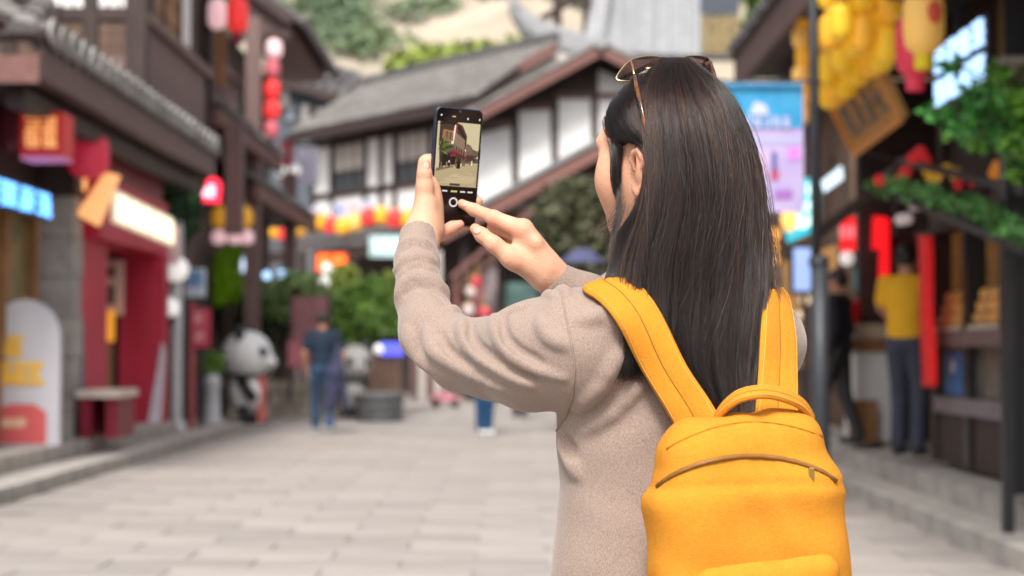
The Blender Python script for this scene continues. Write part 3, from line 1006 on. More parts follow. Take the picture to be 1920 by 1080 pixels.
tr = shrub('lime green lit foliage hanging under the amber lanterns', [(420, 500, 31, .28, .3, .3), (435, 535, 31, .28, .3, .28), (412, 545, 31, .2, .3, .3), (438, 475, 31, .16, .2, .2)], 1500, 0.08, mat('glowing_lime_leaf', (0.17, 0.30, 0.02), 0.5, 0.3, 3, island=0.4, emit=(0.25, 0.5, 0.0), estr=0.03), (at(425, 700, 31)[0], 31, 0.5), 25)  # leaves emit a little themselves, painting the light that falls on them
shrub('pale green sprawling shrub beside the long left house in the middle', [(735, 530, 33, .3, .3, .25), (640, 520, 33, .35, .3, .3), (760, 570, 33, .3, .3, .3)], 1500, 0.075, LEAF_Y, (at(700, 690, 33)[0], 33, 0.3), 26)
# maroon board in the planting
o = thing('maroon_board', 'tall dusty maroon notice board behind the walking man', 'board', (at(580, 700, 30.2)[0], 30.2, 0.5))
a, c = at(548, 690, 30.25), at(615, 556, 30.25)
MB().span((a[0], 30.22, a[2]), (c[0], 30.28, c[2])).build('panel', mat('maroon_panel', (0.30, 0.12, 0.13), 0.6, 0.35, 5), o)
a2, c2 = at(540, 688, 30.2), at(566, 640, 30.2)
MB().span((a2[0], 30.17, a2[2]), (c2[0], 30.21, c2[2])).build('pink_notice', mat('rose_notice', (0.52, 0.16, 0.2), 0.6, 0.2, 6), o)
MB().span((a[0] - .05, 30.2, 0.3), (a[0] - .002, 30.3, c[2] + .05)).build('post', WOOD_D, o)
MB().span((c[0] + .002, 30.2, 0.3), (c[0] + .05, 30.3, c[2] + .05)).build('post', WOOD_D, o)
# round tub
o = thing('round_tub', 'grey ribbed round planter tub right of the walking man', 'planter', (at(710, 765, 28.6)[0], 28.6, 0.03))
p = at(710, 765, 28.6)
MB().lathe([(0.36, 0), (0.39, 0.08), (0.37, 0.1), (0.41, 0.24), (0.39, 0.26), (0.42, 0.42), (0.45, 0.46), (0.40, 0.47), (0.38, .40)], (p[0], 28.6, 0.03), 20).build('body', mat('zinc_grey', (0.24, 0.25, 0.25), 0.6, 0.2, 5), o, smooth=False)
for k in range(3):
    MB().lathe([(0.40 + k * .02, 0), (0.43 + k * .02, .02), (0.40 + k * .02, .04)], (p[0], 28.6, .06 + k * .15), 20).build('hoop', METAL_D, o)
o = thing('screen_kiosk', 'brown kiosk with a glowing violet blue screen above the round tub', 'kiosk', (at(722, 720, 30)[0], 30, 0.03))
a, c = at(692, 718, 30), at(752, 640, 30)
for k in range(5):
    x0 = a[0] + (c[0] - a[0]) * k / 5
    MB().span((x0, 29.9, 0.03), (x0 + (c[0] - a[0]) / 5 - .01, 30.3, c[2] - .25)).build('plank', WOOD_B, o)
s0, s1 = at(714, 667, 29.9), at(757, 642, 29.9)
MB().span((s0[0], 29.84, s0[2]), (s1[0], 29.9, s1[2])).build('screen', NEON_P, o)
MB().ball(at(710, 655, 29.85), 0.09).build('bulb', WARM_W, o, smooth=True)
# lights among the plants
def lights(name, label, spots, Y, r, m, cat='lights'):
    o = thing(name, label, cat, at(*spots[0], Y))
    for s_ in spots:
        MB().ball(at(*s_, Y), r, 10, 7).build('bulb', m, o, smooth=True)
    b = MB()
    for s_ in spots:
        q = at(*s_, Y)
        b.tube([q, q + np.array((0.0, .12, .25))], .01, 5)
    b.build('wire', METAL_D, o)
    return o


lights('shop_lights', 'three bluish white lights in a row above the feathery shrub', [(500, 516), (528, 514), (551, 514)], 34, 0.085, NEON_W)
o = neon('window_sign', 'bluish white glowing sign above the panda statue', (at(425, 512, 34)[0], 34, at(425, 512, 34)[2]), (at(475, 512, 34)[0], 34, at(425, 512, 34)[2]), 0.36, 2, glow('soft_white_neon', (0.7, 0.82, 1.0), 0.9), mat('pale_board', (0.5, 0.58, 0.7), 0.5, emit=(0.6, 0.75, 1.0), estr=0.2), 70, 0.06)
neon('neon_sign', 'orange red neon sign behind the shrubs in mid street', (at(593, 510, 36)[0], 36, at(593, 510, 36)[2]), (at(650, 510, 36)[0], 36, at(593, 510, 36)[2]), 0.40, 2, NEON_O, mat('orange_board', (0.6, 0.1, 0.03), 0.5, emit=(1.0, 0.10, 0.01), estr=.4), 80, 0.07)
o = thing('globe_lamp', 'white double globe lamp rising from the planting under the orange sign', 'street lamp', (at(603, 700, 32)[0], 32, 0.5))
p = at(603, 530, 32)
MB().tube([(p[0], 32, 0.4), (p[0], 32, p[2])], 0.04, 8).build('pole', METAL_D, o)
MB().ball(p, (0.15, 0.15, 0.14)).build('globe', WARM_W, o, smooth=True)
MB().ball(at(612, 503, 32), 0.10).build('globe', WARM_W, o, smooth=True)
# ================================================================== CENTRE: the long half timbered hall (its long side faces us obliquely)
HB = thing('timber_hall', 'long half timbered hall with white panels and a great grey tiled roof', 'building', (-3.5, 46, 0))
A = np.array(at(540, 252, 50)); B = np.array(at(890, 183, 42.5))
A[2] = B[2] = (A[2] + B[2]) / 2
ux = (B - A) / np.linalg.norm(B - A)           # along the eave towards us
back = np.array((ux[1] * -1, ux[0], 0))          # away from us
if back[1] < 0: back = -back
back = np.array((-ux[1], ux[0], 0)); back = back if back[1] > 0 else -back
L_ = float(np.linalg.norm(B - A))
RD = A + back * 2.6 + np.array((0, 0, 1.68))
tile_roof(HB, A, B, RD, 0.30, 0.10, TILE)
RB = B + back * 2.6 + np.array((0, 0, 1.68))
MB().tube([RD + np.array((0, 0, .12)), RB + np.array((0, 0, .12))], 0.16, 8).build('ridge', TILE_D, HB)
wa, wb = A + back * 0.9, B + back * 0.9 - ux * 0.8     # wall line set back under the eave
def wpt(s, z):
    p = wa + (wb - wa) * s
    return np.array((p[0], p[1], z))
zE = A[2]
MB().bar(A - np.array((0, 0, .16)), B - np.array((0, 0, .16)), 0.10, 0.24).build('fascia', WOOD_D, HB)
MB().prism([wpt(0, 0), wpt(1, 0), wpt(1, zE), wpt(0, zE)], back * 0.25).build('core_wall', WOOD_D, HB)
fr = -back
levels = [4.72, 5.72, zE - 0.30]
cols = [0.0, 0.13, 0.34, 0.44, 0.52, 0.72, 0.86, 1.0]
for i in range(len(cols) - 1):
    s0, s1 = cols[i] + 0.008, cols[i + 1] - 0.008
    for j in range(2):
        m = PLASTER
        dark = (j == 1 and i in (1, 4))
        if dark:
            w_ = MB().prism([wpt(s0, levels[j] + .06), wpt(s1, levels[j] + .06), wpt(s1, levels[j + 1] - .06), wpt(s0, levels[j + 1] - .06)], fr * 0.03).build('window', GLASS_D, HB)
            k = MB()
            for q in (0.33, 0.66):
                k.bar(wpt(s0 + (s1 - s0) * q, levels[j] + .06) + fr * .05, wpt(s0 + (s1 - s0) * q, levels[j + 1] - .06) + fr * .05, .05)
            k.bar(wpt(s0, levels[j] + .6) + fr * .05, wpt(s1, levels[j] + .6) + fr * .05, .05)
            k.build('muntin', WOOD_D, w_)
            MB().prism([wpt(s0 + .01, levels[j] + .66), wpt(s1 - .01, levels[j] + .66), wpt(s1 - .01, levels[j + 1] - .12), wpt(s0 + .01, levels[j + 1] - .12)], fr * 0.045).build('paper_panel', PLASTER_W, HB)
        else:
            MB().prism([wpt(s0, levels[j] + .06), wpt(s1, levels[j] + .06), wpt(s1, levels[j + 1] - .06), wpt(s0, levels[j + 1] - .06)], fr * 0.03).build('plaster_panel', m, HB)
for s in cols:
    MB().bar(wpt(s, 4.1) + fr * .05, wpt(s, zE) + fr * .05, 0.17, 0.12, up=(fr[0], fr[1], 0)).build('post', WOOD_D, HB)
for z in levels:
    MB().bar(wpt(0, z) + fr * .045, wpt(1, z) + fr * .045, 0.10, 0.17).build('beam', WOOD_P if z < 5.2 else WOOD_D, HB)
# low tiled eave along the hall over the shops
la, lb = wpt(-0.02, 3.95) + fr * 1.6, wpt(1.02, 3.95) + fr * 1.6
tile_roof(HB, la, lb, wpt(-0.02, 4.62) + fr * 0.1, 0.30, 0.10, TILE_D)
MB().bar(la - np.array((0, 0, .16)), lb - np.array((0, 0, .16)), 0.10, 0.2).build('fascia', WOOD_D, HB)
# lantern garland in front of the hall: amber and red
for k in range(12):
    s = 0.02 + k * 0.075
    p = wpt(s, 4.66 - 0.10 * math.sin(k * 1.3)) + fr * 1.45
    make_lantern(p, 0.24 if k % 2 == 0 else 0.20, 0.46, (YEL_L, RED_L, YEL_L, YEL_P)[k % 4] if k < 8 else (RED_L, YEL_L)[k % 2],
                 '%s lantern from the left in the garland before the timber hall' % ORD[k], group='lantern garland before the timber hall')
for k in range(5):
    p = wpt(0.06 + k * 0.085, 5.35) + fr * 0.5
    o = thing('bunting', 'pale %s bunting cloth hung above the lantern garland' % ('lilac', 'white', 'blue', 'pink', 'sky blue')[k], 'cloth', p)
    MB().prism([p, p + ux * 0.62, p + ux * 0.55 - np.array((0, 0, .5)), p + ux * 0.08 - np.array((0, 0, .5))], fr * 0.02).build('cloth', mat('bunting_%d' % k, [(0.6, 0.58, 0.75), (0.75, 0.74, 0.74), (0.42, 0.46, 0.72), (0.75, 0.55, 0.58), (0.5, 0.58, 0.75)][k], 0.7, 0.1, 4), o)
# banners at its left end
o = thing('lilac_banner', 'pale lilac hanging banner at the left end of the timber hall', 'banner', at(574, 345, 40))
a, c = at(555, 346, 40), at(596, 272, 40)
MB().span((a[0], 40, a[2]), (c[0], 40.03, c[2])).build('cloth', mat('lilac_cloth', (0.62, 0.60, 0.74), 0.7, 0.1, 3), o)
MB().bar((a[0] - .1, 40.015, c[2]), (c[0] + .1, 40.015, c[2]), .05).build('rod', WOOD_D, o)
o = thing('red_banner', 'narrow red vertical sign between the tall house and the lilac banner', 'banner', at(538, 348, 39.5))
a, c = at(527, 350, 39.5), at(549, 264, 39.5)
MB().span((a[0], 39.5, a[2]), (c[0], 39.54, c[2])).build('panel', mat('faded_red_cloth', (0.55, 0.09, 0.12), 0.6, 0.25, 4), o)
MB().bar((a[0] - .06, 39.52, c[2] + .02), (c[0] + .06, 39.52, c[2] + .02), .05).build('rod', WOOD_D, o)
o = thing('twin_globe_lamp', 'pair of small white globes on a bracket beside the red vertical sign', 'lamp', at(540, 318, 38))
for px in (526, 553):
    MB().ball(at(px, 320, 38), 0.135, 10, 7).build('globe', WARM_W, o, smooth=True)
MB().bar(at(522, 320, 38.05), at(558, 320, 38.05), .04).build('bracket', METAL_D, o)
MB().bar(at(540, 320, 38.05), at(540, 262, 38.6), .04).build('arm', METAL_D, o)

# ------------------------------------------------------------------ the gable end facing the street
HC = thing('gable_house', 'white gable house front with dark timber frame and stepped roof', 'building', (2.0, 40, 0))
YG = 40.0
def G(px, py, dy=0.0):
    return at(px, py, YG + dy)
apex = G(1127, 92); 
# plaster panels one by one between the posts: pixel columns of the frame
colp = [885, 966, 1040, 1115, 1190, 1265, 1345]
def roofline(px):       # top of wall under the rake
    return 112 + abs(px - 1127) * 0.53
MB().prism([G(872, 238, .2), G(1127, 104, .2), G(1400, 248, .2), G(1400, 757, .2), G(872, 757, .2)], (0, 0.3, 0)).build('core_wall', WOOD_D, HC)
for i in range(len(colp) - 1):
    x0, x1 = colp[i] + 7, colp[i + 1] - 7
    rows = [(roofline(x0) + 16, roofline(x1) + 16)]
    mid = (196, 205)[0] + (8 if i == 0 else 0) if i != 1 and i != 2 else 196
    mids = {0: 232, 1: 200, 2: 180, 3: 180, 4: 200, 5: 232}
    m_ = mids[i]
    t0, t1 = rows[0]
    if min(m_ - 6 - t0, m_ - 6 - t1) > 6:
        MB().prism([G(x0, m_ - 6, .18), G(x1, m_ - 6, .18), G(x1, t1, .18), G(x0, t0, .18)], (0, -0.04, 0)).build('plaster_panel', PLASTER, HC)
    y0, y1 = max(m_ + 6, t0), max(m_ + 6, t1)
    b0 = 268 + (1130 - x0) * 0.53 + 2; b1 = 268 + (1130 - x1) * 0.53 + 2
    b0, b1 = min(b0, 420), min(b1, 420)
    if x0 > 1140: b0 = b1 = 330
    MB().prism([G(x0, b0, .18), G(x1, b1, .18), G(x1, y1, .18), G(x0, y0, .18)], (0, -0.04, 0)).build('plaster_panel', PLASTER, HC)
    MB().bar(G(x0 - 8, m_, .12), G(x1 + 8, m_, .12), 0.08, 0.14).build('beam', WOOD_R if i % 2 else WOOD_P, HC)
for px in colp:
    MB().bar(G(px, roofline(px) + 8, .1), G(px, 450, .1), 0.13, 0.12, up=(0, 1, 0)).build('post', WOOD_D, HC)
# main rakes: tiled slopes running back, barge boards
for sg, e0, e1 in ((-1, G(1127, 80, -.9), G(872, 216, -.9)), (1, G(1127, 80, -.9), G(1410, 228, -.9))):
    e0, e1 = np.array(e0), np.array(e1)
    A_, B_, D_ = e1, e1 + np.array((0, 5.5, 0)), e0
    tile_roof(HC, A_, B_, D_, 0.30, 0.10, TILE)
    MB().bar(e0 + np.array((0, .05, -.16)), e1 + np.array((0, .05, -.16)), 0.10, 0.24).build('barge_board', WOOD_R, HC)
MB().tube([G(1127, 78, -1.0), np.array(G(1127, 78, -1.0)) + np.array((0, 6, 0))], 0.15, 8).build('ridge', TILE_L, HC)
# second gable stepping back to the left
YB = 43.5
e0, e1 = np.array(at(1042, 78, YB)), np.array(at(862, 180, YB))
tile_roof(HC, e1, e1 + np.array((0, 3.5, 0)), e0, 0.30, 0.10, TILE)
MB().bar(e0 + np.array((0, -.05, -.16)), e1 + np.array((0, -.05, -.16)), 0.10, 0.26).build('barge_board', WOOD_R, HC)
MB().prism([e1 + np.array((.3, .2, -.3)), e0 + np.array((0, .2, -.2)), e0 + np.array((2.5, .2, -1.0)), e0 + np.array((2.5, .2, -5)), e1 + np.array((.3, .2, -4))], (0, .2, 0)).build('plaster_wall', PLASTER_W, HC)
# lower skirt roof with the same slope
e0, e1 = np.array(G(1140, 262, -1.6)), np.array(G(826, 432, -1.6))
tile_roof(HC, e1, e1 + np.array((0, 1.7, 0)), e0, 0.28, 0.10, TILE_D)
MB().bar(e0 + np.array((0, -.04, -.18)), e1 + np.array((0, -.04, -.18)), 0.10, 0.26).build('barge_board', WOOD_R, HC)
MB().bar(e0 + np.array((0, -.04, .1)), e1 + np.array((0, -.04, .1)), 0.2, 0.10).build('verge_tiles', TILE_L, HC)
e2 = np.array(G(1420, 300, -1.6))
tile_roof(HC, e2, e0 + np.array((0.0, 0.0, -.02)), e2 + np.array((0, 1.7, .7)), 0.28, 0.10, TILE_D)
# posts and plaster under the skirt roof
for px, top in ((1018, 350), (940, 400), (1105, 320), (870, 430)):
    MB().bar(G(px, top, -1.2), G(px, 700, -1.2), 0.18, 0.18, up=(0, 1, 0)).build('post', WOOD_D, HC)
for (x0, y0, x1, y1) in ((1027, 350, 1098, 392), (955, 380, 1010, 400), (1027, 404, 1098, 440)):
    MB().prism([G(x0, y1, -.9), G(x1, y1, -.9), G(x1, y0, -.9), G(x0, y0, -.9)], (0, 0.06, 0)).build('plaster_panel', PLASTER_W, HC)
MB().bar(G(940, 402, -1.1), G(1110, 398, -1.1), 0.1, 0.16).build('beam', WOOD_R, HC)
# stair flight and shop fronts on the ground floor
ST = [(860 + k * 11, 540 - k * 9) for k in range(13)]
for px, py in ST:
    p = G(px, py, -2.0)
    MB().box(p, (0.34, 1.2, 0.06)).build('stair_tread', WOOD_B, HC)
MB().bar(G(845, 520, -2.7), G(1000, 392, -2.7), 0.06, 0.10).build('handrail', WOOD_R, HC)
for k in range(7):
    MB().bar(G(855 + k * 22, 512 - k * 18, -2.7), G(855 + k * 22, 552 - k * 18, -2.7), 0.04).build('baluster', WOOD_R, HC)
sf = [(850, 905, 520, 640, 'rose_shop_glass', (0.42, 0.16, 0.15)), (945, 1008, 530, 602, 'mint_shop_glass', (0.30, 0.55, 0.50)), (908, 934, 500, 640, 'pale_door', (0.42, 0.34, 0.36)), (1020, 1100, 470, 640, 'slate_shop_glass', (0.12, 0.13, 0.17))]  # plain mottled colours of the shop windows
for (x0, x1, y0, y1, nm, cl) in sf:
    MB().prism([G(x0, y1, -.7), G(x1, y1, -.7), G(x1, y0, -.7), G(x0, y0, -.7)], (0, 0.06, 0)).build('shop_window', mat(nm, cl, 0.4, 0.45, 2.2), HC)
neon('pale_sign', 'pale turquoise lit shop sign under the low tiled eave', (at(692, 482, 38)[0], 38, at(692, 482, 38)[2]), (at(752, 476, 38)[0], 38, at(692, 482, 38)[2]), 0.48, 3, mat('pale_mint', (0.62, 0.80, 0.80), 0.5, emit=(0.6, 0.9, 0.9), estr=0.15), mat('mint_board', (0.50, 0.66, 0.66), 0.5, 0.1, 3, emit=(0.5, 0.8, 0.8), estr=0.15), 90, 0.05)
for k, (px, py, r, m) in enumerate(((882, 548, .11, mat('dusty_white', (0.6, 0.5, 0.48), 0.6)), (878, 582, .13, mat('dusty_white', (0.6, 0.5, 0.48), 0.6)), (893, 528, .1, RED_DL), (908, 590, .14, RED_DL))):
    make_lantern(at(px, py, 36.5), r, r * 2, m, ('small white', 'dusty white', 'small red', 'dark red')[k] + ' lantern hanging by the stairs behind her hands', cord=.3)
# dark ground floor under the hall's low eave is the core wall; goods in front of it
for k, px in enumerate((560, 640, 800)):
    o = thing('shop_shutter', '%s shop front under the low eave' % ('grey', 'brown', 'pinkish')[k], 'shop front', at(px, 640, 41))
    a, c = at(px - 30, 640, 41), at(px + 30, 470, 41)
    for i in range(4):
        w = (c[0] - a[0]) / 4
        MB().span((a[0] + i * w, 41, 0.03), (a[0] + (i + 1) * w - .02, 41.06, c[2])).build('board', [METAL_L, WOOD_B, PLASTER_W][k] if i % 2 else WOOD_P, o)

# ================================================================== far pavilion with upturned eaves, distant house
PV = thing('pavilion', 'pale grey tiled pavilion roof with an upturned corner above the gable house', 'pavilion', (6, 60, 0))
YP = 58
def Q(px, py, dy=0): return np.array(at(px, py, YP + dy))
# front roof slope as a curved sheet of tile runs, hip at the left curling up
nrun = 34
c_me = MB()
hip = [(1128, -30), (1124, 20), (1118, 60), (1110, 92)]
for i in range(nrun):
    s = i / (nrun - 1)
    px = 1122 + s * 190
    ev = 98 + 8 * math.sin(s * 1.6)
    pts = [Q(px, ev, 0), Q(px + 1, ev - 35, 1.2), Q(px + 2, ev - 75, 3.2), Q(px + 3, -40, 6.5)]
    b = MB(); b.tube(pts, 0.085, 6); b.build('tile_course', TILE_L, PV)
MB().prism([Q(1118, 104, .1), Q(1315, 112, .1), Q(1318, -40, 6.8), Q(1124, -40, 6.8)], (0, .2, -.1)).build('roof_deck', mat('pale_roof_deck', (0.36, 0.37, 0.38), 0.8, 0.2, 4), PV)
lc = [(962, 4), (966, 22), (984, 44), (1012, 62), (1050, 76), (1090, 86), (1128, 92)]
for k, dz in enumerate((0, 12, 24)):
    MB().tube([Q(px + k * 3, py + dz * (0.4 + 0.6 * i / 6) - 4, -0.5 + i * .1) for i, (px, py) in enumerate(lc)], [0.16, .26, .34, .38, .38, .36, .3], 8).build('curled_ridge', TILE_L, PV)
MB().prism([Q(975, 34, .4), Q(1010, 64, .4), Q(1060, 84, .4), Q(1120, 98, .4), Q(1130, 132, .4), Q(1040, 100, .4)], (0, .3, 0)).build('soffit', mat('blue_grey_timber', (0.10, 0.12, 0.15), 0.7, 0.3, 3), PV)
MB().tube([Q(1140, -40, 6.8), Q(1128, 0, 3), Q(1118, 60, 1), Q(1112, 96, -.2)], [.34, .38, .40, .34], 8).build('hip_ridge', TILE_L, PV)
for px in (1045, 1100):
    MB().tube([Q(px, -30, 2.5), Q(px, 80, 2.5)], 0.16, 8).build('column', WOOD_D, PV)
MB().tube([Q(1010, 40, 1.5), Q(1060, 8, 1.5), Q(1110, -30, 1.5)], 0.13, 6).build('brace', WOOD_D, PV)
MB().prism([Q(1120, 112, .6), Q(1320, 118, .6), Q(1320, 640, .6), Q(1120, 640, .6)], (0, .4, 0)).build('wall', WOOD_D, PV)
SG = thing('gold_lattice_sign', 'dark slate board over a gold fretwork panel at the right of the pavilion roof', 'sign', at(1350, 110, 52))
YS = 52
a, c = at(1313, 26, YS), at(1386, -20, YS)
MB().span((a[0], YS, a[2]), (c[0], YS + .1, c[2])).build('board', mat('slate_board', (0.06, 0.07, 0.09), 0.6, 0.1, 3), SG)
a, c = at(1315, 100, YS), at(1388, 28, YS)
MB().span((a[0], YS + .06, a[2]), (c[0], YS + .12, c[2])).build('backing', mat('bronze_panel', (0.14, 0.11, 0.07), 0.7, 0.2, 3), SG)
q = MB()
for i in range(4):
    for j in range(4):
        glyph_strokes(q, (a[0] + .04 + i * .29, YS + .05, a[2] + .03 + j * .28), (1, 0, 0), (0, 0, 1), .27, .26, .05, 100 + i * 4 + j, .03)
q.build('fretwork', mat('pale_gold', (0.36, 0.27, 0.12), 0.5, 0.2, 8), SG)
MB().span((at(1308, 112, YS)[0], YS - .3, at(1308, 112, YS)[2]), (at(1400, 104, YS)[0], YS + .3, at(1400, 104, YS)[2])).build('ledge', TILE_D, SG)
for px in (1318, 1384):
    MB().bar((at(px, 100, YS)[0], YS + .15, a[2]), (at(px, 100, YS)[0], YS + .15, 0), .15).build('post', WOOD_D, SG)
DH = thing('distant_house', 'distant blue grey house with a pale roof below the cliff, left of the hall', 'building', (-9, 66, 0))
YD = 64
def Dq(px, py, dy=0): return np.array(at(px, py, YD + dy))
tile_roof(DH, Dq(500, 138, 0), Dq(668, 186, 0), Dq(520, 92, 4), 0.42, 0.13, TILE_L)
MB().prism([Dq(500, 142, .8), Dq(668, 190, .8), Dq(668, 640, .8), Dq(500, 640, .8)], (0, 1, 0)).build('wall', mat('blue_grey_wall', (0.10, 0.12, 0.15), 0.7, 0.4, 1.2), DH)
MB().bar(Dq(500, 146, -.1), Dq(668, 194, -.1), .1, .3).build('fascia', WOOD_D, DH)
for k, (px, py) in enumerate(((545, 205), (572, 208), (600, 215), (628, 220), (535, 180), (640, 200))):
    a, c = Dq(px - 7, py + 22, .75), Dq(px + 7, py - 12, .75)
    w_ = MB().span((a[0], YD + .7, a[2]), (c[0], YD + .79, c[2])).build('window', PLASTER_W if k % 3 else mat('dusk_pane', (0.25, 0.28, 0.33), 0.3), DH)
    MB().span((a[0] - .06, YD + .66, a[2] - .06), (c[0] + .06, YD + .699, a[2])).build('sill', WOOD_D, w_)

# trees right of the gable, seen between her head and the hall, and by the poster
shrub('olive green tree by the gable house ground floor, left of her hair', [(1070, 400, 24, .55, .5, .5), (1045, 450, 24, .45, .5, .4), (1100, 460, 24, .5, .5, .5), (1120, 400, 24, .35, .4, .5), (1080, 360, 24, .3, .4, .25)], 4200, 0.075, LEAF_O, (at(1090, 650, 24)[0], 24, 0.03), 31, name='olive_tree', cat='tree')
o = thing('parasol', 'blue violet parasol below the olive tree, left of her hair', 'parasol', (at(1090, 640, 22)[0], 22, 0.03))
p = at(1092, 478, 22)
MB().lathe([(0.01, .10), (.14, .04), (.27, -.06), (.30, -.10)], p, 8).build('canopy', mat('violet_cloth', (0.07, 0.075, 0.16), 0.7, 0.2, 4), o)
MB().tube([(p[0], 22, 0.03), (p[0], 22, p[2] + .05)], .02, 6).build('pole', METAL_D, o)
o = thing('dark_kiosk', 'dark kiosk with a maroon panel behind her right cuff', 'kiosk', (at(1100, 640, 26)[0], 26, 0.03))
a, c = at(1050, 700, 26), at(1140, 500, 26)
MB().span((a[0], 26, 0.03), (c[0], 26.8, c[2])).build('body', mat('kiosk_slate', (0.07, 0.07, 0.09), 0.6, 0.3, 2), o)
MB().span((a[0] + .08, 25.97, 1.2), (a[0] + .35, 25.999, c[2] - .1)).build('panel', mat('kiosk_maroon', (0.2, 0.05, 0.07), 0.6, 0.3, 3), o)
shrub('green tree behind the blue poster at the right eave end', [(1436, 60, 40, .55, .6, .8), (1450, 10, 40, .6, .6, .7), (1418, 115, 40, .45, .5, .4), (1440, -30, 40, .6, .6, .6)], 2600, 0.16, LEAF, (at(1450, 640, 40)[0], 40, 0.03), 33, name='street_tree', cat='tree')
shrub('dark green small tree between her hair and the lamp post', [(1455, 500, 26, .3, .3, .4), (1450, 560, 26, .35, .3, .4), (1462, 450, 26, .2, .3, .3)], 1500, 0.08, LEAF_D, (at(1455, 700, 26)[0], 26, 0.03), 34, name='small_tree', cat='tree')

# ================================================================== RIGHT: street lamp, poster
PX, PY_ = at(1530, 500, 12)[0], 12.0
o = thing('lamp_post', 'dark grey steel lamp post with a thicker lower section, carrying the blue poster', 'lamp post', (PX, PY_, 0.03))
zj = at(1540, 492, 12)[2]
MB().tube([(PX + .025, PY_, 0.03), (PX + .025, PY_, zj)], 0.064, 16).build('lower_pole', METAL_D, o, smooth=True)
MB().tube([(PX, PY_, zj), (PX - .01, PY_, 4.6)], 0.036, 14).build('upper_pole', METAL_D, o, smooth=True)
MB().lathe([(0.07, -.03), (0.076, 0), (0.07, .035), (0.045, .05)], (PX + .02, PY_, zj), 16).build('collar', METAL_D, o)
MB().lathe([(0.14, 0), (0.14, .05), (.10, .09), (.085, .35), (.066, .4)], (PX + .025, PY_, 0.031), 16).build('base', METAL_D, o)
MB().lathe([(0.04, -.012), (0.05, 0), (0.04, .012)], (PX, PY_, at(1530, 155, 12)[2]), 14).build('clamp', METAL_D, o)
MB().bar((PX, PY_, at(1530, 152, 12)[2]), (at(1330, 152, 12)[0], PY_, at(1530, 152, 12)[2]), .02).build('bracket', METAL_D, o)
BP = thing('hanging_poster', 'sky blue and lilac printed poster hanging from the lamp post beside her hair', 'poster', at(1435, 400, 12.05))
a, c = at(1340, 398, 12.05), at(1506, 156, 12.05)
wd, ht = c[0] - a[0], c[2] - a[2]
MB().span((a[0], 12.05, a[2]), (c[0], 12.06, c[2])).build('cloth', mat('poster_lilac', (0.36, 0.29, 0.56), 0.6, 0.18, 3.5, col2=(0.48, 0.40, 0.62)), BP)
def pr(nm, x0, y0, x1, y1, m, k):
    p0, p1 = at(x0, y1, 12.05), at(x1, y0, 12.05)
    MB().span((p0[0], 12.046 - .002 * k, p0[2]), (p1[0], 12.0485 - .002 * k, p1[2])).build(nm, m, BP)
pr('sky_print', 1341, 157, 1504, 240, mat('poster_sky', (0.02, 0.24, 0.50), 0.6, 0.1, 4, col2=(0.05, 0.33, 0.58)), 0)
pr('pale_band', 1341, 255, 1505, 270, mat('poster_pale', (0.40, 0.39, 0.64), 0.6), 0)
for i in range(5):
    p0 = at(1395 + i * 18, 240, 12.04)
    q = MB(); glyph_strokes(q, (p0[0], 12.036, p0[2]), (1, 0, 0), (0, 0, 1), .055, .085, .013, 130 + i, .003)
    q.build('letter', mat('poster_letter', (0.42, 0.45, 0.70), 0.6), BP)
q = MB(); q.prism([(at(x, y, 12.04)[0], 12.04, at(x, y, 12.04)[2]) for x, y in ((1405, 215), (1442, 215), (1436, 196), (1415, 190))], (0, -.003, 0)); q.build('cloud_print', mat('poster_cloud', (0.48, 0.53, 0.72), 0.6), BP)
pr('bottle_print', 1447, 285, 1456, 320, mat('poster_navy', (0.06, 0.07, 0.28), 0.6), 1)
pr('bottle_base_print', 1445, 318, 1460, 338, mat('poster_crimson', (0.42, 0.06, 0.14), 0.6), 1)
pr('magenta_print', 1478, 275, 1500, 300, mat('poster_magenta', (0.60, 0.22, 0.66), 0.6), 1)
pr('purple_print', 1452, 356, 1486, 374, mat('poster_purple', (0.30, 0.14, 0.42), 0.6), 1)
pr('rose_print', 1420, 290, 1436, 330, mat('poster_rose', (0.55, 0.38, 0.56), 0.6), 1)

# ================================================================== RIGHT: food street house
B3 = thing('food_street_house', 'dark timber shop house on the right with food windows under a deep eave', 'building', (3.6, 13, 0.35))
EX3, EZ3, WX3 = 2.2, 3.80, 3.32
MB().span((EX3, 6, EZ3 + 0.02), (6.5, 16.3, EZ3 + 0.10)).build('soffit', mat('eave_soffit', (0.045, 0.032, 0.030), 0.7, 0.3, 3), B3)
MB().span((EX3 - .06, 6, EZ3 - .06), (EX3 - .005, 16.35, EZ3 + .2)).build('fascia', WOOD_P, B3)
tile_roof(B3, (EX3 - .1, 16.35, EZ3 + .24), (EX3 - .1, 6, EZ3 + .24), (4.2, 16.35, EZ3 + 1.5), 0.2, 0.07, TILE_D)
MB().span((EX3 + .25, 6, 3.5), (EX3 + .4, 16.2, 3.68)).build('purlin', WOOD_D, B3)
MB().span((WX3 + .1, 6, 2.3), (WX3 + .3, 13.45, EZ3)).build('upper_wall', mat('blackish_timber', (0.05, 0.035, 0.032), 0.7, 0.4, 2), B3)  # near black brown, mottled at random
MB().span((4.4, 13.4, 0.35), (4.6, 18.5, EZ3)).build('recess_wall', mat('warm_glow_wall', (0.20, 0.105, 0.055), 0.7, 0.4, 1.5), B3)  # warm light of the shops is put into the wall colour
MB().span((WX3, 16.3, 0.35), (4.4, 16.45, EZ3)).build('end_wall', WOOD_D, B3)
MB().span((WX3 + .05, 13.35, 0.35), (4.4, 13.48, EZ3)).build('cross_wall', WOOD_D, B3)
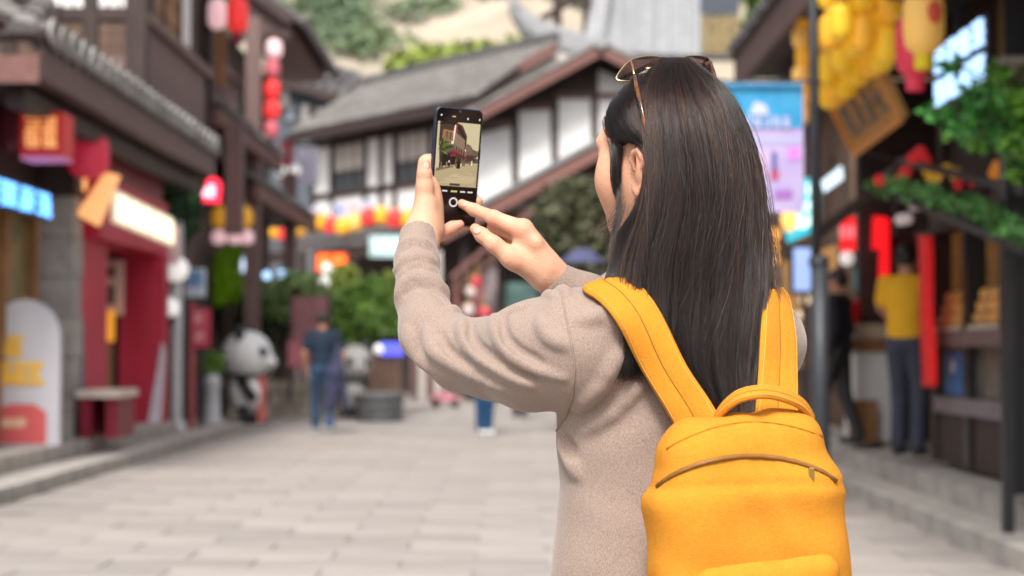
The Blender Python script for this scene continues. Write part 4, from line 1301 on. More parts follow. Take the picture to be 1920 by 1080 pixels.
for i, yy in enumerate((9.5, 10.5, 11.45, 12.4, 13.38)):
    MB().span((WX3 - .03, yy - .075, 0.355), (WX3 + .14, yy + .075, 2.3)).build('post', BLACK if i < 4 else WOOD_D, B3)
MB().span((WX3 - .06, 8.6, 1.24), (WX3 + .2, 13.3, 1.36)).build('window_sill', WOOD_P, B3)
MB().span((WX3 - .04, 8.6, .74), (WX3 + .1, 13.3, .86)).build('bottom_rail', mat('mauve_rail', (0.22, 0.18, 0.2), 0.6, 0.2, 4), B3)
MB().span((WX3 - .04, 8.6, 2.12), (WX3 + .16, 13.3, 2.3)).build('head_rail', WOOD_D, B3)
MB().span((WX3, 8.6, 0.355), (WX3 + .08, 13.3, 0.74)).build('plinth', WOOD_D, B3)
for i, (y0, y1) in enumerate(((8.7, 9.42), (9.58, 10.42), (10.58, 11.37), (11.53, 12.32), (12.48, 13.30))):
    MB().span((WX3 + .03, y0, .862), (WX3 + .06, y1, 1.238)).build('base_panel', mat('smoky_panel', (0.17, 0.15, 0.12), 0.25, 0.5, 2.5), B3)
    MB().span((WX3 + .11, y0, 1.362), (WX3 + .115, y1, 2.118)).build('pane', mat('glowing_shop_pane', (0.30, 0.14, 0.045), 0.25, 0.6, 2, col2=(0.06, 0.03, 0.02), emit=(1.0, .45, .12), estr=.035), B3)  # panes emit faintly, standing in for the lit room behind
    # food on display: a heap of buns on the sill shelf
    o = thing('food_tray', ('tray heaped with golden buns behind the %s shop window from the right' % ORD[i]), 'food tray', (WX3 + .02, (y0 + y1) / 2, 1.36))
    MB().span((WX3 - .045, y0 + .03, 1.363), (WX3 + .10, y1 - .03, 1.39)).build('tray', mat('cream_tray', (0.72, 0.62, 0.5), 0.5, .1, 5), o)
    bm_ = mat('golden_crust', (0.80, 0.40, 0.12), 0.5, 0.35, 10, island=.25)
    k = 0
    for r in range(3):
        n = 7 - r
        for j in range(n):
            MB().ball((WX3 + .03 + r * .012, y0 + .10 + (j + r * .5) * ((y1 - y0 - .2) / 6), 1.44 + r * .085), (.055, .062, .05), 8, 6).build('bun', bm_, o, smooth=True)
o = thing('blue_notice', 'blue notice with a pale figure on the lower shop panel at the right', 'sign', (WX3, 12.9, .87))
MB().span((WX3 + .005, 12.62, .875), (WX3 + .029, 13.12, 1.2)).build('plate', mat('notice_blue', (0.03, 0.16, 0.42), 0.5, .2, 4), o)
MB().ball((WX3 + .0, 12.87, 1.09), (.006, .06, .06), 10, 6).build('picture', mat('notice_white', (0.55, 0.6, 0.7), .5), o)
# plaque
c1, c2, c3, c4 = (2.55, 12.0, at(1640, 100, 12)[2]), (2.55, 13.8, at(1640, 100, 12)[2] - .02), (2.77, 13.7, 2.80), (2.77, 12.05, 2.86)
o = thing('gold_plaque', 'gold signboard leaning forward under the right eave, below the yellow lanterns', 'signboard', c1)
c1, c2, c3, c4 = map(Vector, (c1, c2, c3, c4))
nn = (c2 - c1).cross(c4 - c1).normalized()
if nn.x > 0: nn = -nn
MB().prism([c1, c2, c3, c4], -nn * .05).build('board', mat('plaque_gold', (0.62, 0.30, 0.07), 0.5, 0.25, 4), o)
fr_ = MB()
for p, q_ in ((c1, c2), (c2, c3), (c3, c4), (c4, c1)):
    fr_.bar(p + nn * .012, q_ + nn * .012, .06, .035, up=nn)
fr_.build('frame', mat('plaque_edge', (0.72, 0.30, 0.06), 0.5, .2, 5), o)
for i in range(4):
    w0 = c3 + (c4 - c3) * (0.09 + i * 0.215) + (c2 - c3) * 0.17
    q = MB(); glyph_strokes(q, w0 + nn * .012, (c4 - c3), (c2 - c3), .28, .32, .035, 150 + i, .015)
    q.build('character', mat('plaque_grey', (0.22, 0.19, 0.15), 0.6, .2, 5), o)
MB().bar(c1 + nn * -.1, (c1.x, c1.y, 3.52), .02).build('hanger', METAL_D, o)
MB().bar(c2 + nn * -.1, (c2.x, c2.y, 3.52), .02).build('hanger', METAL_D, o)
MB().bar(c3 - nn * .08, (WX3 + .1, c3.y, c3.z - .1), .06).build('bracket', WOOD_D, o)
# yellow lantern strings
def copy_lantern(src, loc, label):
    o = copy_tree(src)
    o.location = loc
    o['label'] = label
    return o


lab_y = 'small yellow lantern in the dense cluster under the right eave above the gold signboard'
src = None
gg = random.Random(9)
proto = {}
for i in range(11):
    Y = 11.2 + i * 0.36
    for j in range(4):
        X = 2.02 + j * 0.16 + gg.uniform(-.02, .02)
        for k in range(2 if j < 2 else 2):
            z = 3.72 - j * 0.07 - k * 0.27 + gg.uniform(-.03, .03)
            if 2.3 < 960:
                key = (j + k + i) % 3 == 0
                loc = (X, Y + gg.uniform(-.05, .05), z)
                ppx = 960 + X / Y * 3200
                if ppx < 1550:
                    continue
                if key not in proto:
                    proto[key] = make_lantern(loc, 0.088, 0.25, YEL_L if key else mat('bright_yellow_lantern', (0.86, 0.55, 0.03), 0.5, .15, 5, emit=(1.0, 0.52, 0.02), estr=.10), lab_y, group='yellow lantern cluster')
                else:
                    copy_lantern(proto[key], loc, lab_y)
for k in range(6):
    make_lantern(at(1507 - (k % 2) * 6, 35 + k * 36, 13.4), 0.07, 0.17, YEL_P if k % 2 else YEL_L, 'yellow lantern in the vertical string left of the lamp post, %s from the top' % ORD[k], group='yellow lantern string left of the post', cord=.05)
make_lantern(at(1732, 40, 10.2), 0.128, 0.40, YEL_P, 'largest pale yellow lantern with red emblem, right under the eave', tassel=.04, capm=mat('lemon_paper', (.85, .62, .02), .5, .1, 5))
eb = MB(); pe = at(1752, 22, 10.07); eb.ball(pe, (.045, .012, .07), 10, 6)
lnt = [x for x in bpy.data.objects if x.get('label', '').startswith('largest pale')][0]
eb.build('emblem', mat('emblem_red', (0.75, 0.10, 0.06), .5), lnt)
make_lantern(at(1715, 85, 10.6), 0.125, 0.40, RED_DL, 'crimson lantern behind the largest yellow lantern', tassel=.03)
# white neon on the beam
NS = neon('neon_sign', 'bluish white two line neon sign above the hanging plants at the right', (3.02, 12.15, 2.92), (3.02, 10.85, 2.92), 0.46, 4, NEON_W, mat('sign_backing', (0.06, 0.05, 0.06), .6), 170, .022, rows=2)
MB().bar((3.02, 11.5, 3.38), (3.02, 11.5, 3.82), .03).build('hanger', METAL_D, NS)
MB().bar((at(1900, 200, 10.2)[0], 10.2, 3.82), (at(1900, 200, 10.2)[0], 10.2, 0.36), .14).build('corner_post', BLACK, B3)
o = thing('carved_bracket', 'pale carved bracket at the right picture edge above the plants', 'bracket', at(1905, 130, 10))
for k in range(3):
    MB().lathe([(.03, 0), (.05, .03), (.035, .06), (.05, .09), (.03, .12)], at(1885 + k * 16, 150, 10.05), 10).build('baluster', mat('carved_pale', (.42, .35, .3), .6, .3, 8), o)
MB().bar(at(1878, 112, 10.05), at(1935, 112, 10.05), .04).build('rail', mat('carved_pale', (.42, .35, .3)), o)
# porch canopy with garland
CP = thing('porch_canopy', 'dark slatted porch canopy with lights below the plants on the right', 'canopy', (2.8, 11.5, 2.2))
def bar_px(x0, y0, Y0, x1, y1, Y1, w, nm, m):
    MB().bar(at(x0, y0, Y0), at(x1, y1, Y1), w).build(nm, m, CP)
bar_px(1655, 355, 12.7, 1925, 470, 9.3, .05, 'edge_bar', BLACK)
bar_px(1690, 300, 12.9, 1925, 360, 9.9, .05, 'upper_bar', BLACK)
for k in range(7):
    s = k / 6
    bar_px(1660 + 250 * s, 362 + 100 * s, 12.6 - 3.2 * s, 1700 + 230 * s, 305 + 60 * s, 12.9 - 3 * s, .03, 'slat', WOOD_D)
bar_px(1640, 350, 12.75, 1715, 285, 13.2, .05, 'brace', mat('grey_brace', (.18, .16, .16), .5))
bar_px(1530, 440, 14.5, 1720, 300, 13.2, .07, 'brace', WOOD_D)
for px, py, Y in ((1680, 372, 12.4), (1812, 428, 10.9)):
    bar_px(px, py, Y, px, py + 70, Y, .03, 'hanging_post', BLACK)
bar_px(1890, 440, 10.0, 1890, 1010, 10.0, .06, 'post', BLACK)
V = thing('hanging_vine', 'leafy green vine hanging over the white neon sign at the top right', 'plant', at(1840, 230, 9.6))
bl = []
for (px, py, r) in ((1790, 120, .06), (1760, 215, .06), (1800, 230, .09), (1840, 190, .1), (1880, 170, .1), (1850, 250, .1), (1900, 230, .12), (1915, 280, .1), (1740, 210, .04), (1790, 250, .05), (1870, 140, .07), (1820, 160, .06), (1920, 200, .12), (1905, 330, .05), (1830, 270, .05), (1930, 260, .12)):
    bl.append((tuple(at(px, py, 9.6 + gg.uniform(-.25, .25))), (r * 1.25, r * 1.3, r)))
leaves('foliage', bl[:9], 560, 0.05, mat('vine_leaf', (0.07, 0.28, 0.05), .4, .35, 4, island=.45), V, 41)
leaves('pale_foliage', bl[9:], 330, 0.05, mat('vine_leaf_bright', (0.20, 0.46, 0.06), .4, .3, 4, island=.45), V, 42)
b = MB()
for i in range(0, len(bl) - 1, 2):
    b.tube([at(1930, 120, 9.7), (np.array(bl[i][0]) + at(1900, 170, 9.6)) / 2, bl[i][0]], .007, 5)
b.build('stem', mat('vine_stem', (.12, .14, .05), .6), V)
V2 = thing('flower_garland', 'green garland with orange and red flowers along the porch canopy edge', 'garland', at(1780, 390, 11))
bl, fl = [], []
for k in range(17):
    s = k / 16
    Y = 12.6 - 3.3 * s
    bl.append((tuple(at(1645 + 285 * s, 345 + 85 * s ** 1.3 + gg.uniform(-8, 12), Y)), (.10, .12, .055 + .02 * s)))
leaves('foliage', bl, 1300, 0.035, mat('garland_leaf', (0.12, 0.32, 0.08), .45, .35, 4, island=.5), V2, 43)
MB().tube([x[0] for x in bl], .012, 5).build('stem', mat('vine_stem', (.12, .14, .05)), V2)
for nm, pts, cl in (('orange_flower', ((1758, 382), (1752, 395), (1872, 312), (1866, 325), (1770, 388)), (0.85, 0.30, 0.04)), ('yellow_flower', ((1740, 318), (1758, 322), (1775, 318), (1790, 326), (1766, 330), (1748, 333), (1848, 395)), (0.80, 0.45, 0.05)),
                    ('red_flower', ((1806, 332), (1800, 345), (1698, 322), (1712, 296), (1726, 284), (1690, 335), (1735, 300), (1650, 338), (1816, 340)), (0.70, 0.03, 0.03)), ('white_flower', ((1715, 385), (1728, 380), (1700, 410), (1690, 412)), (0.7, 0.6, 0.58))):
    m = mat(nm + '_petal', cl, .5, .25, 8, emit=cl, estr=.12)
    for (px, py) in pts:
        c = at(px, py, 11.6 if px > 1780 else 12.3)
        b = MB()
        for a in range(6):
            M = Matrix.Rotation(a * math.pi / 3, 3, 'Y')
            b.ball(Vector(c) + M @ Vector((.026, 0, 0)), (.026, .018, .02), 6, 4)
        b.ball(c, .02, 6, 4)
        b.build(nm, m, V2, smooth=True)
# red lit shop further along
RS = thing('red_lit_sign', 'bright red curved shop sign with a red side strip right of the lamp post', 'sign', at(1620, 440, 16.5))
pts = []
for k in range(9):
    s = k / 8
    pts.append(at(1575 + 85 * s, 470 - 6 * s - 12 * math.sin(math.pi * s) * -0.2, 17.0 - s))
top = [at(1578 + 84 * k / 8, 418 - 12 * math.sin(math.pi * (0.25 + 0.5 * k / 8)) - 2 * k / 8, 17.0 - k / 8) for k in range(9)]
RG = glow('red_lit_face', (1.0, 0.008, 0.012), 0.45, (0.7, 0.02, 0.03))
MB().prism(pts + top[::-1], (0.02, 0.06, 0)).build('face', RG, RS)
for k in range(6):
    q = MB()
    a = Vector(pts[k]) * .6 + Vector(top[k]) * .4
    glyph_strokes(q, a + Vector((-.01, -.012, -.02)), Vector(pts[8]) - Vector(pts[0]), (0, 0, 1), .062, .15, .010, 190 + k, .01)
    q.build('character', glow('pink_lit', (1.0, .30, .34), 0.5), RS)
MB().prism([at(1647, 560, 16.0), at(1668, 560, 16.0), at(1668, 410, 16.0), at(1652, 410, 16.0)], (0, .03, 0)).build('side_strip', RG, RS)
o = thing('teal_board', 'dark teal menu board below the red lit sign', 'board', at(1625, 540, 17.2))
a, c = at(1602, 542, 17.2), at(1648, 458, 17.2)
MB().span((a[0], 17.2, a[2]), (c[0], 17.25, c[2])).build('panel', mat('teal_panel', (0.03, 0.09, 0.08), .5, .3, 4), o)
a, c = at(1603, 541, 17.18), at(1646, 506, 17.18)
MB().span((a[0], 17.17, a[2]), (c[0], 17.195, c[2])).build('lower_panel', mat('teal_light', (0.05, 0.26, 0.26), .5, .2, 4, emit=(.1, .5, .5), estr=.12), o)
MB().bar(at(1625, 458, 17.22), at(1625, 400, 17.22), .03).build('hanger', METAL_D, o)
CS = thing('shop_counter', 'pale shop counter under the red lit sign', 'counter', at(1630, 700, 16.2))
a, c = at(1590, 636, 16.2), at(1668, 608, 16.2)
MB().span((a[0], 15.9, a[2]), (c[0], 16.6, c[2])).build('top', mat('counter_wood', (0.52, 0.38, 0.26), .5, .2, 4), CS)
MB().span((a[0] + .03, 16.0, 0.36), (c[0], 16.55, a[2] - .12)).build('front', WHITE, CS)
MB().span((a[0] - .02, 15.95, a[2] - .115), (c[0] + .02, 16.58, a[2] - .003)).build('brown_edge', WOOD_O, CS)
MB().span((a[0] - .05, 15.85, 0.355), (a[0] + .2, 15.98, .75)).build('crate_panel', WOOD_O, CS)
o = thing('red_tin', 'bright red tin on the pale shop counter', 'tin', at(1597, 600, 16.0))
MB().lathe([(.085, 0), (.085, .17), (.09, .18), (.09, .2), (.03, .21)], at(1597, 605, 16.1) , 12).build('body', mat('tin_red', (.65, .02, .02), .4), o)
MB().bar(at(1583, 570, 16.1), at(1611, 570, 16.1), .02).build('handle', METAL_D, o)
MB().ball(at(1588, 484, 17), .075).build('globe', WARM_W, thing('small_globe', 'small warm white globe left of the teal board', 'lamp', at(1588, 484, 17)), smooth=True)
# turquoise sign and lights left of the lamp post
TS = thing('turquoise_sign', 'turquoise shop sign with white lit characters left of the lamp post', 'sign', at(1500, 400, 19))
MB().prism([at(1462, 405, 19), at(1477, 455, 19), at(1538, 428, 18.2), at(1538, 332, 18.2), at(1505, 335, 18.6), at(1500, 385, 18.6)], (.02, .08, 0)).build('board', NEON_T, TS)
for k, (px, py) in enumerate(((1494, 428), (1510, 424), (1494, 400), (1512, 396), (1512, 366))):
    p = at(px, py, 18.2)
    q = MB(); glyph_strokes(q, p, (1, 0, 0), (0, 0, 1), .095, .13, .02, 210 + k, .02)
    q.build('character', glow('mint_white_neon', (.65, 1.0, .9), 1.1), TS)
MB().ball(at(1480, 412, 18.2), (.09, .03, .13)).build('mascot_light', glow('amber_spot', (1.0, .5, .12), 0.8), TS, smooth=True)
LB = thing('light_box', 'small white light box right of the lamp post, above the red sign', 'sign', at(1560, 335, 15))
MB().prism([at(1540, 340, 15.4), at(1544, 360, 15.4), at(1580, 334, 14.7), at(1577, 310, 14.7)], (.02, .06, 0)).build('face', glow('white_box', (.7, .88, 1.0), 0.7), LB)
MB().bar(at(1560, 325, 15.1), at(1560, 290, 15.1), .02).build('hanger', METAL_D, LB)
SCN = thing('bright_screen', 'bluish white screen low behind the lamp post', 'screen', at(1510, 505, 18))
a, c = at(1490, 545, 18), at(1532, 465, 18)
MB().span((a[0], 18, a[2]), (c[0], 18.06, c[2])).build('face', glow('screen_glow', (.40, .55, 1.0), .5), SCN)
MB().span((a[0] - .04, 18.061, a[2] - .04), (c[0] + .04, 18.12, c[2] + .04)).build('case', BLACK, SCN)
MB().bar(((a[0] + c[0]) / 2, 18.1, a[2]), ((a[0] + c[0]) / 2, 18.1, .36), .05).build('stand', METAL_D, SCN)
for k, (px, py) in enumerate(((1510, 562), (1500, 590))):
    o = thing('globe_light', '%s warm globe light below the bluish screen' % ('upper', 'lower')[k], 'lamp', at(px, py, 18.3))
    MB().ball(at(px, py, 18.3), .06 - .02 * k, 10, 7).build('globe', glow('warm_globe', (1.0, .75, .5), 0.6), o, smooth=True)
    MB().bar(at(px, py, 18.33), at(px, py - 25, 18.5), .012).build('cord', METAL_D, o)
# wall of the next house along the right
B4 = thing('far_right_house', 'dim brown house front beyond the lamp post on the right', 'building', (4.2, 21, .03))
MB().span((3.7, 18.6, .03), (8, 27, 5.0)).build('wall', mat('dim_brown_wall', (.16, .09, .06), .7, .4, 1.5), B4)
for k in range(3):
    w_ = MB().span((3.66, 19.4 + k * 2.2, 1.0), (3.699, 20.9 + k * 2.2, 2.4)).build('window', mat('amber_window', (.3, .16, .06), .4, .5, 3, emit=(1, .5, .15), estr=.15), B4)
    MB().span((3.62, 19.3 + k * 2.2, .92), (3.70, 21.0 + k * 2.2, .999)).build('sill', WOOD_D, w_)
tile_roof(B4, (3.2, 27, 4.2), (3.2, 18.6, 4.2), (5, 27, 5.2), .3, .1, TILE_D)
for k, py in enumerate((465, 487, 440)):
    o = thing('amber_lamp', 'amber glowing lamp at the edge of her hair, %s' % ('middle one of three', 'lowest of three', 'topmost of three')[k], 'lamp', at(1446, py, 22))
    MB().ball(at(1446 + k * 2, py, 22), .09, 10, 7).build('globe', glow('amber_glow', (1.0, .42, .08), 0.7), o, smooth=True)
    MB().bar(at(1446 + k * 2, py, 22.1), at(1470, py, 22.1), .02).build('arm', METAL_D, o)
# red cloth banner
o = thing('red_cloth_banner', 'long bright red hanging cloth banner beside the man in yellow', 'banner', at(1738, 440, 13.0))
q0 = []
n = 14
vs, fs = [], []
b = MB()
L0, L1 = [], []
for k in range(n + 1):
    s = k / n
    y_ = 440 + 285 * s
    L0.append(at(1722 + 8 * s + 1.5 * math.sin(s * 9), y_, 13.2)); L1.append(at(1748 + 9 * s + 1.5 * math.sin(s * 9 + .5), y_, 12.75))
for k in range(n):
    b.add([L0[k], L1[k], L1[k + 1], L0[k + 1]], [(0, 1, 2, 3)])
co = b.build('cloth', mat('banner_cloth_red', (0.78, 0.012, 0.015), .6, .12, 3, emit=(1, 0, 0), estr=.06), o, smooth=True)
md = co.modifiers.new('thick', 'SOLIDIFY'); md.thickness = .01
MB().bar(at(1718, 438, 13.25), at(1752, 438, 12.7), .025).build('rod', BLACK, o)
MB().bar(at(1700, 350, 12.9), at(1735, 438, 12.95), .012).build('cord', BLACK, o)
# ================================================================== soft bodies: distance fields turned into meshes
class Field:
    def __init__(self):
        self.p = []

    def cone(self, a, b, ra, rb=None, k=0.02, op='u'):
        self.p.append(('c', np.array(a, np.float32), np.array(b, np.float32), float(ra), float(ra if rb is None else rb), k, op))
        return self

    def chain(self, pts, rs, k=0.02, op='u'):
        if len(pts) == 1:
            return self.cone(pts[0], pts[0], rs[0], rs[0], k, op)
        for i in range(len(pts) - 1):
            self.cone(pts[i], pts[i + 1], rs[i], rs[i + 1], k, op)
        return self

    def ell(self, c, r, M=None, k=0.02, op='u'):
        """ellipsoid; rows of M are its axes"""
        self.p.append(('e', np.array(c, np.float32), np.array(r, np.float32), np.eye(3, dtype=np.float32) if M is None else np.array(M, np.float32), 0, k, op))
        return self

    def rbox(self, c, s, rad, M=None, k=0.02, op='u'):
        self.p.append(('b', np.array(c, np.float32), np.array(s, np.float32), np.eye(3, dtype=np.float32) if M is None else np.array(M, np.float32), rad, k, op))
        return self

    def plane(self, p, n, k=0.01, op='s'):
        self.p.append(('p', np.array(p, np.float32), np.array(n, np.float32) / np.linalg.norm(n), 0, 0, k, op))
        return self

    def __call__(self, P):
        P = np.asarray(P, np.float32)
        lo, hi = P.min(0), P.max(0)
        cc, cr = (lo + hi) / 2, float(np.linalg.norm(hi - lo)) / 2
        d = np.full(len(P), 9.0, np.float32)
        for q in self.p:
            ty, k, op = q[0], q[5], q[6]
            if ty == 'c':
                a, b, ra, rb = q[1:5]
                # far from this chunk of points: leave it out
                mid = (a + b) / 2
                if np.linalg.norm(mid - cc) - cr - np.linalg.norm(b - a) / 2 - max(ra, rb) > 0.12 and op == 's':
                    continue
                ab = b - a
                L = float(ab @ ab)
                ap = P - a
                t = np.clip((ap @ ab) / L, 0, 1) if L > 1e-12 else np.zeros(len(P), np.float32)
                e = np.linalg.norm(ap - t[:, None] * ab, axis=1) - (ra + (rb - ra) * t)
            elif ty == 'e':
                c, r, M = q[1:4]
                l = (P - c) @ M.T
                k0 = np.linalg.norm(l / r, axis=1)
                k1 = np.linalg.norm(l / (r * r), axis=1)
                e = k0 * (k0 - 1) / np.maximum(k1, 1e-6)
            elif ty == 'b':
                c, s, M, rad = q[1:5]
                l = np.abs((P - c) @ M.T) - (s - rad)
                e = np.linalg.norm(np.maximum(l, 0), axis=1) + np.minimum(l.max(1), 0) - rad
            else:
                e = (P - q[1]) @ q[2]
            if op == 'u':
                h = np.clip(0.5 + 0.5 * (d - e) / k, 0, 1)
                d = d * (1 - h) + e * h - k * h * (1 - h)
            elif op == 's':
                h = np.clip(0.5 - 0.5 * (d + e) / k, 0, 1)
                d = d * (1 - h) - e * h + k * h * (1 - h)
            elif op == 'i':
                h = np.clip(0.5 - 0.5 * (d - e) / k, 0, 1)
                d = d * (1 - h) + e * h + k * h * (1 - h)
        return d


def sdf_mesh(field, lo, hi, h, smooth=1):
    """surface nets over the blocks of the grid that the surface runs through"""
    lo = np.array(lo, float)
    hi = np.array(hi, float)
    B = 8
    nb = np.maximum(np.ceil((hi - lo) / h / B).astype(int), 1)
    n = nb * B
    bi = np.stack(np.meshgrid(*[np.arange(k) for k in nb], indexing='ij'), -1).reshape(-1, 3)
    cen = lo + (bi * B + (B - 1) / 2) * h
    dc = np.concatenate([field(c) for c in np.array_split(cen, max(1, len(cen) // 60000))])
    D = np.empty(tuple(nb) + (B, B, B), np.float32)
    D[bi[:, 0], bi[:, 1], bi[:, 2]] = dc[:, None, None, None]
    act = np.nonzero(np.abs(dc) < B * h * 1.25 + 0.006)[0]
    off = np.stack(np.meshgrid(*[np.arange(B)] * 3, indexing='ij'), -1).reshape(-1, 3)
    for ch in np.array_split(act, max(1, len(act) // 64)):
        if not len(ch):
            continue
        P = lo + (bi[ch][:, None, :] * B + off[None]) * h
        v = field(P.reshape(-1, 3)).reshape(len(ch), B, B, B)
        D[bi[ch, 0], bi[ch, 1], bi[ch, 2]] = v
    D = D.transpose(0, 3, 1, 4, 2, 5).reshape(n)
    ins = D < 0
    s = np.zeros(tuple(n - 1), np.int8)
    for dx in (0, 1):
        for dy in (0, 1):
            for dz in (0, 1):
                s += ins[dx:n[0] - 1 + dx, dy:n[1] - 1 + dy, dz:n[2] - 1 + dz]
    C = np.argwhere((s > 0) & (s < 8))
    acc = np.zeros((len(C), 3))
    cnt = np.zeros(len(C))
    cor = [(x, y, z) for x in (0, 1) for y in (0, 1) for z in (0, 1)]
    for a in cor:
        for ax in range(3):
            if a[ax]:
                continue
            b = list(a)
            b[ax] = 1
            da = D[C[:, 0] + a[0], C[:, 1] + a[1], C[:, 2] + a[2]]
            db = D[C[:, 0] + b[0], C[:, 1] + b[1], C[:, 2] + b[2]]
            m = (da < 0) != (db < 0)
            t = np.where(m, da / np.where(m, da - db, 1), 0)
            p = np.array(a, float)[None].repeat(len(C), 0)
            p[:, ax] = t
            acc[m] += p[m]
            cnt[m] += 1
    V = lo + (C + acc / cnt[:, None]) * h
    idx = np.full(tuple(n - 1), -1, np.int32)
    idx[C[:, 0], C[:, 1], C[:, 2]] = np.arange(len(C))
    Q = []
    for ax in range(3):
        o1, o2 = [(1, 2), (2, 0), (0, 1)][ax]
        sl = [slice(1, -1)] * 3
        sa = list(sl); sb = list(sl)
        sa[ax] = slice(0, n[ax] - 1); sb[ax] = slice(1, n[ax])
        ia, ib = ins[tuple(sa)], ins[tuple(sb)]
        E = np.argwhere(ia != ib)
        base = E.copy()
        for q in range(3):
            if q != ax:
                base[:, q] += 1
        fl = ia[tuple(E.T)]
        ring = []
        for (u, v) in ((-1, -1), (0, -1), (0, 0), (-1, 0)):
            c = base.copy()
            c[:, o1] += u
            c[:, o2] += v
            ok = ((c >= 0) & (c < n - 1)).all(1)
            r = np.where(ok, idx[np.clip(c[:, 0], 0, n[0] - 2), np.clip(c[:, 1], 0, n[1] - 2), np.clip(c[:, 2], 0, n[2] - 2)], -1)
            ring.append(r)
        ring = np.stack(ring, 1)
        g = (ring >= 0).all(1)
        ring, fl = ring[g], fl[g]
        ring[~fl] = ring[~fl][:, ::-1]
        Q.append(ring)
    Q = np.concatenate(Q)
    for _ in range(smooth):
        sm = np.zeros_like(V); ct = np.zeros(len(V))
        for i in range(4):
            for j in (1, 3):
                np.add.at(sm, Q[:, i], V[Q[:, (i + j) % 4]])
                np.add.at(ct, Q[:, i], 1)
        ok = ct > 0
        V[ok] = V[ok] * 0.5 + 0.5 * sm[ok] / ct[ok, None]
    return V, Q


def np_obj(name, parts, mats, parent=None):
    """one mesh object of [(V, Q)] pieces"""
    Vs, Qs, o = [], [], 0
    for V, Q in parts:
        Vs.append(V); Qs.append(Q + o); o += len(V)
    V, Q = np.concatenate(Vs), np.concatenate(Qs)
    if parent is not None:
        Mi = np.array(wmat(parent).inverted())
        V = V @ Mi[:3, :3].T + Mi[:3, 3]
    me = bpy.data.meshes.new(name)
    me.vertices.add(len(V))
    me.vertices.foreach_set('co', V.astype(np.float32).ravel())
    me.loops.add(Q.size)
    me.loops.foreach_set('vertex_index', Q.astype(np.int32).ravel())
    me.polygons.add(len(Q))
    me.polygons.foreach_set('loop_start', np.arange(0, Q.size, 4, dtype=np.int32))
    me.update(calc_edges=True)
    me.validate()
    return link_mesh(name, me, mats, parent, smooth=True)


SKIN = mat('skin', (0.66, 0.375, 0.25), 0.55, 0.0, 30, 0.16, col2=(0.63, 0.34, 0.22), bscale=330, spec=0.28, sss=0.10)
SKIN_D = mat('tanned_skin', (0.50, 0.25, 0.15), 0.55, 0.15, 6)
def skin_with_flush():
    """the same skin, rosier where the 'flush' of knuckles, fingertips and ears is set on the mesh"""
    m = SKIN.copy(); m.name = 'skin_rosy'
    n, l = m.node_tree.nodes, m.node_tree.links
    b = n['Principled BSDF']
    src = b.inputs['Base Color'].links[0].from_socket
    a = n.new('ShaderNodeAttribute'); a.attribute_name = 'flush'
    mx = n.new('ShaderNodeMix'); mx.data_type = 'RGBA'
    mx.inputs[7].default_value = (0.62, 0.22, 0.155, 1)
    l.new(a.outputs['Fac'], mx.inputs[0]); l.new(src, mx.inputs[6]); l.new(mx.outputs[2], b.inputs['Base Color'])
    return m


HAIR_B = mat('black_hair', (0.018, 0.014, 0.013), 0.45, 0.3, 30)


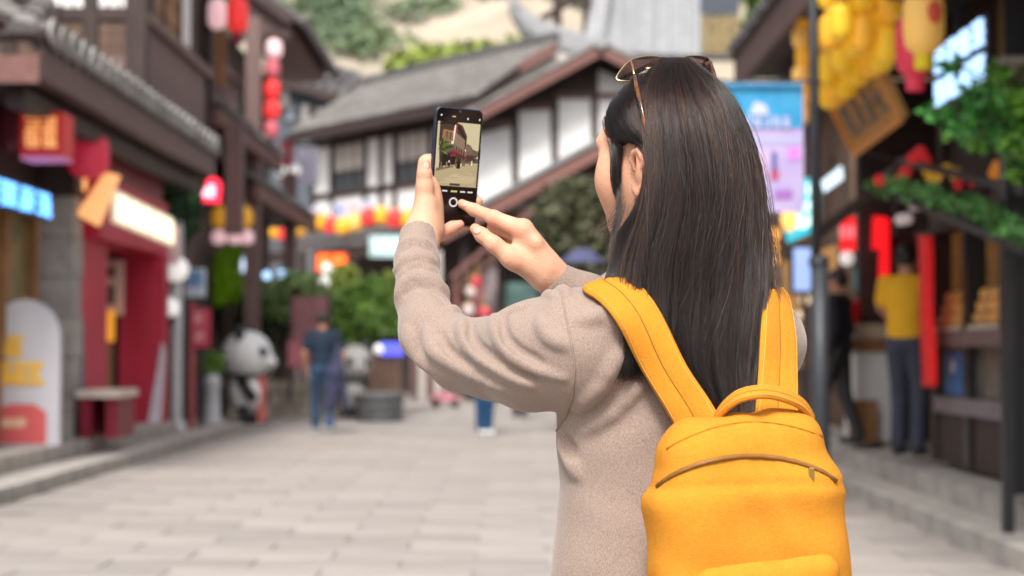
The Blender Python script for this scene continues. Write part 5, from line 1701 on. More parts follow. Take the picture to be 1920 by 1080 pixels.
# ------------------------------------------------------------------ passers-by
def figure(label, x, y, z, face, H, shirt, trousers, shoes, hands, feet, skin=SKIN_D, hair=HAIR_B, lean=0.0, long_sleeve=False, h=0.0125):
    """a person standing at x, y, z; face = heading angle from +y; hands and feet in local metres (x right, y forward, z up)"""
    o = thing('person', label, 'person', (x, y, z), face)
    k = H / 1.70
    Lp = lambda p: np.array(p, float) * k
    hipL, hipR = Lp((-.085, 0, .90)), Lp((.085, 0, .90))
    shL, shR = Lp((-.175, lean, 1.39)), Lp((.175, lean, 1.39))
    neck, head = Lp((0, lean, 1.44)), Lp((0, lean + .02, 1.58))
    ft = [Lp(f) for f in feet]
    knee = [(a + b) / 2 + Lp((0, .05, .03)) for a, b in zip((hipL, hipR), ft)]
    hd = [Lp(q) for q in hands]
    elb = [(a + b) / 2 + Lp((sx * .05, -.06, -.02)) for a, b, sx in zip((shL, shR), hd, (-1, 1))]
    bd = Field()
    bd.ell(head, Lp((.075, .095, .118)), k=.01).cone(head - Lp((0, .0, .03)), head + Lp((0, .05, -.085)), .06 * k, .045 * k, .03)
    bd.cone(head + Lp((0, .092, -.005)), head + Lp((0, .108, -.03)), .011 * k, .014 * k, .012)
    for s in (-1, 1):
        bd.ell(head + Lp((s * .078, -.005, -.01)), Lp((.014, .02, .032)), k=.008)
        bd.ell(head + Lp((s * .03, .096, .012)), Lp((.014, .012, .009)), k=.004, op='s')
    bd.cone(head - Lp((0, .02, .05)), neck - Lp((0, 0, .03)), .055 * k, .06 * k, .02)
    bd.cone(Lp((0, lean, 1.33)), Lp((0, 0, .95)), .10 * k, .10 * k, .05)
    for i in range(2):
        sh, e, w = (shL, shR)[i], elb[i], hd[i]
        bd.chain([sh, e, w], [.046 * k, .038 * k, .027 * k], .02)
        d = (w - e) / np.linalg.norm(w - e)
        px_ = np.array((1.0, 0, 0)) * (1 if i else -1)
        bd.cone(w, w + d * .07 * k, .028 * k, .03 * k, .02)
        for f in range(4):
            r0 = w + d * .075 * k + np.array((0, (f - 1.5) * .018 * k, 0))
            bd.chain([r0, r0 + d * .04 * k, r0 + d * (.065 - abs(f - 1.3) * .008) * k - px_ * .015 * k], [.0105 * k, .0095 * k, .008 * k], .004)
        bd.chain([w + d * .025 * k + np.array((0, .022 * k, 0)), w + d * .055 * k + np.array((0, .042 * k, 0)), w + d * .08 * k + np.array((0, .045 * k, 0))], [.014 * k, .011 * k, .009 * k], .008)
        bd.chain([(hipL, hipR)[i], knee[i], ft[i] + Lp((0, 0, .08))], [.075 * k, .05 * k, .04 * k], .03)
    lo, hi = Lp((-.55, -.5, .02)), Lp((.55, .6, 1.76))
    toW = lambda VQ: (VQ[0] @ np.array(wmat(o))[:3, :3].T + np.array(wmat(o))[:3, 3], VQ[1])
    np_obj('body', [toW(sdf_mesh(bd, lo, hi, h))], skin, o)
    s_ = Field()
    s_.ell(Lp((0, lean, 1.25)), Lp((.185, .125, .22)), k=.05).ell(Lp((0, lean * .4, 1.0)), Lp((.165, .125, .18)), k=.08)
    s_.cone(neck - Lp((0, 0, .05)), shL - Lp((0, 0, .01)), .065 * k, .06 * k, .04).cone(neck - Lp((0, 0, .05)), shR - Lp((0, 0, .01)), .065 * k, .06 * k, .04)
    for i in range(2):
        sh, e, w = (shL, shR)[i], elb[i], hd[i]
        if long_sleeve:
            s_.chain([sh, e, w - (w - e) * .06], [.068 * k, .056 * k, .042 * k], .03)
        else:
            s_.cone(sh, sh + (e - sh) * .72, .068 * k, .064 * k, .03)
    s_.plane(Lp((0, 0, .86)), (0, 0, 1), .006, 's') if False else None
    np_obj('shirt', [toW(sdf_mesh(s_, lo, hi, h))], shirt, o)
    tr_ = Field()
    tr_.ell(Lp((0, 0, .93)), Lp((.16, .12, .13)), k=.04)
    for i in range(2):
        tr_.chain([(hipL, hipR)[i], knee[i], ft[i] + Lp((0, -.01, .09))], [.092 * k, .07 * k, .062 * k], .03)
    np_obj('trousers', [toW(sdf_mesh(tr_, lo, hi, h))], trousers, o)
    sf_ = Field()
    for i in range(2):
        sf_.cone(ft[i] + Lp((0, -.03, .042)), ft[i] + Lp((0, .15, .035)), .042 * k, .036 * k, .01)
    sf_.plane((0, 0, 0.004), (0, 0, 1), .004, 's')
    np_obj('shoes', [toW(sdf_mesh(sf_, lo - .02, hi, h))], shoes, o)
    hr = Field()
    hr.ell(head + Lp((0, -.012, .018)), Lp((.083, .098, .116)), k=.01)
    hr.ell(head + Lp((0, .105, -.06)), Lp((.13, .085, .12)), k=.02, op='s')
    hr.ell(head + Lp((0, .0, -.13)), Lp((.2, .2, .075)), k=.02, op='s')
    np_obj('hair', [toW(sdf_mesh(hr, head - .2, head + .2, h * .8))], hair, o)
    return o


DENIM = mat('blue_denim', (0.035, 0.075, 0.145), 0.8, 0.4, 6, 0.3)
NAVY = mat('navy_cotton', (0.007, 0.020, 0.043), 0.8, 0.3, 5, 0.2)
p = on_z(596, 812, 0.03)
MAN = figure('man in a navy t-shirt and blue jeans walking away with a jacket in his hand', at(604, 800, p[1])[0], p[1], 0.03, R(8), 1.72, NAVY, DENIM, mat('grey_shoe', (.4, .42, .45), .6),
             [(-.23, .05, .92), (.27, .02, .86)], [(-.09, .16, 0.0), (.10, -.16, 0.02)])
o = thing('jacket', 'navy jacket hanging from the hand of the man in the navy t-shirt', 'jacket', at(628, 690, p[1] - .05))
fj = Field()
Yj = p[1] - .08
fj.cone(at(634, 652, Yj), at(628, 700, Yj), .05, .12, .03).cone(at(628, 700, Yj), at(618, 762, Yj), .12, .10, .05).cone(at(640, 690, Yj), at(648, 765, Yj), .05, .04, .03)
np_obj('cloth', [sdf_mesh(fj, at(585, 790, Yj) - np.array((.1, .3, .05)), at(670, 630, Yj) + np.array((.1, .3, .1)), .014)], mat('dusky_blue_cloth', (.045, .05, .10), .85, .4, 6, .4), o)
q = MB(); q.tube([at(634, 655, Yj), at(630, 640, Yj), at(638, 638, Yj)], .015, 6); q.build('collar_loop', NAVY, o)

YL = mat('yellow_cotton', (0.80, 0.42, 0.015), 0.8, 0.12, 4, 0.2)
xs = at(1700, 600, 13.9)
figure('man in a bright yellow t-shirt and dark trousers standing by the red cloth banner', xs[0], 13.9, 0.355, R(-35), 1.72, YL, mat('slate_trousers', (.05, .055, .085), .8, .3, 5), BLACK,
       [(-.20, .22, 1.05), (.22, .20, 1.02)], [(-.10, .05, 0), (.10, -.05, 0)])
xs = at(1573, 640, 15.6)
figure('dark haired person in black clothes just right of the lamp post', xs[0], 15.6, 0.355, R(60), 1.60, mat('black_coat', (.012, .012, .018), .85, .3, 5), BLACK, BLACK,
       [(-.22, .05, .86), (.22, .10, .86)], [(-.09, .18, 0), (.09, -.15, 0.0)], long_sleeve=True)
p = on_z(914, 815, 0.03)
figure('distant person in dark blue trousers and white shoes, half hidden by her raised arm', at(906, 800, p[1])[0], p[1], 0.03, R(200), 1.68, mat('rust_shirt', (.30, .12, .09), .8, .3, 4), mat('deep_blue_trousers', (.012, .06, .15), .8, .2, 5), WHITE,
       [(-.21, .05, .9), (.21, .02, .9)], [(-.07, .02, 0), (.06, .05, 0)])
xs = on_z(972, 782, 0.03)
figure('far dark figure in grey walking behind the distant person in blue trousers', xs[0] + .02, xs[1], 0.03, R(170), 1.66, mat('grey_shirt', (.16, .15, .15), .8, .3, 4), mat('charcoal_trousers', (.03, .03, .035), .8, .3, 5), BLACK,
       [(-.21, .05, .9), (.21, .02, .9)], [(-.09, .12, 0), (.09, -.12, 0)], h=.018)
# child's ride on car in the distance
xs = on_z(835, 764, .03)
o = thing('toy_car', 'small faded pink ride on toy car standing far down the street', 'toy car', xs)
k = .62
MB().box((0, 0, .16), (.62, .4, .13)).box((-.02, 0, .27), (.34, .34, .12)).build('body', mat('faded_pink', (.55, .22, .25), .5, .25, 6), o, local=True, bevel=.03)
for sx in (-1, 1):
    for sy in (-1, 1):
        b = MB(); b.lathe([(.02, -.03), (.085, -.03), (.09, 0), (.085, .03), (.02, .03)], (sx * .2, sy * .21, .095), 12, M=Matrix.Rotation(math.pi / 2, 3, 'X')); b.build('wheel', BLACK, o, local=True)
MB().tube([(.1, 0, .3), (.06, 0, .42)], .014, 6).tube([(.06, -.1, .42), (.06, .1, .42)], .012, 6).build('steering_wheel', METAL_L, o, local=True)
# ================================================================== the woman taking a picture
A3 = lambda px, py, Y: np.array(at(px, py, Y))
WM = thing('person', 'woman with long dark hair in a beige sweater seen from behind, raising a phone', 'person', (A3(1280, 700, 2.32)[0], 2.32, 0.03))
PSI = R(48)
hf = np.array((-math.sin(PSI), math.cos(PSI), 0.0))      # where her face points
hl = np.array((-math.cos(PSI), -math.sin(PSI), 0.0))     # towards her left ear
hu = np.array((0, 0, 1.0))
HM = np.stack([hl, hf, hu])
HC_ = A3(1252, 285, 2.33)
H_ = lambda l, f, u: HC_ + hl * l + hf * f + hu * u
BPSI = R(26)
bl_ = np.array((-math.cos(BPSI), -math.sin(BPSI), 0.0))
bf_ = np.array((-math.sin(BPSI), math.cos(BPSI), 0.0))
BM = np.stack([bl_, bf_, hu])

# ---- sweater
LARM = [(784, 440, 2.50, 35), (781, 490, 2.465, 39), (789, 555, 2.42, 46), (808, 622, 2.375, 58), (866, 666, 2.335, 66), (930, 672, 2.31, 77), (1000, 667, 2.27, 102), (1080, 656, 2.24, 115)]
RARM = [(1031, 521, 2.50, 36), (1100, 566, 2.52, 50), (1235, 662, 2.53, 62), (1345, 668, 2.44, 86), (1426, 640, 2.33, 84)]
larm_p = [A3(a, b, c) for a, b, c, r in LARM]; larm_r = [r * c / FPX for a, b, c, r in LARM]
rarm_p = [A3(a, b, c) for a, b, c, r in RARM]; rarm_r = [r * c / FPX for a, b, c, r in RARM]


def torso(F_, g=0.0):
    F_.ell(A3(1265, 730, 2.33), (.163 + g, .10 + g, .20 + g), BM, .05)
    F_.ell(A3(1262, 930, 2.33), (.152 + g, .105 + g, .24 + g), BM, .08)
    F_.ell(A3(1262, 1105, 2.33), (.168 + g, .122 + g, .15 + g), BM, .08)
    F_.cone(A3(1272, 628, 2.33), A3(1105, 648, 2.26), .062 + g, .068 + g, .05)
    F_.cone(A3(1272, 628, 2.33), A3(1420, 640, 2.34), .062 + g, .058 + g, .05)
    return F_


SW0 = Field()
torso(SW0)
SW0.chain(larm_p, larm_r, .014)
SW0.chain(rarm_p, rarm_r, .016)


def surf(field, px, py, y0=1.9, y1=2.9):
    """where a sight line first meets the body"""
    d = ray(px, py); d = d / d[1]
    Y = y0
    for _ in range(80):
        p = CAMP + d * Y
        e = float(field(p[None])[0])
        if e < 0.0006: return p
        Y += max(e * 0.85, .0006)
        if Y > y1: return None
    return CAMP + d * Y


def spath(field, pts, n=3, lift=0.0, fallback=2.3):
    out = []
    for i in range(len(pts) - 1):
        for k in range(n):
            t = k / n
            out.append((pts[i][0] + (pts[i + 1][0] - pts[i][0]) * t, pts[i][1] + (pts[i + 1][1] - pts[i][1]) * t))
    out.append(pts[-1])
    res = []
    for q in out:
        p = surf(field, *q)
        if p is not None:
            res.append(p + np.array((0, -lift, 0)))
    return res


SW = Field(); SW.p = list(SW0.p)
ridges = [      # (line on the cloth as measured, radius, softness, lift)
    ([(868, 600), (866, 622), (876, 646), (904, 672), (951, 701), (996, 722)], .0072, .009),
    ([(924, 586), (926, 610), (938, 640), (966, 668), (1010, 692), (1056, 708)], .0085, .008),
    ([(1010, 600), (1030, 632), (1058, 648)], .0026, .016),
    ([(800, 618), (806, 642), (816, 660), (840, 676), (886, 702), (940, 728)], .0080, .008),
    ([(762, 618), (776, 655), (800, 690)], .0040, .016),
    ([(745, 556), (756, 532), (780, 519), (808, 525), (832, 544), (852, 572)], .0085, .007),
    ([(741, 508), (758, 488), (784, 480), (814, 490)], .0050, .008),
    ([(750, 458), (775, 447), (806, 456)], .0042, .007),
    ([(838, 580), (858, 583), (884, 594)], .0060, .008),
    ([(1020, 558), (1030, 551), (1040, 559)], .0050, .007),
    ([(1044, 550), (1056, 544), (1066, 556)], .0055, .007),
    ([(960, 584), (975, 578), (992, 574)], .0035, .007),
    ([(1052, 820), (1066, 856), (1084, 890)], .0035, .018),
    ([(1100, 806), (1150, 772), (1215, 705)], .0040, .018),
    ([(1088, 765), (1126, 722), (1168, 650)], .0036, .018),
    ([(1090, 600), (1130, 590), (1160, 620)], .0030, .016),
]
for pts, r, k in ridges:
    P_ = spath(SW0, pts, 3, -r * .45)
    if len(P_) > 1:
        rr = [r * (0.40 + 0.60 * math.sin(math.pi * (0.10 + 0.80 * i / (len(P_) - 1)))) for i in range(len(P_))]
        SW.chain(P_, rr, k)
grooves = [
    ([(747, 578), (758, 552), (782, 538), (807, 543), (828, 559), (846, 582)], .0040, .006),
    ([(884, 604), (884, 628), (896, 650), (925, 672), (968, 698), (1010, 712)], .0032, .010),
    ([(944, 590), (944, 614), (952, 638), (974, 658), (1014, 680)], .0032, .010),
    ([(826, 622), (832, 646), (848, 664), (880, 686)], .0034, .009),
    ([(1046, 808), (1025, 792), (996, 780)], .0046, .008),
    ([(1060, 822), (1074, 852)], .0026, .014),
    ([(742, 526), (765, 504), (790, 499), (820, 510)], .0030, .008),
    ([(748, 472), (775, 460), (810, 470)], .0024, .007),
]
for pts, r, k in grooves:
    P_ = spath(SW0, pts, 3)
    n_ = len(P_)
    for i in range(n_ - 1):
        f = math.sin(math.pi * (0.1 + 0.8 * i / max(1, n_ - 1)))
        SW.cone(P_[i], P_[i + 1], r * f, r * f, k, 's')
# open the cuffs
dL = larm_p[0] - larm_p[1]; dL /= np.linalg.norm(dL)
dR = rarm_p[0] - rarm_p[1]; dR /= np.linalg.norm(dR)
SW.plane(larm_p[0] + dL * .006, -dL, .003)
SW.p[-1] = SW.p[-1]
cutL, cutR = larm_p[0] + dL * .004, rarm_p[0] + dR * .002


class Sweater:
    """the cloth, cut off square at the cuffs and hollow there"""
    def __init__(self, f): self.f = f
    def __call__(self, P):
        P = np.asarray(P, np.float32)
        d = self.f(P)
        d = d + 0.0011 * np.sin(P[:, 0] * 46 + 2 * np.sin(P[:, 2] * 31)) * np.sin(P[:, 2] * 40 + P[:, 1] * 25)
        for c, n, a, r in ((cutL, dL, larm_p[0], larm_r[0] - .005), (cutR, dR, rarm_p[0], rarm_r[0] - .005)):
            near = np.linalg.norm(P - c, axis=1) < .11
            s = (P - c) @ n
            d = np.where(near, np.maximum(d, s), d)
            ax = P - a; ax = ax - ((ax @ n)[:, None]) * n
            hole = np.maximum(np.linalg.norm(ax, axis=1) - r, -(s + .03))
            d = np.where(near, np.maximum(d, -hole), d)
        # neck opening
        return d.astype(np.float32)


SW.p = [q for q in SW.p if q[0] != 'p']
SWF = Sweater(SW)


def knit():
    m = bpy.data.materials.new('beige_knit')
    m.use_nodes = True
    n, l = m.node_tree.nodes, m.node_tree.links
    b = n['Principled BSDF']
    b.inputs['Roughness'].default_value = 0.92
    b.inputs['Specular IOR Level'].default_value = 0.12
    b.inputs['Sheen Weight'].default_value = 0.25
    b.inputs['Sheen Roughness'].default_value = 0.5
    tc = n.new('ShaderNodeTexCoord')
    t1 = n.new('ShaderNodeTexNoise'); t1.inputs['Scale'].default_value = 820; t1.inputs['Detail'].default_value = 2
    mp = n.new('ShaderNodeMapping'); mp.inputs['Scale'].default_value = (1, 1, 0.45)
    t2 = n.new('ShaderNodeTexNoise'); t2.inputs['Scale'].default_value = 26; t2.inputs['Detail'].default_value = 4
    l.new(tc.outputs['Object'], mp.inputs[0]); l.new(mp.outputs[0], t1.inputs[0]); l.new(tc.outputs['Object'], t2.inputs[0])
    r1 = n.new('ShaderNodeValToRGB')
    r1.color_ramp.elements[0].position, r1.color_ramp.elements[1].position = 0.30, 0.70
    r1.color_ramp.elements[0].color = (0.22, 0.162, 0.132, 1)
    r1.color_ramp.elements[1].color = (0.345, 0.262, 0.22, 1)
    l.new(t1.outputs[0], r1.inputs[0])
    mx = n.new('ShaderNodeMix'); mx.data_type = 'RGBA'; mx.blend_type = 'MULTIPLY'; mx.inputs[0].default_value = 0.35
    r2 = n.new('ShaderNodeValToRGB')
    r2.color_ramp.elements[0].position, r2.color_ramp.elements[1].position = 0.35, 0.65
    r2.color_ramp.elements[0].color = (0.88, 0.87, 0.86, 1)
    r2.color_ramp.elements[1].color = (1, 1, 1, 1)
    l.new(t2.outputs[0], r2.inputs[0])
    l.new(r1.outputs[0], mx.inputs[6]); l.new(r2.outputs[0], mx.inputs[7])
    l.new(mx.outputs[2], b.inputs['Base Color'])
    ad = n.new('ShaderNodeMath'); ad.operation = 'MULTIPLY_ADD'; ad.inputs[1].default_value = 0.5
    l.new(t1.outputs[0], ad.inputs[0]); l.new(t2.outputs[0], ad.inputs[2])
    bp = n.new('ShaderNodeBump'); bp.inputs['Strength'].default_value = 0.35; bp.inputs['Distance'].default_value = 0.002
    l.new(ad.outputs[0], bp.inputs['Height']); l.new(bp.outputs[0], b.inputs['Normal'])
    return m


KNIT = knit()
s_lo, s_hi = A3(725, 1190, 2.5) - np.array((.02, .42, 0)), A3(1520, 420, 2.3) + np.array((.02, .32, .03))
class Hem:
    def __init__(self, f): self.f = f
    def __call__(self, P):
        return np.maximum(self.f(P), np.float32(A3(1262, 1150, 2.33)[2]) - np.asarray(P, np.float32)[:, 2])
SWO = np_obj('sweater', [sdf_mesh(Hem(SWF), s_lo, s_hi, 0.0028, 1)], KNIT, WM)
# seams: thin raised lines laid on the cloth
def seam(name, pts, r, m, parent, lift=0.0002, n=6):
    P_ = spath(SWF, pts, n, lift)
    return MB().tube(P_, r, 6).build(name, m, parent, smooth=True)
SEAM = mat('seam_thread', (0.30, 0.22, 0.18), 0.9, 0.2, 80)
seam('shoulder_seam', [(1054, 556), (1062, 600), (1072, 645), (1078, 690), (1074, 740), (1062, 780), (1043, 808)], .0013, SEAM, SWO)

# ---- trousers and shoes (below the picture)
TRF = Field()
TRF.ell(A3(1262, 1140, 2.33), (.155, .11, .12), BM, .05)
for s, fx in ((1, .03), (-1, .02)):
    hp = A3(1262, 1170, 2.33) + bl_ * s * .085
    ftp = np.array((hp[0] + bl_[0] * s * .03, hp[1] + bl_[1] * s * .03 + .02, .12))
    TRF.chain([hp, (hp + ftp) / 2 + bf_ * .03, ftp], [.088, .068, .062], .03)
np_obj('trousers', [sdf_mesh(TRF, A3(1262, 1170, 2.33) - np.array((.36, .3, .84)), A3(1262, 1170, 2.33) + np.array((.36, .3, .2)), .011)], DENIM, WM)
SHF = Field()
for s in (1, -1):
    hp = A3(1262, 1170, 2.33) + bl_ * s * .115 + np.array((0, .02, 0))
    SHF.cone(np.array((hp[0], hp[1], .075)) - bf_ * .04, np.array((hp[0], hp[1], .068)) + bf_ * .13, .045, .038, .01)
SHF.plane((0, 0, .034), (0, 0, 1), .004)
np_obj('shoes', [sdf_mesh(SHF, A3(1262, 1170, 2.33) * np.array((1, 1, 0)) - np.array((.36, .36, 0)), A3(1262, 1170, 2.33) * np.array((1, 1, 0)) + np.array((.36, .36, .16)), .009)], WHITE, WM)

# ---- body: head, neck, trunk, arms, legs and both hands in one mesh
HDF = Field()
HDF.ell(H_(0, -.004, .004), (.072, .093, .101), HM, .01)
HDF.ell(H_(0, .040, -.047), (.061, .062, .076), HM, .03)
HDF.ell(H_(0, .068, .018), (.048, .022, .03), HM, .03)
for s in (1, -1):
    HDF.ell(H_(s * .040, .052, -.036), (.030, .034, .036), HM, .02)
    HDF.ell(H_(s * .031, .094, .002), (.015, .012, .010), HM, .010, 's')
    HDF.ell(H_(s * .031, .080, .002), (.0125, .0125, .0115), HM, .002)
    HDF.cone(H_(s * .045, .082, .017), H_(s * .016, .096, .019), .005, .006, .012)
HDF.cone(H_(0, .092, .004), H_(0, .110, -.033), .008, .0115, .014)
for s in (1, -1):
    HDF.cone(H_(s * .009, .104, -.035), H_(s * .010, .100, -.036), .0075, .0065, .006)
HDF.ell(H_(0, .096, -.062), (.021, .009, .006), HM, .006).ell(H_(0, .094, -.072), (.018, .009, .006), HM, .006)
HDF.cone(H_(-.02, .1, -.067), H_(.02, .1, -.067), .0015, .0015, .003, 's')
HDF.cone(H_(0, .074, -.100), H_(0, .080, -.098), .020, .018, .02)
HDF.cone(H_(0, -.012, -.06), A3(1272, 610, 2.34), .054, .058, .03)
def ear(F_, s):
    E = lambda f, u, o: H_(s * (.0715 + o), f - .012, u * .92 - .038)
    rim = [(.010, .008, .003), (.012, .022, .007), (.004, .033, .012), (-.009, .034, .019), (-.018, .024, .023), (-.020, .010, .022), (-.016, -.006, .017), (-.009, -.019, .011), (0, -.027, .007), (.008, -.023, .003)]
    F_.chain([E(*q) for q in rim], [.004, .0042, .0046, .0048, .0048, .0046, .0044, .005, .0062, .005], .004)
    F_.chain([E(.008, -.018, .002), E(-.006, 0, .010), E(-.006, .018, .013)], [.007, .007, .006], .008)
    F_.chain([E(-.006, .024, .016), E(-.010, .008, .017), E(-.006, -.010, .012)], [.0035, .004, .0035], .004)
ear(HDF, 1); ear(HDF, -1)

# phone placement
PHC = A3(853, 313, 2.545)
pyaw, ppit = R(27), R(7)
pu = np.array((math.cos(pyaw), math.sin(pyaw), 0))            # towards its right edge
pn = np.array((math.sin(pyaw), -math.cos(pyaw), 0))           # out of the screen
pv = np.array((0.0, 0, 1)) * math.cos(ppit) + pn * math.sin(ppit)
roll = R(-1.2)
pu, pv = pu * math.cos(roll) + pv * math.sin(roll), pv * math.cos(roll) - pu * math.sin(roll)
pn = np.cross(pu, pv)
PW, PH, PT = .0775, .1755, .0085
def PP(x, y, z=0.0):
    """point on the phone: x,y from -1 to 1 across its face, z metres in front of the screen"""
    return PHC + pu * (x * PW / 2) + pv * (y * PH / 2) + pn * (PT / 2 + z)
def on_phone(px, py, z=0.0):
    d = ray(px, py); o = PHC + pn * (PT / 2 + z)
    return CAMP + d * (((o - CAMP) @ pn) / (d @ pn))

HF = Field()        # left hand
wL = A3(788, 452, 2.505)
bk = -PT - .002
HF.cone(A3(782, 500, 2.475), wL, .025, .0245, .02)
HF.cone(wL, A3(796, 418, 2.515), .024, .021, .02)
HF.cone(A3(792, 428, 2.512), A3(799, 385, 2.512), .0205, .0160, .015)                # ball of the thumb
HF.chain([A3(797, 392, 2.510), A3(797, 350, 2.508), A3(796.5, 325, 2.506), A3(797.5, 307, 2.507)], [.0150, .0112, .0098, .0072], .006)
HF.ell(A3(798.5, 309, 2.5005), (.0052, .002, .0075), None, .0015, 'u')
kn = [PP(-.95, .02, bk - .012), PP(-.80, -.22, bk - .012), PP(-.72, -.45, bk - .012), PP(-.70, -.68, bk - .010)]
for q, r in zip(kn, (.0145, .0145, .014, .013)):
    HF.cone(A3(800, 432, 2.525), q, .017, r, .016)
HF.chain([kn[0], PP(-.1, .15, bk - .018), PP(.75, -.45, bk - .012), PP(1.10, -.56, bk + .004)], [.0115, .0105, .0095, .0082], .005)
HF.chain([kn[1], PP(0, -.20, bk - .020), PP(.8, -.62, bk - .012), PP(1.12, -.70, bk + .003)], [.0115, .0105, .0095, .0082], .005)
HF.chain([kn[2], PP(-.1, -.62, bk - .024), PP(.62, -.88, bk - .016), PP(.85, -.98, bk - .004)], [.0115, .0105, .0095, .008], .005)
HF.chain([A3(806, 440, 2.527), A3(826, 438, 2.545), A3(848, 427, 2.548), A3(862, 421, 2.545)], [.0145, .0105, .009, .0070], .006)

HR = Field()        # right hand, pointing
tip = on_phone(866, 382, .0085)
yT = float(tip[1])
wR = A3(1030, 515, 2.50)
HR.cone(A3(1085, 560, 2.515), wR, .0255, .0225, .02)
ik, mk, rk, pk = A3(981, 431, 2.478), A3(987, 445, 2.498), A3(992, 462, 2.520), A3(996, 480, 2.538)
for q, r in ((ik, .0150), (mk, .0150), (rk, .0145), (pk, .013)):
    HR.cone(wR, q, .0205, r, .014)
HR.cone(A3(1010, 490, 2.495), A3(985, 455, 2.49), .021, .018, .012)
HR.chain([ik, A3(925, 408, 2.490), A3(890, 394, yT - .008), tip], [.0135, .0105, .0090, .0068], .006)
HR.chain([mk, A3(928, 424, 2.530), A3(918, 445, 2.548), A3(940, 458, 2.532)], [.0130, .0108, .0096, .0085], .005)
HR.chain([rk, A3(934, 437, 2.552), A3(929, 458, 2.565), A3(950, 468, 2.548)], [.0125, .0104, .0092, .0082], .005)
HR.chain([pk, A3(950, 455, 2.568), A3(944, 472, 2.575), A3(962, 482, 2.560)], [.0112, .0092, .0082, .0075], .005)
HR.cone(A3(1012, 505, 2.492), A3(958, 484, 2.475), .0225, .0155, .016)
HR.chain([A3(965, 488, 2.476), A3(926, 458, 2.473), A3(904, 441, 2.478), A3(891, 429, 2.481)], [.0150, .0118, .0104, .0078], .006)
HR.chain([A3(1030, 500, 2.478), A3(1005, 455, 2.470), ik + np.array((0, -.004, .004))], [.006, .0055, .007], .012)     # tendon ridge

TB = Field()
torso(TB, -.022)
TB.chain(larm_p[1:], [max(.022, r - .022) for r in larm_r[1:]], .03)
TB.chain(rarm_p[1:], [max(.022, r - .02) for r in rarm_r[1:]], .03)
for s in (1, -1):
    hp = A3(1262, 1170, 2.33) + bl_ * s * .085
    ftp = np.array((hp[0] + bl_[0] * s * .03, hp[1] + bl_[1] * s * .03 + .02, .10))
    TB.chain([hp, (hp + ftp) / 2 + bf_ * .03, ftp], [.07, .05, .045], .03)
pL, pR = A3(740, 512, 2.5), A3(910, 290, 2.6)
parts = [sdf_mesh(TB, A3(1262, 1170, 2.33) - np.array((.46, .4, .80)), A3(1500, 480, 2.3) + np.array((.05, .4, .0)), .010),
         sdf_mesh(HDF, H_(0, 0, -.26) - np.array((.16, .16, 0)), H_(0, 0, .12) + np.array((.16, .16, 0)), .0030),
         sdf_mesh(HF, np.array((pL[0] - .02, 2.42, pL[2])), np.array((pR[0] + .05, 2.66, pR[2] + .03)), .0019),
         sdf_mesh(HR, np.array((A3(855, 500, 2.48)[0], 2.40, A3(900, 580, 2.5)[2])), np.array((A3(1095, 500, 2.5)[0], 2.64, A3(900, 365, 2.5)[2])), .0019)]
BODY = np_obj('body', parts, skin_with_flush(), WM)
_bv = np.concatenate([p[0] for p in parts])
_fl = np.zeros(len(_bv))
for c, r, a in [(ik, .011, .45), (mk, .011, .45), (rk, .010, .4), (A3(925, 408, 2.480), .009, .40), (A3(890, 394, yT - .016), .007, .3), (tip, .008, .55), (A3(891, 429, 2.475), .009, .5), (A3(926, 458, 2.463), .009, .35),
                (A3(958, 484, 2.460), .011, .3), (A3(797.5, 307, 2.50), .009, .5), (A3(797, 350, 2.50), .009, .3), (A3(932, 436, 2.54), .020, .75), (A3(862, 421, 2.54), .012, .5), (A3(835, 438, 2.54), .014, .5), (PP(1.1, -.56, bk), .010, .6),
                (H_(.085, -.02, -.02), .016, .45), (H_(.085, -.015, -.06), .012, .4), (H_(.045, .05, -.04), .025, .25), (H_(0, .11, -.033), .012, .3)]:
    _fl = np.maximum(_fl, a * np.exp(-.5 * (np.linalg.norm(_bv - c, axis=1) / r) ** 2))
_at = BODY.data.attributes.new('flush', 'FLOAT', 'POINT')
if len(BODY.data.vertices) == len(_fl):
    _at.data.foreach_set('value', _fl.astype(np.float32))
NAIL = mat('finger_nail', (0.68, 0.36, 0.27), 0.5, 0.1, 40, spec=.2)
nb = MB()
def nail(field, px, py, w, h, ang, nm='fingernail'):
    c = surf(field, px, py, 2.3, 2.75)
    if c is None: return
    e = .0015
    g_ = np.array([float(field((c + d)[None])[0]) - float(field((c - d)[None])[0]) for d in (np.array((e, 0, 0)), np.array((0, e, 0)), np.array((0, 0, e)))])
    g_ /= np.linalg.norm(g_)
    up = np.array((math.cos(ang), 0, math.sin(ang))); up = up - g_ * (up @ g_); up /= np.linalg.norm(up)
    sd = np.cross(up, g_)
    b = MB()
    M = Matrix((sd, up, g_)).transposed()
    b.ball(c - g_ * .0004, (w, h, .0011), 12, 8, M=M)
    b.build(nm, NAIL, BODY, smooth=True)
nail(HF, 799, 311, .0048, .0062, R(85))
nail(HR, 894, 432, .0052, .0066, R(140))
nail(HR, 872, 383, .0042, .0060, R(165))
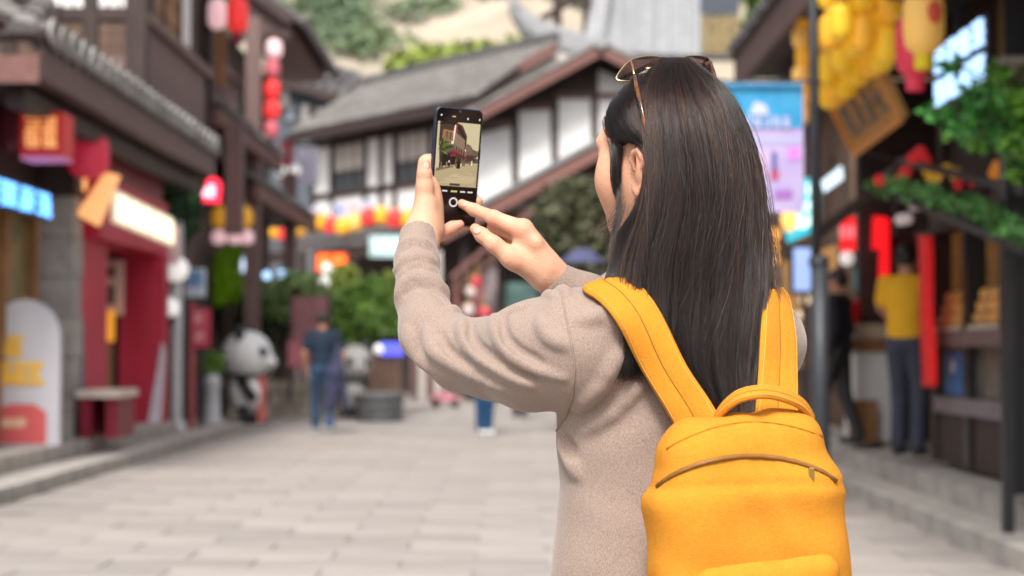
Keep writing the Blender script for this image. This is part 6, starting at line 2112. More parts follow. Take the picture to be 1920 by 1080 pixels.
# eyes, brows, lips
EYE = mat('eye_white', (.75, .72, .7), .2)
for s in (1, -1):
    b = MB(); b.ball(H_(s * .031, .0825, .002), .0118, 12, 8); e_ = b.build('eye', EYE, BODY, smooth=True)
    b = MB(); b.ball(H_(s * .031, .0900, .002), .0052, 10, 6); b.build('iris', mat('iris_brown', (.03, .015, .01), .15), e_, smooth=True)
    b = MB(); b.tube([H_(s * .044, .076, .020), H_(s * .034, .0885, .024), H_(s * .016, .0935, .021)], [.0012, .0022, .0016], 6); b.build('eyebrow', HAIR_B, BODY)
b = MB(); b.ball(H_(0, .0995, -.0675), (.019, .0055, .0075), 12, 8, M=Matrix(HM.T.tolist())); b.build('lips', mat('lip_rose', (.50, .17, .15), .35), BODY, smooth=True)
# ================================================================== phone
PHN = thing('phone', 'black smartphone held upright in her left hand, its camera screen showing the street', 'phone', PHC)
PM = np.stack([pu, pv, pn])
fp = Field(); fp.rbox(PHC, (PW / 2, PH / 2, PT / 2), .0036, PM, .001)
def rrect(w, h, r, z, n=6):
    pts = []
    for cx, cy, a0 in ((w - r, h - r, 0), (-w + r, h - r, 90), (-w + r, -h + r, 180), (w - r, -h + r, 270)):
        for k in range(n + 1):
            a = R(a0 + 90 * k / n)
            pts.append(PHC + pu * (cx + r * math.cos(a)) + pv * (cy + r * math.sin(a)) + pn * z)
    return pts
b = MB()
rings = [rrect(PW / 2 - .0012, PH / 2 - .0012, .0085, -PT / 2), rrect(PW / 2, PH / 2, .0095, -PT / 2 + .0015), rrect(PW / 2, PH / 2, .0095, PT / 2 - .0014), rrect(PW / 2 - .0012, PH / 2 - .0012, .0085, PT / 2)]
nr = len(rings[0])
vs = [p for r_ in rings for p in r_]
fs = [tuple(range(nr))[::-1], tuple(range(3 * nr, 4 * nr))]
for j in range(3):
    fs += [(j * nr + i, j * nr + (i + 1) % nr, (j + 1) * nr + (i + 1) % nr, (j + 1) * nr + i) for i in range(nr)]
b.add(vs, fs)
b.build('body', mat('phone_blue_black', (0.035, 0.035, 0.06), .35, .1, 20, metal=.4), PHN)
b = MB(); b.prism(rrect(PW / 2 - .0019, PH / 2 - .0019, .0072, PT / 2 + .00005), pn * .0003)
SCR = b.build('screen', mat('screen_black', (0.004, 0.004, 0.005), .12, .1, 4, spec=.5), PHN)
b = MB(); b.bar(PP(1.0, .35) - pn * PT / 2 + pu * .0004, PP(1.0, .15) - pn * PT / 2 + pu * .0004, .0014, .003, up=pn); b.build('side_button', BLACK, PHN)
b = MB(); b.lathe([(.001, 0), (.0019, 0), (.0019, .0002), (.001, .0002)], PP(0, .945, .0004), 14, M=Matrix(np.stack([pu, pv, pn]).T.tolist())); b.build('front_lens', GLASS_D, SCR)
LIT = lambda nm, c, s=1.0: mat(nm, (0.002, .002, .002), .3, emit=c, estr=s * .62, spec=.3)
SX0, SX1, SY0, SY1 = -.90, .90, -.33, .755
def SPt(u, v, z): return PP(SX0 + (SX1 - SX0) * u, SY0 + (SY1 - SY0) * v, z)
lay = [0.00045]
def flat(nm, pts, m):
    lay[0] += 0.00004
    MB().add([SPt(u, v, lay[0]) for u, v in pts], [tuple(range(len(pts)))]).build(nm, m, SCR)
L_SKY = LIT('screen_sky', (.52, .44, .27)); L_GR = LIT('screen_ground', (.40, .31, .17)); L_GR2 = LIT('screen_ground_pale', (.46, .37, .22))
L_B1 = LIT('screen_timber', (.055, .03, .02)); L_B2 = LIT('screen_boards', (.17, .105, .07)); L_B3 = LIT('screen_panel', (.23, .15, .10)); L_OR = LIT('screen_orange', (.35, .16, .06))
L_G = LIT('screen_green', (.05, .13, .01)); L_G2 = LIT('screen_lime', (.12, .26, .02)); L_R = LIT('screen_red', (.30, .015, .03)); L_W = LIT('screen_white', (.75, .68, .55)); L_K = LIT('screen_shadow', (.015, .01, .008)); L_GY = LIT('screen_grey', (.11, .08, .06))
flat('sky_picture', [(0, 0), (1, 0), (1, 1), (0, 1)], L_SKY)
flat('ground_picture', [(0, 0), (1, 0), (1, .36), (.62, .40), (0, .24)], L_GR)
flat('ground_picture', [(.1, .04), (.9, .06), (1, .16), (.45, .20)], L_GR2)
flat('far_roofs_picture', [(.62, .36), (1, .38), (1, .56), (.86, .60), (.80, .66), (.72, .66), (.62, .72)], L_GY)
flat('house_picture', [(.10, .30), (.70, .38), (.70, .80), (.58, .96), (.42, 1), (.05, 1), (.05, .7)], L_B1)
flat('roof_picture', [(.02, .95), (.10, 1), (.46, 1), (.66, .78), (.66, .74), (.44, .94), (.30, .97)], L_K)
flat('balcony_picture', [(.36, .66), (.66, .55), (.66, .73), (.40, .86)], L_B3)
flat('balcony_picture', [(.12, .74), (.36, .66), (.40, .86), (.14, .88)], L_OR)
flat('rail_picture', [(.14, .72), (.36, .64), (.66, .54), (.66, .57), (.37, .68), (.14, .76)], L_B2)
flat('post_picture', [(.34, .66), (.39, .66), (.44, .96), (.40, .96)], L_W)
flat('lantern_picture', [(.42, .84), (.47, .84), (.47, .99), (.43, .99)], L_R)
flat('eave_picture', [(.20, .56), (.42, .62), (.78, .48), (.78, .45), (.40, .56), (.20, .50)], L_GY)
flat('shop_picture', [(.14, .30), (.46, .34), (.46, .52), (.14, .48)], L_K)
for i, (u, v) in enumerate(((.36, .53), (.44, .515), (.52, .50), (.60, .485), (.34, .46), (.40, .47))):
    flat('lantern_picture', [(u, v), (u + .05, v), (u + .05, v + .04), (u, v + .04)], L_R)
flat('far_house_picture', [(.66, .52), (.76, .50), (.84, .54), (.82, .62), (.74, .68), (.68, .66)], L_B2)
flat('far_house_picture', [(.69, .40), (.95, .40), (.94, .50), (.72, .50)], L_B1)
g = random.Random(5)
for i in range(16):
    a = g.uniform(-.6, 2.6); r0 = g.uniform(.10, .26); c = (.13 + g.uniform(-.05, .05), .57 + g.uniform(-.08, .08))
    flat('palm_picture', [c, (c[0] + r0 * math.cos(a) * .5 - .02 * math.sin(a), c[1] + r0 * .5 * math.sin(a) * .55 + .02), (max(0, min(.5, c[0] + r0 * math.cos(a))), c[1] + r0 * .55 * math.sin(a))], L_G2 if i % 3 == 0 else L_G)
for i in range(22):
    u = .05 + .8 * g.random(); h_ = .03 + .09 * g.random(); w_ = .015 + .02 * g.random(); v = .27 + u * .09
    flat('crowd_picture', [(u, v), (u + w_, v), (u + w_, v + h_), (u, v + h_)], g.choice([L_B2, L_K, L_GY, L_B3, L_R, L_W]))
for i in range(9):
    u = .42 + i * .030
    flat('window_picture', [(u, .575 - i * .012), (u + .018, .570 - i * .012), (u + .018, .625 - i * .008), (u, .632 - i * .008)], L_K if i % 2 else L_B3)
for i in range(5):
    u = .15 + i * .045
    flat('shutter_picture', [(u, .755 - i * .012), (u + .03, .748 - i * .012), (u + .032, .85 - i * .004), (u + .002, .86 - i * .004)], L_B1 if i % 2 else L_B2)
for i in range(10):
    u = .04 + i * .085; v = .07 + .018 * i
    flat('paving_picture', [(u, v), (u + .22, v + .012), (u + .22, v + .017), (u, v + .005)], L_B3 if i % 3 == 0 else L_GR2)
for i in range(14):
    u = .60 + .36 * g.random(); v = .40 + .16 * g.random()
    flat('far_window_picture', [(u, v), (u + .022, v), (u + .022, v + .03), (u, v + .03)], g.choice([L_K, L_W, L_B2, L_R, L_G]))
flat('rider_picture', [(.47, .28), (.56, .28), (.57, .36), (.52, .44), (.48, .38)], L_K)
flat('lane_shadow_picture', [(.0, .22), (.40, .30), (.40, .32), (.0, .27)], L_B2)
# camera controls
def dots(nm, pts, w, h, m, z=.0009):
    for x, y in pts:
        c = PP(x, y, z)
        MB().add([c - pu * w - pv * h, c + pu * w - pv * h, c + pu * w + pv * h, c - pu * w + pv * h], [(0, 1, 2, 3)]).build(nm, m, SCR)
UI = LIT('interface_white', (.7, .66, .6)); UIY = LIT('interface_gold', (.62, .45, .16))
dots('mode_word', [(-.78, -.415), (-.42, -.415), (.34, -.415), (.66, -.415)], .0042, .0010, UI)
dots('mode_word', [(-.03, -.415)], .0052, .0012, UIY)
dots('top_icon', [(-.78, .86), (.35, .83), (.85, .83)], .0011, .0014, UI)
dots('top_icon', [(-.25, .85)], .0028, .0008, UIY)
dots('gallery_icon', [(-.80, -.585)], .0032, .0040, UI)
dots('zoom_badge', [(-.02, -.30)], .0085, .0018, LIT('interface_dark', (.06, .045, .025)))
cst = PP(-.02, -.60, .0008)
ring = MB()
for k in range(24):
    a0, a1 = 2 * math.pi * k / 24, 2 * math.pi * (k + 1) / 24
    q = [cst + (pu * math.cos(a) + pv * math.sin(a)) * r_ for a, r_ in ((a0, .0050), (a1, .0050), (a1, .0072), (a0, .0072))]
    ring.add(q, [(0, 1, 2, 3)])
ring.build('shutter_ring', UI, SCR)

# ================================================================== hair
class Both:
    """distance to head, trunk or sweater, for hair to lie on"""
    def __call__(self, P):
        return np.minimum(np.minimum(HDF(P), SW0(P)), UC(P))
BOTH = Both()
def hair_principled(name, melanin, red, rough):
    m = bpy.data.materials.new(name)
    m.use_nodes = True
    n, l = m.node_tree.nodes, m.node_tree.links
    n.remove(n['Principled BSDF'])
    h = n.new('ShaderNodeBsdfHairPrincipled')
    h.parametrization = 'MELANIN'
    h.inputs['Melanin'].default_value = melanin
    h.inputs['Melanin Redness'].default_value = red
    h.inputs['Roughness'].default_value = rough
    h.inputs['Radial Roughness'].default_value = 0.45
    h.inputs['Random Color'].default_value = 0.25
    h.inputs['Random Roughness'].default_value = 0.3
    h.inputs['IOR'].default_value = 1.55
    l.new(h.outputs[0], n['Material Output'].inputs['Surface'])
    return m
# dense undercoat
UC = Field()
UC.ell(H_(0, -.008, .008), (.0745, .0925, .101), HM, .01)
UC.ell(A3(1318, 380, 2.305), (.056, .052, .10), None, .04)
UC.ell(A3(1302, 480, 2.275), (.075, .036, .10), None, .05)
UC.ell(A3(1300, 585, 2.252), (.072, .022, .08), None, .05)
UC.plane(H_(0, .040, 0), -hf + hu * .35, .012, 's') if False else None
UC.ell(H_(.02, .130, -.072), (.120, .085, .112), HM, .02, 's')
UC.ell(H_(.085, -.004, -.044), (.055, .036, .052), HM, .012, 's')
UC.ell(H_(.09, .05, -.11), (.06, .09, .08), HM, .02, 's')
hair_o = np_obj('hair', [sdf_mesh(UC, A3(1100, 800, 2.3) - np.array((0, .25, 0)), A3(1500, 90, 2.3) + np.array((0, .25, 0)), .005)], mat('hair_undercoat', (.012, .009, .008), .55, .3, 60, spec=.25), WM)

TY = np.array([108, 118, 140, 180, 240, 320, 400, 480, 540, 600, 660, 700, 750, 780], float)
TL = np.array([1242, 1234, 1209, 1197, 1194, 1198, 1186, 1152, 1142, 1136, 1136, 1160, 1230, 1260], float)
TR = np.array([1285, 1305, 1338, 1380, 1406, 1427, 1438, 1444, 1447, 1444, 1436, 1430, 1420, 1415], float)
TN = np.array([2.31, 2.28, 2.25, 2.222, 2.206, 2.198, 2.194, 2.191, 2.190, 2.185, 2.180, 2.178, 2.172, 2.17])
YL_ = np.array([2.33, 2.315, 2.30, 2.285, 2.27, 2.262, 2.255, 2.252, 2.240, 2.222, 2.208, 2.20, 2.195, 2.19])
YR_ = np.array([2.34, 2.34, 2.34, 2.34, 2.335, 2.325, 2.315, 2.305, 2.285, 2.265, 2.25, 2.235, 2.21, 2.20])
_dy = np.arange(80.0, 820.0)
_kn = np.exp(-.5 * (np.arange(-60, 61) / 20.0) ** 2); _kn /= _kn.sum()
def _soft(tab):
    v = np.interp(np.concatenate([np.full(60, _dy[0]), _dy, np.full(60, _dy[-1])]), TY, tab)
    # keep the true slope at both ends while rounding the corners
    return np.convolve(v, _kn, 'valid')
TL_, TR_, TN_, YLs, YRs = map(_soft, (TL, TR, TN, YL_, YR_))
def to_world(px, py, Y):
    D = np.stack([(px - 960) / FPX, np.cos(PITCH) + np.sin(PITCH) * (py - 540) / FPX, math.sin(PITCH) + math.cos(PITCH) * (540 - py) / FPX], -1)
    return CAMP + D * (Y / D[..., 1])[..., None]
HG = np.random.default_rng(11)
NP = 30
def sheet(n, s_fn, y0_fn, y1_fn, q_fn, clump, wob, drift=.05):
    """strands of the main fall of hair in the measured envelope"""
    s = s_fn(n); y0 = y0_fn(n); y1 = y1_fn(n, s); q = q_fn(n)
    t = np.linspace(0, 1, NP)[None]
    NC = clump
    cs = np.sort(HG.uniform(-1.04, 1.04, NC)); ctip = HG.normal(0, 30, NC)
    ci = np.clip(np.searchsorted(cs, s + HG.normal(0, .010, n)), 0, NC - 1)
    if NC < 100:
        y1 = np.minimum(y1 + ctip[ci], 772)
    py = y0[:, None] + (y1 - y0)[:, None] * t
    ph = HG.uniform(0, 6.28, (n, 3)); am = HG.normal(0, 1, (n, 3)) * np.array([drift, .012, .0025])
    ss = s[:, None] + (am[:, 0:1] * np.sin(t * 2.6 + ph[:, 0:1]) + am[:, 1:2] * np.sin(t * 6 + ph[:, 1:2]) + am[:, 2:3] * np.sin(t * 15 + ph[:, 2:3])) * wob * np.clip((py - 150) / 250, .12, 1.5)
    # locks: nearby strands draw together towards the tips, each lock with its own bend and depth
    cph = HG.uniform(0, 6.28, NC); cam_ = HG.normal(0, .085, NC); cdp = HG.uniform(-.28, .5, NC)
    cpos = cs[ci][:, None] + cam_[ci][:, None] * np.sin(t * 4 + cph[ci][:, None])
    low = np.clip((py - 250) / 400, 0, 1)
    pull = low ** 1.1 * HG.uniform(.45, .97, n)[:, None]
    ss = ss + (cpos - ss) * pull * .9
    qq = q[:, None] + cdp[ci][:, None] * np.clip((py - 120) / 230, 0, 1) + .12 * np.sin(cph[ci][:, None] * 7 + t * 4) * low
    ss = np.clip(ss, -1.12, 1.10)
    L = np.interp(py, _dy, TL_); Rr = np.interp(py, _dy, TR_)
    yn = np.interp(py, _dy, TN_); yl = np.interp(py, _dy, YLs); yr = np.interp(py, _dy, YRs)
    sh = 1 - .08 * np.clip(qq, -1, 1)
    px = (L + Rr) / 2 + (Rr - L) / 2 * ss * sh
    e = 1 - np.sqrt(np.clip(1 - np.clip(ss, -1, 1) ** 2, 0, 1))
    Y = yn + (np.where(ss < 0, yl, yr) - yn) * e + qq * .032
    py2 = py + 5 * qq * np.clip((190 - py) / 80, 0, 1)
    return to_world(px, py2, Y)
tipprof = lambda s: np.interp(s, [-1.1, -.85, -.6, -.35, -.1, .2, .5, .75, 1.1], [650, 688, 705, 728, 748, 765, 766, 742, 680])
top = lambda n: 107 + np.abs(HG.normal(0, 7, n))
P1 = sheet(11000, lambda n: HG.uniform(-1, 1, n), top, lambda n, s: tipprof(s) - np.abs(HG.normal(0, 42, n)) + HG.normal(0, 8, n), lambda n: HG.uniform(0, .6, n), 74, 1.0)
P2 = sheet(6000, lambda n: HG.uniform(-1, 1, n), lambda n: 115 + 170 * HG.uniform(0, 1, n) ** 1.5, lambda n, s: tipprof(s) - np.abs(HG.normal(0, 75, n)), lambda n: HG.uniform(.35, 1.0, n), 60, 1.0)
P3 = sheet(800, lambda n: HG.uniform(-1.02, 1.02, n), lambda n: HG.uniform(107, 330, n), lambda n, s: tipprof(s) - HG.uniform(0, 260, n), lambda n: HG.uniform(-.20, .02, n), 600, 2.2, .11)
def spline_strands(n, keys, jit, lenj, power=1.0, locks=0):
    """strands along a band of measured polylines: keys [(pxA, pyA, YA, pxB, pyB, YB)], u across the band"""
    K = []
    for k in keys:
        k = list(k)
        for i in (2, 5):
            if k[i] is None:
                p = surf(BOTH, k[i - 2], k[i - 1], 2.0, 2.6)
                k[i] = (p[1] if p is not None else 2.37) - .006
        K.append(k)
    K = np.array(K, float)
    u = HG.uniform(0, 1, n) ** power
    lk = HG.integers(0, max(locks, 1), n); lj = HG.normal(0, 1, (max(locks, 1), 2))
    if locks:
        lc = np.sort(HG.uniform(0, 1, locks)); u = np.clip(u + (lc[lk] + HG.normal(0, .012, n) - u) * .8, 0, 1)
    A_ = K[None, :, :3] + (K[None, :, 3:] - K[None, :, :3]) * u[:, None, None]
    jx = HG.normal(0, jit, (n, len(K), 1)) * np.linspace(.25, 1.4, len(K))[None, :, None]
    if locks:
        A_[:, 1:, 2] += lj[lk, 0][:, None] * .0035; A_[:, 1:, 0] += lj[lk, 1][:, None] * 2.0
    A_[:, :, 0:1] += jx; A_[:, :, 1:2] += HG.normal(0, jit * .5, (n, len(K), 1))
    t0 = HG.uniform(0, .5, n) / (len(K) - 1)
    T = np.clip(t0[:, None] + np.linspace(0, 1, NP)[None] * (1 - np.abs(HG.normal(0, lenj, n)) - t0)[:, None], 0, 1) * (len(K) - 1)
    i = np.clip(T.astype(int), 0, len(K) - 2); f = T - i
    g_ = lambda j: np.take_along_axis(A_, np.clip(j, 0, len(K) - 1)[:, :, None].repeat(3, 2), 1)
    p0, p1, p2, p3 = g_(i - 1), g_(i), g_(i + 1), g_(i + 2); f = f[:, :, None]
    C = .5 * ((2 * p1) + (-p0 + p2) * f + (2 * p0 - 5 * p1 + 4 * p2 - p3) * f ** 2 + (-p0 + 3 * p1 - 3 * p2 + p3) * f ** 3)
    return to_world(C[:, :, 0], C[:, :, 1], C[:, :, 2])
# swept back from the hairline over the top of the ear, then down behind it
P4 = spline_strands(3000, [(1214, 143, None, 1141, 234, None), (1207, 176, None, 1143, 258, None), (1207, 225, None, 1164, 266, None), (1217, 268, None, 1203, 274, None), (1234, 335, 2.224, 1213, 330, 2.238), (1220, 402, 2.222, 1184, 404, 2.240), (1204, 442, 2.222, 1158, 442, 2.246),
                           (1172, 510, 2.222, 1152, 490, 2.242), (1152, 600, 2.205, 1140, 560, 2.230), (1150, 690, 2.19, 1136, 640, 2.208)], 2.6, .16, 1.0, 34)
# wisps in front of the ear
P5 = spline_strands(300, [(1170, 270, None, 1147, 258, None), (1166, 305, None, 1151, 296, None), (1163, 350, 2.284, 1155, 345, 2.30), (1163, 400, 2.266, 1157, 400, 2.285), (1158, 450, 2.252, 1146, 446, 2.27), (1154, 510, 2.24, 1138, 492, 2.256)], 2.0, .18)
# lock hanging left of the strap, and loose ends by the cheek
P6 = spline_strands(1300, [(1200, 430, 2.232, 1165, 440, 2.246), (1170, 520, 2.220, 1142, 500, 2.242), (1165, 590, 2.205, 1134, 570, 2.226), (1185, 650, 2.192, 1130, 640, 2.21), (1210, 722, 2.187, 1126, 696, 2.20)], 4, .17)
P7 = spline_strands(70, [(1180, 380, 2.262, 1160, 360, 2.29), (1162, 420, 2.258, 1145, 400, 2.28), (1145, 440, 2.258, 1120, 425, 2.28), (1125, 452, 2.258, 1098, 440, 2.28)], 7, .25)
P8 = spline_strands(46, [(1425, 380, 2.32, 1440, 420, 2.33), (1448, 470, 2.30, 1455, 500, 2.32), (1455, 540, 2.28, 1476, 560, 2.30), (1470, 590, 2.27, 1505, 610, 2.29)], 8, .25)
# flyaways against the light on the crown, and paler surface strands whose colour paints the highlights
P9 = sheet(170, lambda n: HG.uniform(-1.05, 1.05, n), top, lambda n, s: HG.uniform(180, 480, n), lambda n: HG.uniform(-.30, -.06, n), 500, 1.8, .12)
LKC = HG.uniform(-.95, 1.0, 20)
P10 = sheet(1300, lambda n: np.where(HG.uniform(0, 1, n) < .75, LKC[HG.integers(0, 20, n)] + HG.normal(0, .022, n), HG.uniform(-1, 1, n)), top, lambda n, s: tipprof(s) - np.abs(HG.normal(0, 60, n)), lambda n: HG.uniform(-.06, .12, n), 74, 1.0)
P11 = spline_strands(560, [(1214, 143, None, 1146, 228, None), (1207, 176, None, 1148, 256, None), (1207, 225, None, 1164, 266, None), (1217, 268, None, 1203, 274, None), (1234, 335, 2.222, 1214, 330, 2.236), (1216, 402, 2.220, 1184, 404, 2.238), (1200, 442, 2.220, 1158, 442, 2.244),
                           (1170, 510, 2.220, 1150, 490, 2.240), (1150, 600, 2.203, 1138, 560, 2.228)], 4.5, .2)
ALL = [P1, P2, P4, P5, P6]
RAD = [.00023, .00027, .00023, .00020, .00022]
ALL2 = [P3, P7, P8, P9, P10, P11]
RAD2 = [.00018, .00014, .00013, .00012, .00020, .00018]
def clear_of_ear(P):
    """her left ear stays uncovered: leave out strands that would cross it"""
    d = P - CAMP
    yy = d @ _fw; x = 960 + FPX * (d @ _rt) / yy; y_ = 540 - FPX * (d @ _up) / yy
    inside = (((x - 1186) / 18) ** 2 + ((y_ - 332) / 40) ** 2) < 1
    hit = inside.any(1)
    keep = ~hit
    return P[keep]
def lift(P):
    """raise strands clear of skin, cloth and the undercoat"""
    n = len(P)
    tgt = np.repeat(.0025 + .011 * HG.uniform(0, 1, n) ** 1.5, NP).astype(np.float32)
    flatp = P.reshape(-1, 3).astype(np.float32)
    for it in range(2):
        dd = np.concatenate([BOTH(c) for c in np.array_split(flatp, max(1, len(flatp) // 40000))])
        m = dd < tgt
        if m.any():
            Pm = flatp[m]; e = .002
            G_ = np.stack([BOTH(Pm + np.array(v, np.float32)) - BOTH(Pm - np.array(v, np.float32)) for v in ((e, 0, 0), (0, e, 0), (0, 0, e))], 1)
            G_ /= np.maximum(np.linalg.norm(G_, axis=1), 1e-6)[:, None]
            flatp[m] = Pm + G_ * (tgt[m] + .0002 - dd[m])[:, None]
    Q = flatp.reshape(P.shape)
    # even out kinks the lifting left along each strand
    for _ in range(2):
        Q[:, 1:-1] = .5 * Q[:, 1:-1] + .25 * (Q[:, :-2] + Q[:, 2:])
    return Q
ALL = [clear_of_ear(lift(p)) for p in ALL]; ALL2 = [clear_of_ear(lift(p)) for p in ALL2]
N1 = sum(len(p) for p in ALL)
PTS = np.concatenate(ALL + ALL2)
def strand_object(name, pts, sets, rads, m):
    hcv = bpy.data.hair_curves.new(name)
    ns = len(pts)
    hcv.add_curves([NP] * ns)
    Mi = np.array(wmat(WM).inverted())
    loc = pts.reshape(-1, 3) @ Mi[:3, :3].T + Mi[:3, 3]
    hcv.points.foreach_set('position', loc.astype(np.float32).ravel())
    rad = np.concatenate([np.full(len(p), r) for p, r in zip(sets, rads)])[:, None] * np.concatenate([np.linspace(.9, 1, NP // 2), np.linspace(1, .35, NP - NP // 2)])[None] * HG.uniform(.7, 1.25, (ns, 1))
    at_r = hcv.attributes.get('radius') or hcv.attributes.new('radius', 'FLOAT', 'POINT')
    at_r.data.foreach_set('value', rad.astype(np.float32).ravel())
    hcv.materials.append(m)
    so = bpy.data.objects.new(name, hcv)
    COL.objects.link(so)
    so.parent = hair_o
    tag(so, kind='stuff')
strand_object('strands', PTS[:N1], ALL, RAD, hair_principled('dark_hair', .972, .42, .24))
strand_object('loose_highlight_strands', PTS[N1:], ALL2, RAD2, hair_principled('loose_highlight_hair', .86, .55, .28))  # paler hair colour paints highlights on the locks; flyaways share it

# ================================================================== backpack
MUST = mat('mustard_canvas', (0.60, 0.243, 0.026), 0.95, 0.0, 180, 0.3, col2=(0.555, 0.22, 0.022), bscale=620, spec=.12)
MUST_D = mat('dark_stitching', (0.20, 0.085, 0.01), 0.8)
STITCH = mat('pale_stitching', (.70, .36, .08), .8, .2, 300)
INNER = mat('strap_lining', (0.045, 0.028, 0.018), 0.85)
BK = thing('backpack', 'mustard yellow canvas backpack with wide straps on her back', 'backpack', A3(1400, 1080, 2.13))
BPM = np.stack([-bl_ * .98 + 0, bf_, hu])
yw = R(16)
bx, by = np.array((math.cos(yw), math.sin(yw), 0)), np.array((-math.sin(yw), math.cos(yw), 0))
BPM = np.stack([bx, by, hu])
bc = A3(1405, 1045, 2.125)
BF = Field()
ry_ = R(-4)
cx_, cz_ = bx * math.cos(ry_) - hu * math.sin(ry_), hu * math.cos(ry_) + bx * math.sin(ry_)
BPM = np.stack([cx_, by, cz_])
BF.rbox(bc - hu * .03, (.126, .060, .150), .052, BPM, .03)
BF.rbox(bc + cz_ * .080, (.108, .050, .098), .046, BPM, .04)
class Canvas:
    """cloth that sags and creases"""
    def __init__(self, f, amp=1.0): self.f, self.amp = f, amp
    def __call__(self, P):
        P = np.asarray(P, np.float32)
        x, z = (P - bc) @ bx.astype(np.float32), P[:, 2] - bc[2]
        w = .0032 * np.sin(x * 31 + 2.2 * np.sin(z * 24 + 1)) * np.sin(z * 37 + x * 22) + .0022 * np.sin((x * .8 + z) * 74 + 2 * np.sin(x * 40)) * np.clip(.5 + z * 4, 0, 1)
        w += .0030 * np.exp(-((z - .095 + .35 * x * x) / .006) ** 2)
        return (self.f(P) + self.amp * w).astype(np.float32)
BF0 = BF; BF = Canvas(BF0)
np_obj('main_bag', [sdf_mesh(BF, bc - np.array((.2, .18, .22)), bc + np.array((.2, .18, .22)), .004, 1)], MUST, BK)
PF = Field(); PF.rbox(bc - by * .050 - hu * .085, (.094, .030, .090), .024, BPM, .01)
PFC = Canvas(PF, .8)
np_obj('front_pocket', [sdf_mesh(PFC, bc - np.array((.18, .2, .24)), bc + np.array((.18, .1, .1)), .004, 1)], MUST, BK)
# piped seams along the top panel and the pocket
for pts in ([(1250 + 312 * k / 16, 842 - 46 * math.sin(math.pi * k / 16) ** .8 - 12 * k / 16) for k in range(17)],):
    q_ = [surf(BF, x, y, 1.9, 2.4) for x, y in pts]
    q_ = [p for p in q_ if p is not None]
    MB().tube(q_, .0016, 6).build('piping', mat('piping_mustard', (.60, .22, .01), .7, .1, 40), BK, smooth=True)
zp = [surf(BF, 1232 + 336 * k / 14, 912 - 52 * math.sin(math.pi * k / 14) ** .7 - 10 * k / 14, 1.9, 2.4) for k in range(15)]
zp = [p - np.array((0, .001, 0)) for p in zp if p is not None]
MB().tube(zp, .0032, 6).build('zip', mat('zip_brown', (.25, .11, .02), .5, .2, 60), BK, smooth=True)
b = MB(); b.box(zp[-3] + np.array((0, -.005, -.016)), (.007, .003, .030)); b.build('zip_pull', mat('dull_brass', (.30, .18, .05), .4, .1, 20, metal=.6), BK, bevel=.001)


def ribbon(name, Lp, Rp, thick, m, parent, puff=.3, sub=4):
    """a padded strap between two edge lines given in space"""
    Lp, Rp = np.array(Lp), np.array(Rp)
    def cr(A):
        out = []
        n = len(A)
        for i in range(n - 1):
            p0, p1, p2, p3 = A[max(i - 1, 0)], A[i], A[i + 1], A[min(i + 2, n - 1)]
            for k in range(sub):
                f = k / sub
                out.append(.5 * ((2 * p1) + (-p0 + p2) * f + (2 * p0 - 5 * p1 + 4 * p2 - p3) * f ** 2 + (-p0 + 3 * p1 - 3 * p2 + p3) * f ** 3))
        out.append(A[-1])
        return np.array(out)
    Lc, Rc = cr(Lp), cr(Rp)
    n = len(Lc)
    W_ = 15
    vs, fs = [], []
    mid = []
    for i in range(n):
        t = (Lc[min(i + 1, n - 1)] + Rc[min(i + 1, n - 1)] - Lc[max(i - 1, 0)] - Rc[max(i - 1, 0)]); t /= np.linalg.norm(t)
        w = Rc[i] - Lc[i]
        nr_ = np.cross(w, t); nr_ /= np.linalg.norm(nr_)
        if nr_[1] > 0 and abs(nr_[1]) > abs(nr_[2]) * .6: nr_ = -nr_
        elif abs(nr_[1]) <= abs(nr_[2]) * .6 and nr_[2] < 0: nr_ = -nr_
        for k in range(W_):
            u = k / (W_ - 1)
            e = max(0, 1 - abs(2 * u - 1) ** 9) ** .5
            seamdip = -.45 * math.exp(-((u - .5) / .05) ** 2)
            vs.append(Lc[i] + w * u + nr_ * thick * (.5 + .5 * e + puff * (e - .5) * .4 + seamdip * .5) )
        mid.append(Lc[i] + w * .5 + nr_ * thick * (.96 + puff * .2 - .16))
        for k in range(W_):
            u = 1 - k / (W_ - 1)
            vs.append(Lc[i] + w * (0.03 + .94 * u) - nr_ * thick * .12)
    r_ = 2 * W_
    for i in range(n - 1):
        for k in range(r_):
            fs.append((i * r_ + k, i * r_ + (k + 1) % r_, (i + 1) * r_ + (k + 1) % r_, (i + 1) * r_ + k))
    fs.append(tuple(range(r_))); fs.append(tuple((n - 1) * r_ + k for k in range(r_))[::-1])
    b = MB(); b.add(vs, fs)
    o = b.build(name, m, parent, smooth=True)
    MB().tube(mid, .00075, 5).build('stitch_line', MUST_D, o)
    for E_, s_ in ((Lc, 1), (Rc, -1)):
        u_ = .085 if s_ == 1 else .915
        inn = []
        for i in range(n):
            k_ = i * r_ + int(round(u_ * (W_ - 1)))
            inn.append(np.array(vs[k_]) + (np.array(vs[k_]) - (Lc[i] + (Rc[i] - Lc[i]) * u_)) * .04)
        MB().tube(inn, .0005, 4).build('stitch_line', STITCH, o)
    return o


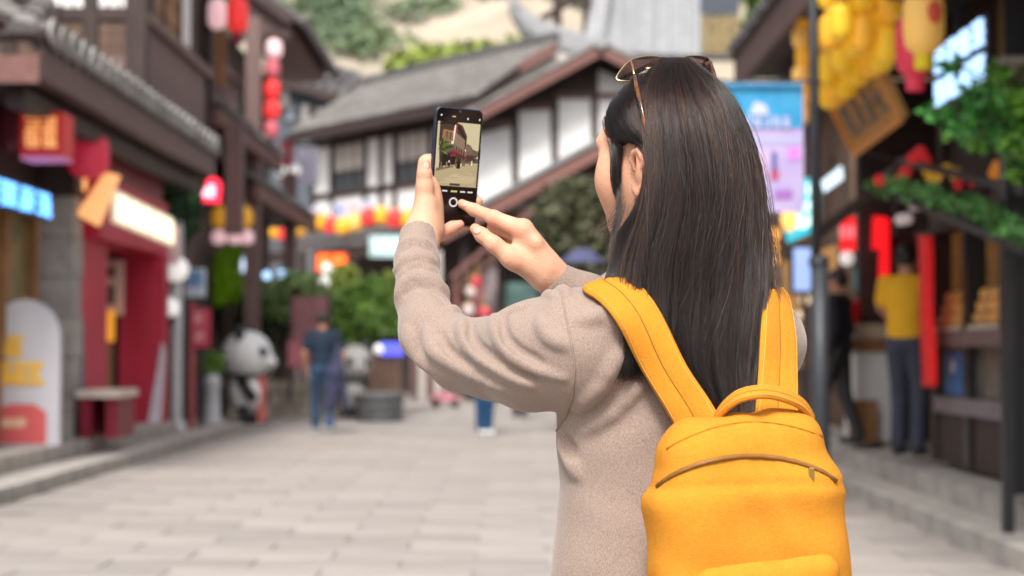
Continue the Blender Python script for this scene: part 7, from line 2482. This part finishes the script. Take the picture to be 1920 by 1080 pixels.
def strap_pts(pts, off, ys=None):
    out = []
    for i, (px, py) in enumerate(pts):
        if ys is not None and ys[i] is not None:
            out.append(A3(px, py, ys[i])); continue
        p = surf(SWF, px, py)
        Y = (p[1] if p is not None else 2.33) - off[i]
        out.append(A3(px, py, Y))
    return out
lE = [(1150, 566, 2.42), (1118, 540, 2.335), (1092, 546, None), (1120, 566, None), (1152, 602, None), (1200, 688, None), (1246, 764, None), (1284, 828, None)]
rE = [(1216, 552, 2.42), (1196, 520, 2.325), (1176, 520, None), (1206, 541, None), (1240, 592, None), (1288, 684, None), (1332, 750, None), (1362, 800, None)]
offL = [0, 0, .004, .010, .020, .028, .036, .030]
offR = [0, 0, .008, .022, .034, .038, .034, .036]
LL = strap_pts([(a, b) for a, b, c in lE], offL, [2.42, 2.335, None, None, None, None, None, 2.165]); RR = strap_pts([(a, b) for a, b, c in rE], offR, [2.42, 2.325, None, 2.205, 2.180, 2.160, 2.150, 2.135])
front = [bf_ * .05 - hu * .10, bf_ * .045 - hu * .2]
LL = [LL[0] + bf_ * .02 - hu * .22, LL[0] + bf_ * .03 - hu * .11] + LL[0:]
RR = [RR[0] + bf_ * .02 - hu * .22, RR[0] + bf_ * .03 - hu * .11] + RR[0:]
ribbon('left_strap', LL, RR, .0070, MUST, BK, .1)
lE = [(1424, 590, 2.44), (1424, 556, 2.36), (1430, 545, 2.30), (1430, 560, 2.265), (1424, 620, None), (1420, 690, None), (1414, 775, None)]
rE = [(1480, 590, 2.46), (1478, 562, 2.39), (1468, 548, 2.34), (1478, 568, 2.300), (1489, 630, None), (1493, 690, None), (1496, 780, None)]
offL = [0, 0, 0, 0, .030, .032, .030]; offR = [0, 0, 0, 0, .016, .022, .03]
LL = strap_pts([(a, b) for a, b, c in lE], offL, [2.44, 2.36, 2.30, 2.255, 2.205, 2.188, 2.165]); RR = strap_pts([(a, b) for a, b, c in rE], offR, [2.46, 2.39, 2.34, 2.305, 2.255, 2.225, 2.18])
LL = [LL[0] - hu * .12 + bf_ * .02] + LL; RR = [RR[0] - hu * .12 + bf_ * .02] + RR
ribbon('right_strap', LL, RR, .0070, MUST, BK, .1)
# carrying loop
hl_ = [(1338, 802, 2.135), (1356, 772, 2.115), (1384, 750, 2.10), (1416, 741, 2.095), (1446, 741, 2.10), (1478, 750, 2.11), (1504, 764, 2.125), (1520, 790, 2.145)]
Lh = [A3(x, y - 3 - 9 * min(1, i / 2) * (1 if i < 6 else .6), Y + .012) for i, (x, y, Y) in enumerate(hl_)]
Rh = [A3(x, y + 8, Y - .008) for i, (x, y, Y) in enumerate(hl_)]
ribbon('top_handle', Lh, Rh, .0055, MUST, BK, .5)
SWO['label'] = 'beige knitted sweater with gathered sleeves'

# ================================================================== sunglasses on her head
SG_ = thing('sunglasses', 'gold rimmed sunglasses with brown lenses pushed up on top of her hair', 'sunglasses', A3(1245, 120, 2.34))
GOLDM = mat('polished_gold', (.83, .62, .30), .22, .05, 30, metal=1.0)
TORT = mat('tortoise_acetate', (.16, .055, .012), .2, .0, 60, col2=(.035, .012, .006), spec=.6)
def lens_glass():
    m = bpy.data.materials.new('brown_lens')
    m.use_nodes = True
    n, l = m.node_tree.nodes, m.node_tree.links
    n.remove(n['Principled BSDF'])
    t = n.new('ShaderNodeBsdfTransparent'); t.inputs[0].default_value = (.62, .47, .42, 1)
    g_ = n.new('ShaderNodeBsdfGlossy'); g_.inputs['Roughness'].default_value = .05; g_.inputs[0].default_value = (.8, .7, .65, 1)
    fr = n.new('ShaderNodeFresnel'); fr.inputs[0].default_value = 1.5
    mx = n.new('ShaderNodeMixShader')
    l.new(fr.outputs[0], mx.inputs[0]); l.new(t.outputs[0], mx.inputs[1]); l.new(g_.outputs[0], mx.inputs[2])
    l.new(mx.outputs[0], n['Material Output'].inputs['Surface'])
    return m
LENS = lens_glass()
def lens(pts, rim_r):
    P_ = [A3(*q) for q in pts]
    c = sum(P_) / len(P_)
    # closed smooth outline
    n = len(P_); out = []
    for i in range(n):
        p0, p1, p2, p3 = P_[i - 1], P_[i], P_[(i + 1) % n], P_[(i + 2) % n]
        for k in range(4):
            f = k / 4
            out.append(.5 * ((2 * p1) + (-p0 + p2) * f + (2 * p0 - 5 * p1 + 4 * p2 - p3) * f ** 2 + (-p0 + 3 * p1 - 3 * p2 + p3) * f ** 3))
    nn_ = np.cross(out[len(out) // 4] - c, out[0] - c); nn_ /= np.linalg.norm(nn_)
    b = MB(); b.prism(out, nn_ * .0012); b.build('lens', LENS, SG_)
    b = MB(); b.tube(out + [out[0], out[1]], rim_r, 8); b.build('rim', GOLDM, SG_, smooth=True)
lens([(1156, 148, 2.325), (1166, 129, 2.335), (1184, 113, 2.345), (1213, 106, 2.36), (1238, 108, 2.37), (1242, 117, 2.368), (1228, 130, 2.355), (1206, 146, 2.335), (1178, 151.5, 2.325)], .00105)
lens([(1256, 117, 2.385), (1276, 108, 2.395), (1302, 105, 2.41), (1328, 109, 2.425), (1336, 128, 2.42), (1326, 150, 2.40), (1290, 156, 2.385), (1264, 140, 2.38)], .00105)
MB().tube([A3(1241, 117, 2.366), A3(1246, 113, 2.372), A3(1251, 113, 2.378), A3(1256, 117, 2.384)], .0011, 8).build('bridge', GOLDM, SG_, smooth=True)
MB().tube([A3(1229, 124, 2.352), A3(1221, 128, 2.340), A3(1213, 130, 2.335)], [.0012, .002, .003], 8).build('nose_pad', GOLDM, SG_, smooth=True)
MB().tube([A3(1183, 114, 2.343), A3(1186, 124, 2.315), A3(1190, 144, 2.290)], .0014, 8).build('hinge_arm', GOLDM, SG_, smooth=True)
MB().tube([A3(1189.5, 140, 2.292), A3(1194, 165, 2.265), A3(1201, 192, 2.250), A3(1207, 220, 2.240), A3(1212, 250, 2.238), A3(1216, 290, 2.243)], [.0022, .0032, .0034, .0034, .003, .0024], 10).build('temple', TORT, SG_, smooth=True)
MB().tube([A3(1328, 108, 2.425), A3(1333, 118, 2.40), A3(1338, 135, 2.38), A3(1350, 190, 2.36)], [.0014, .002, .003, .003], 8).build('temple', TORT, SG_, smooth=True)
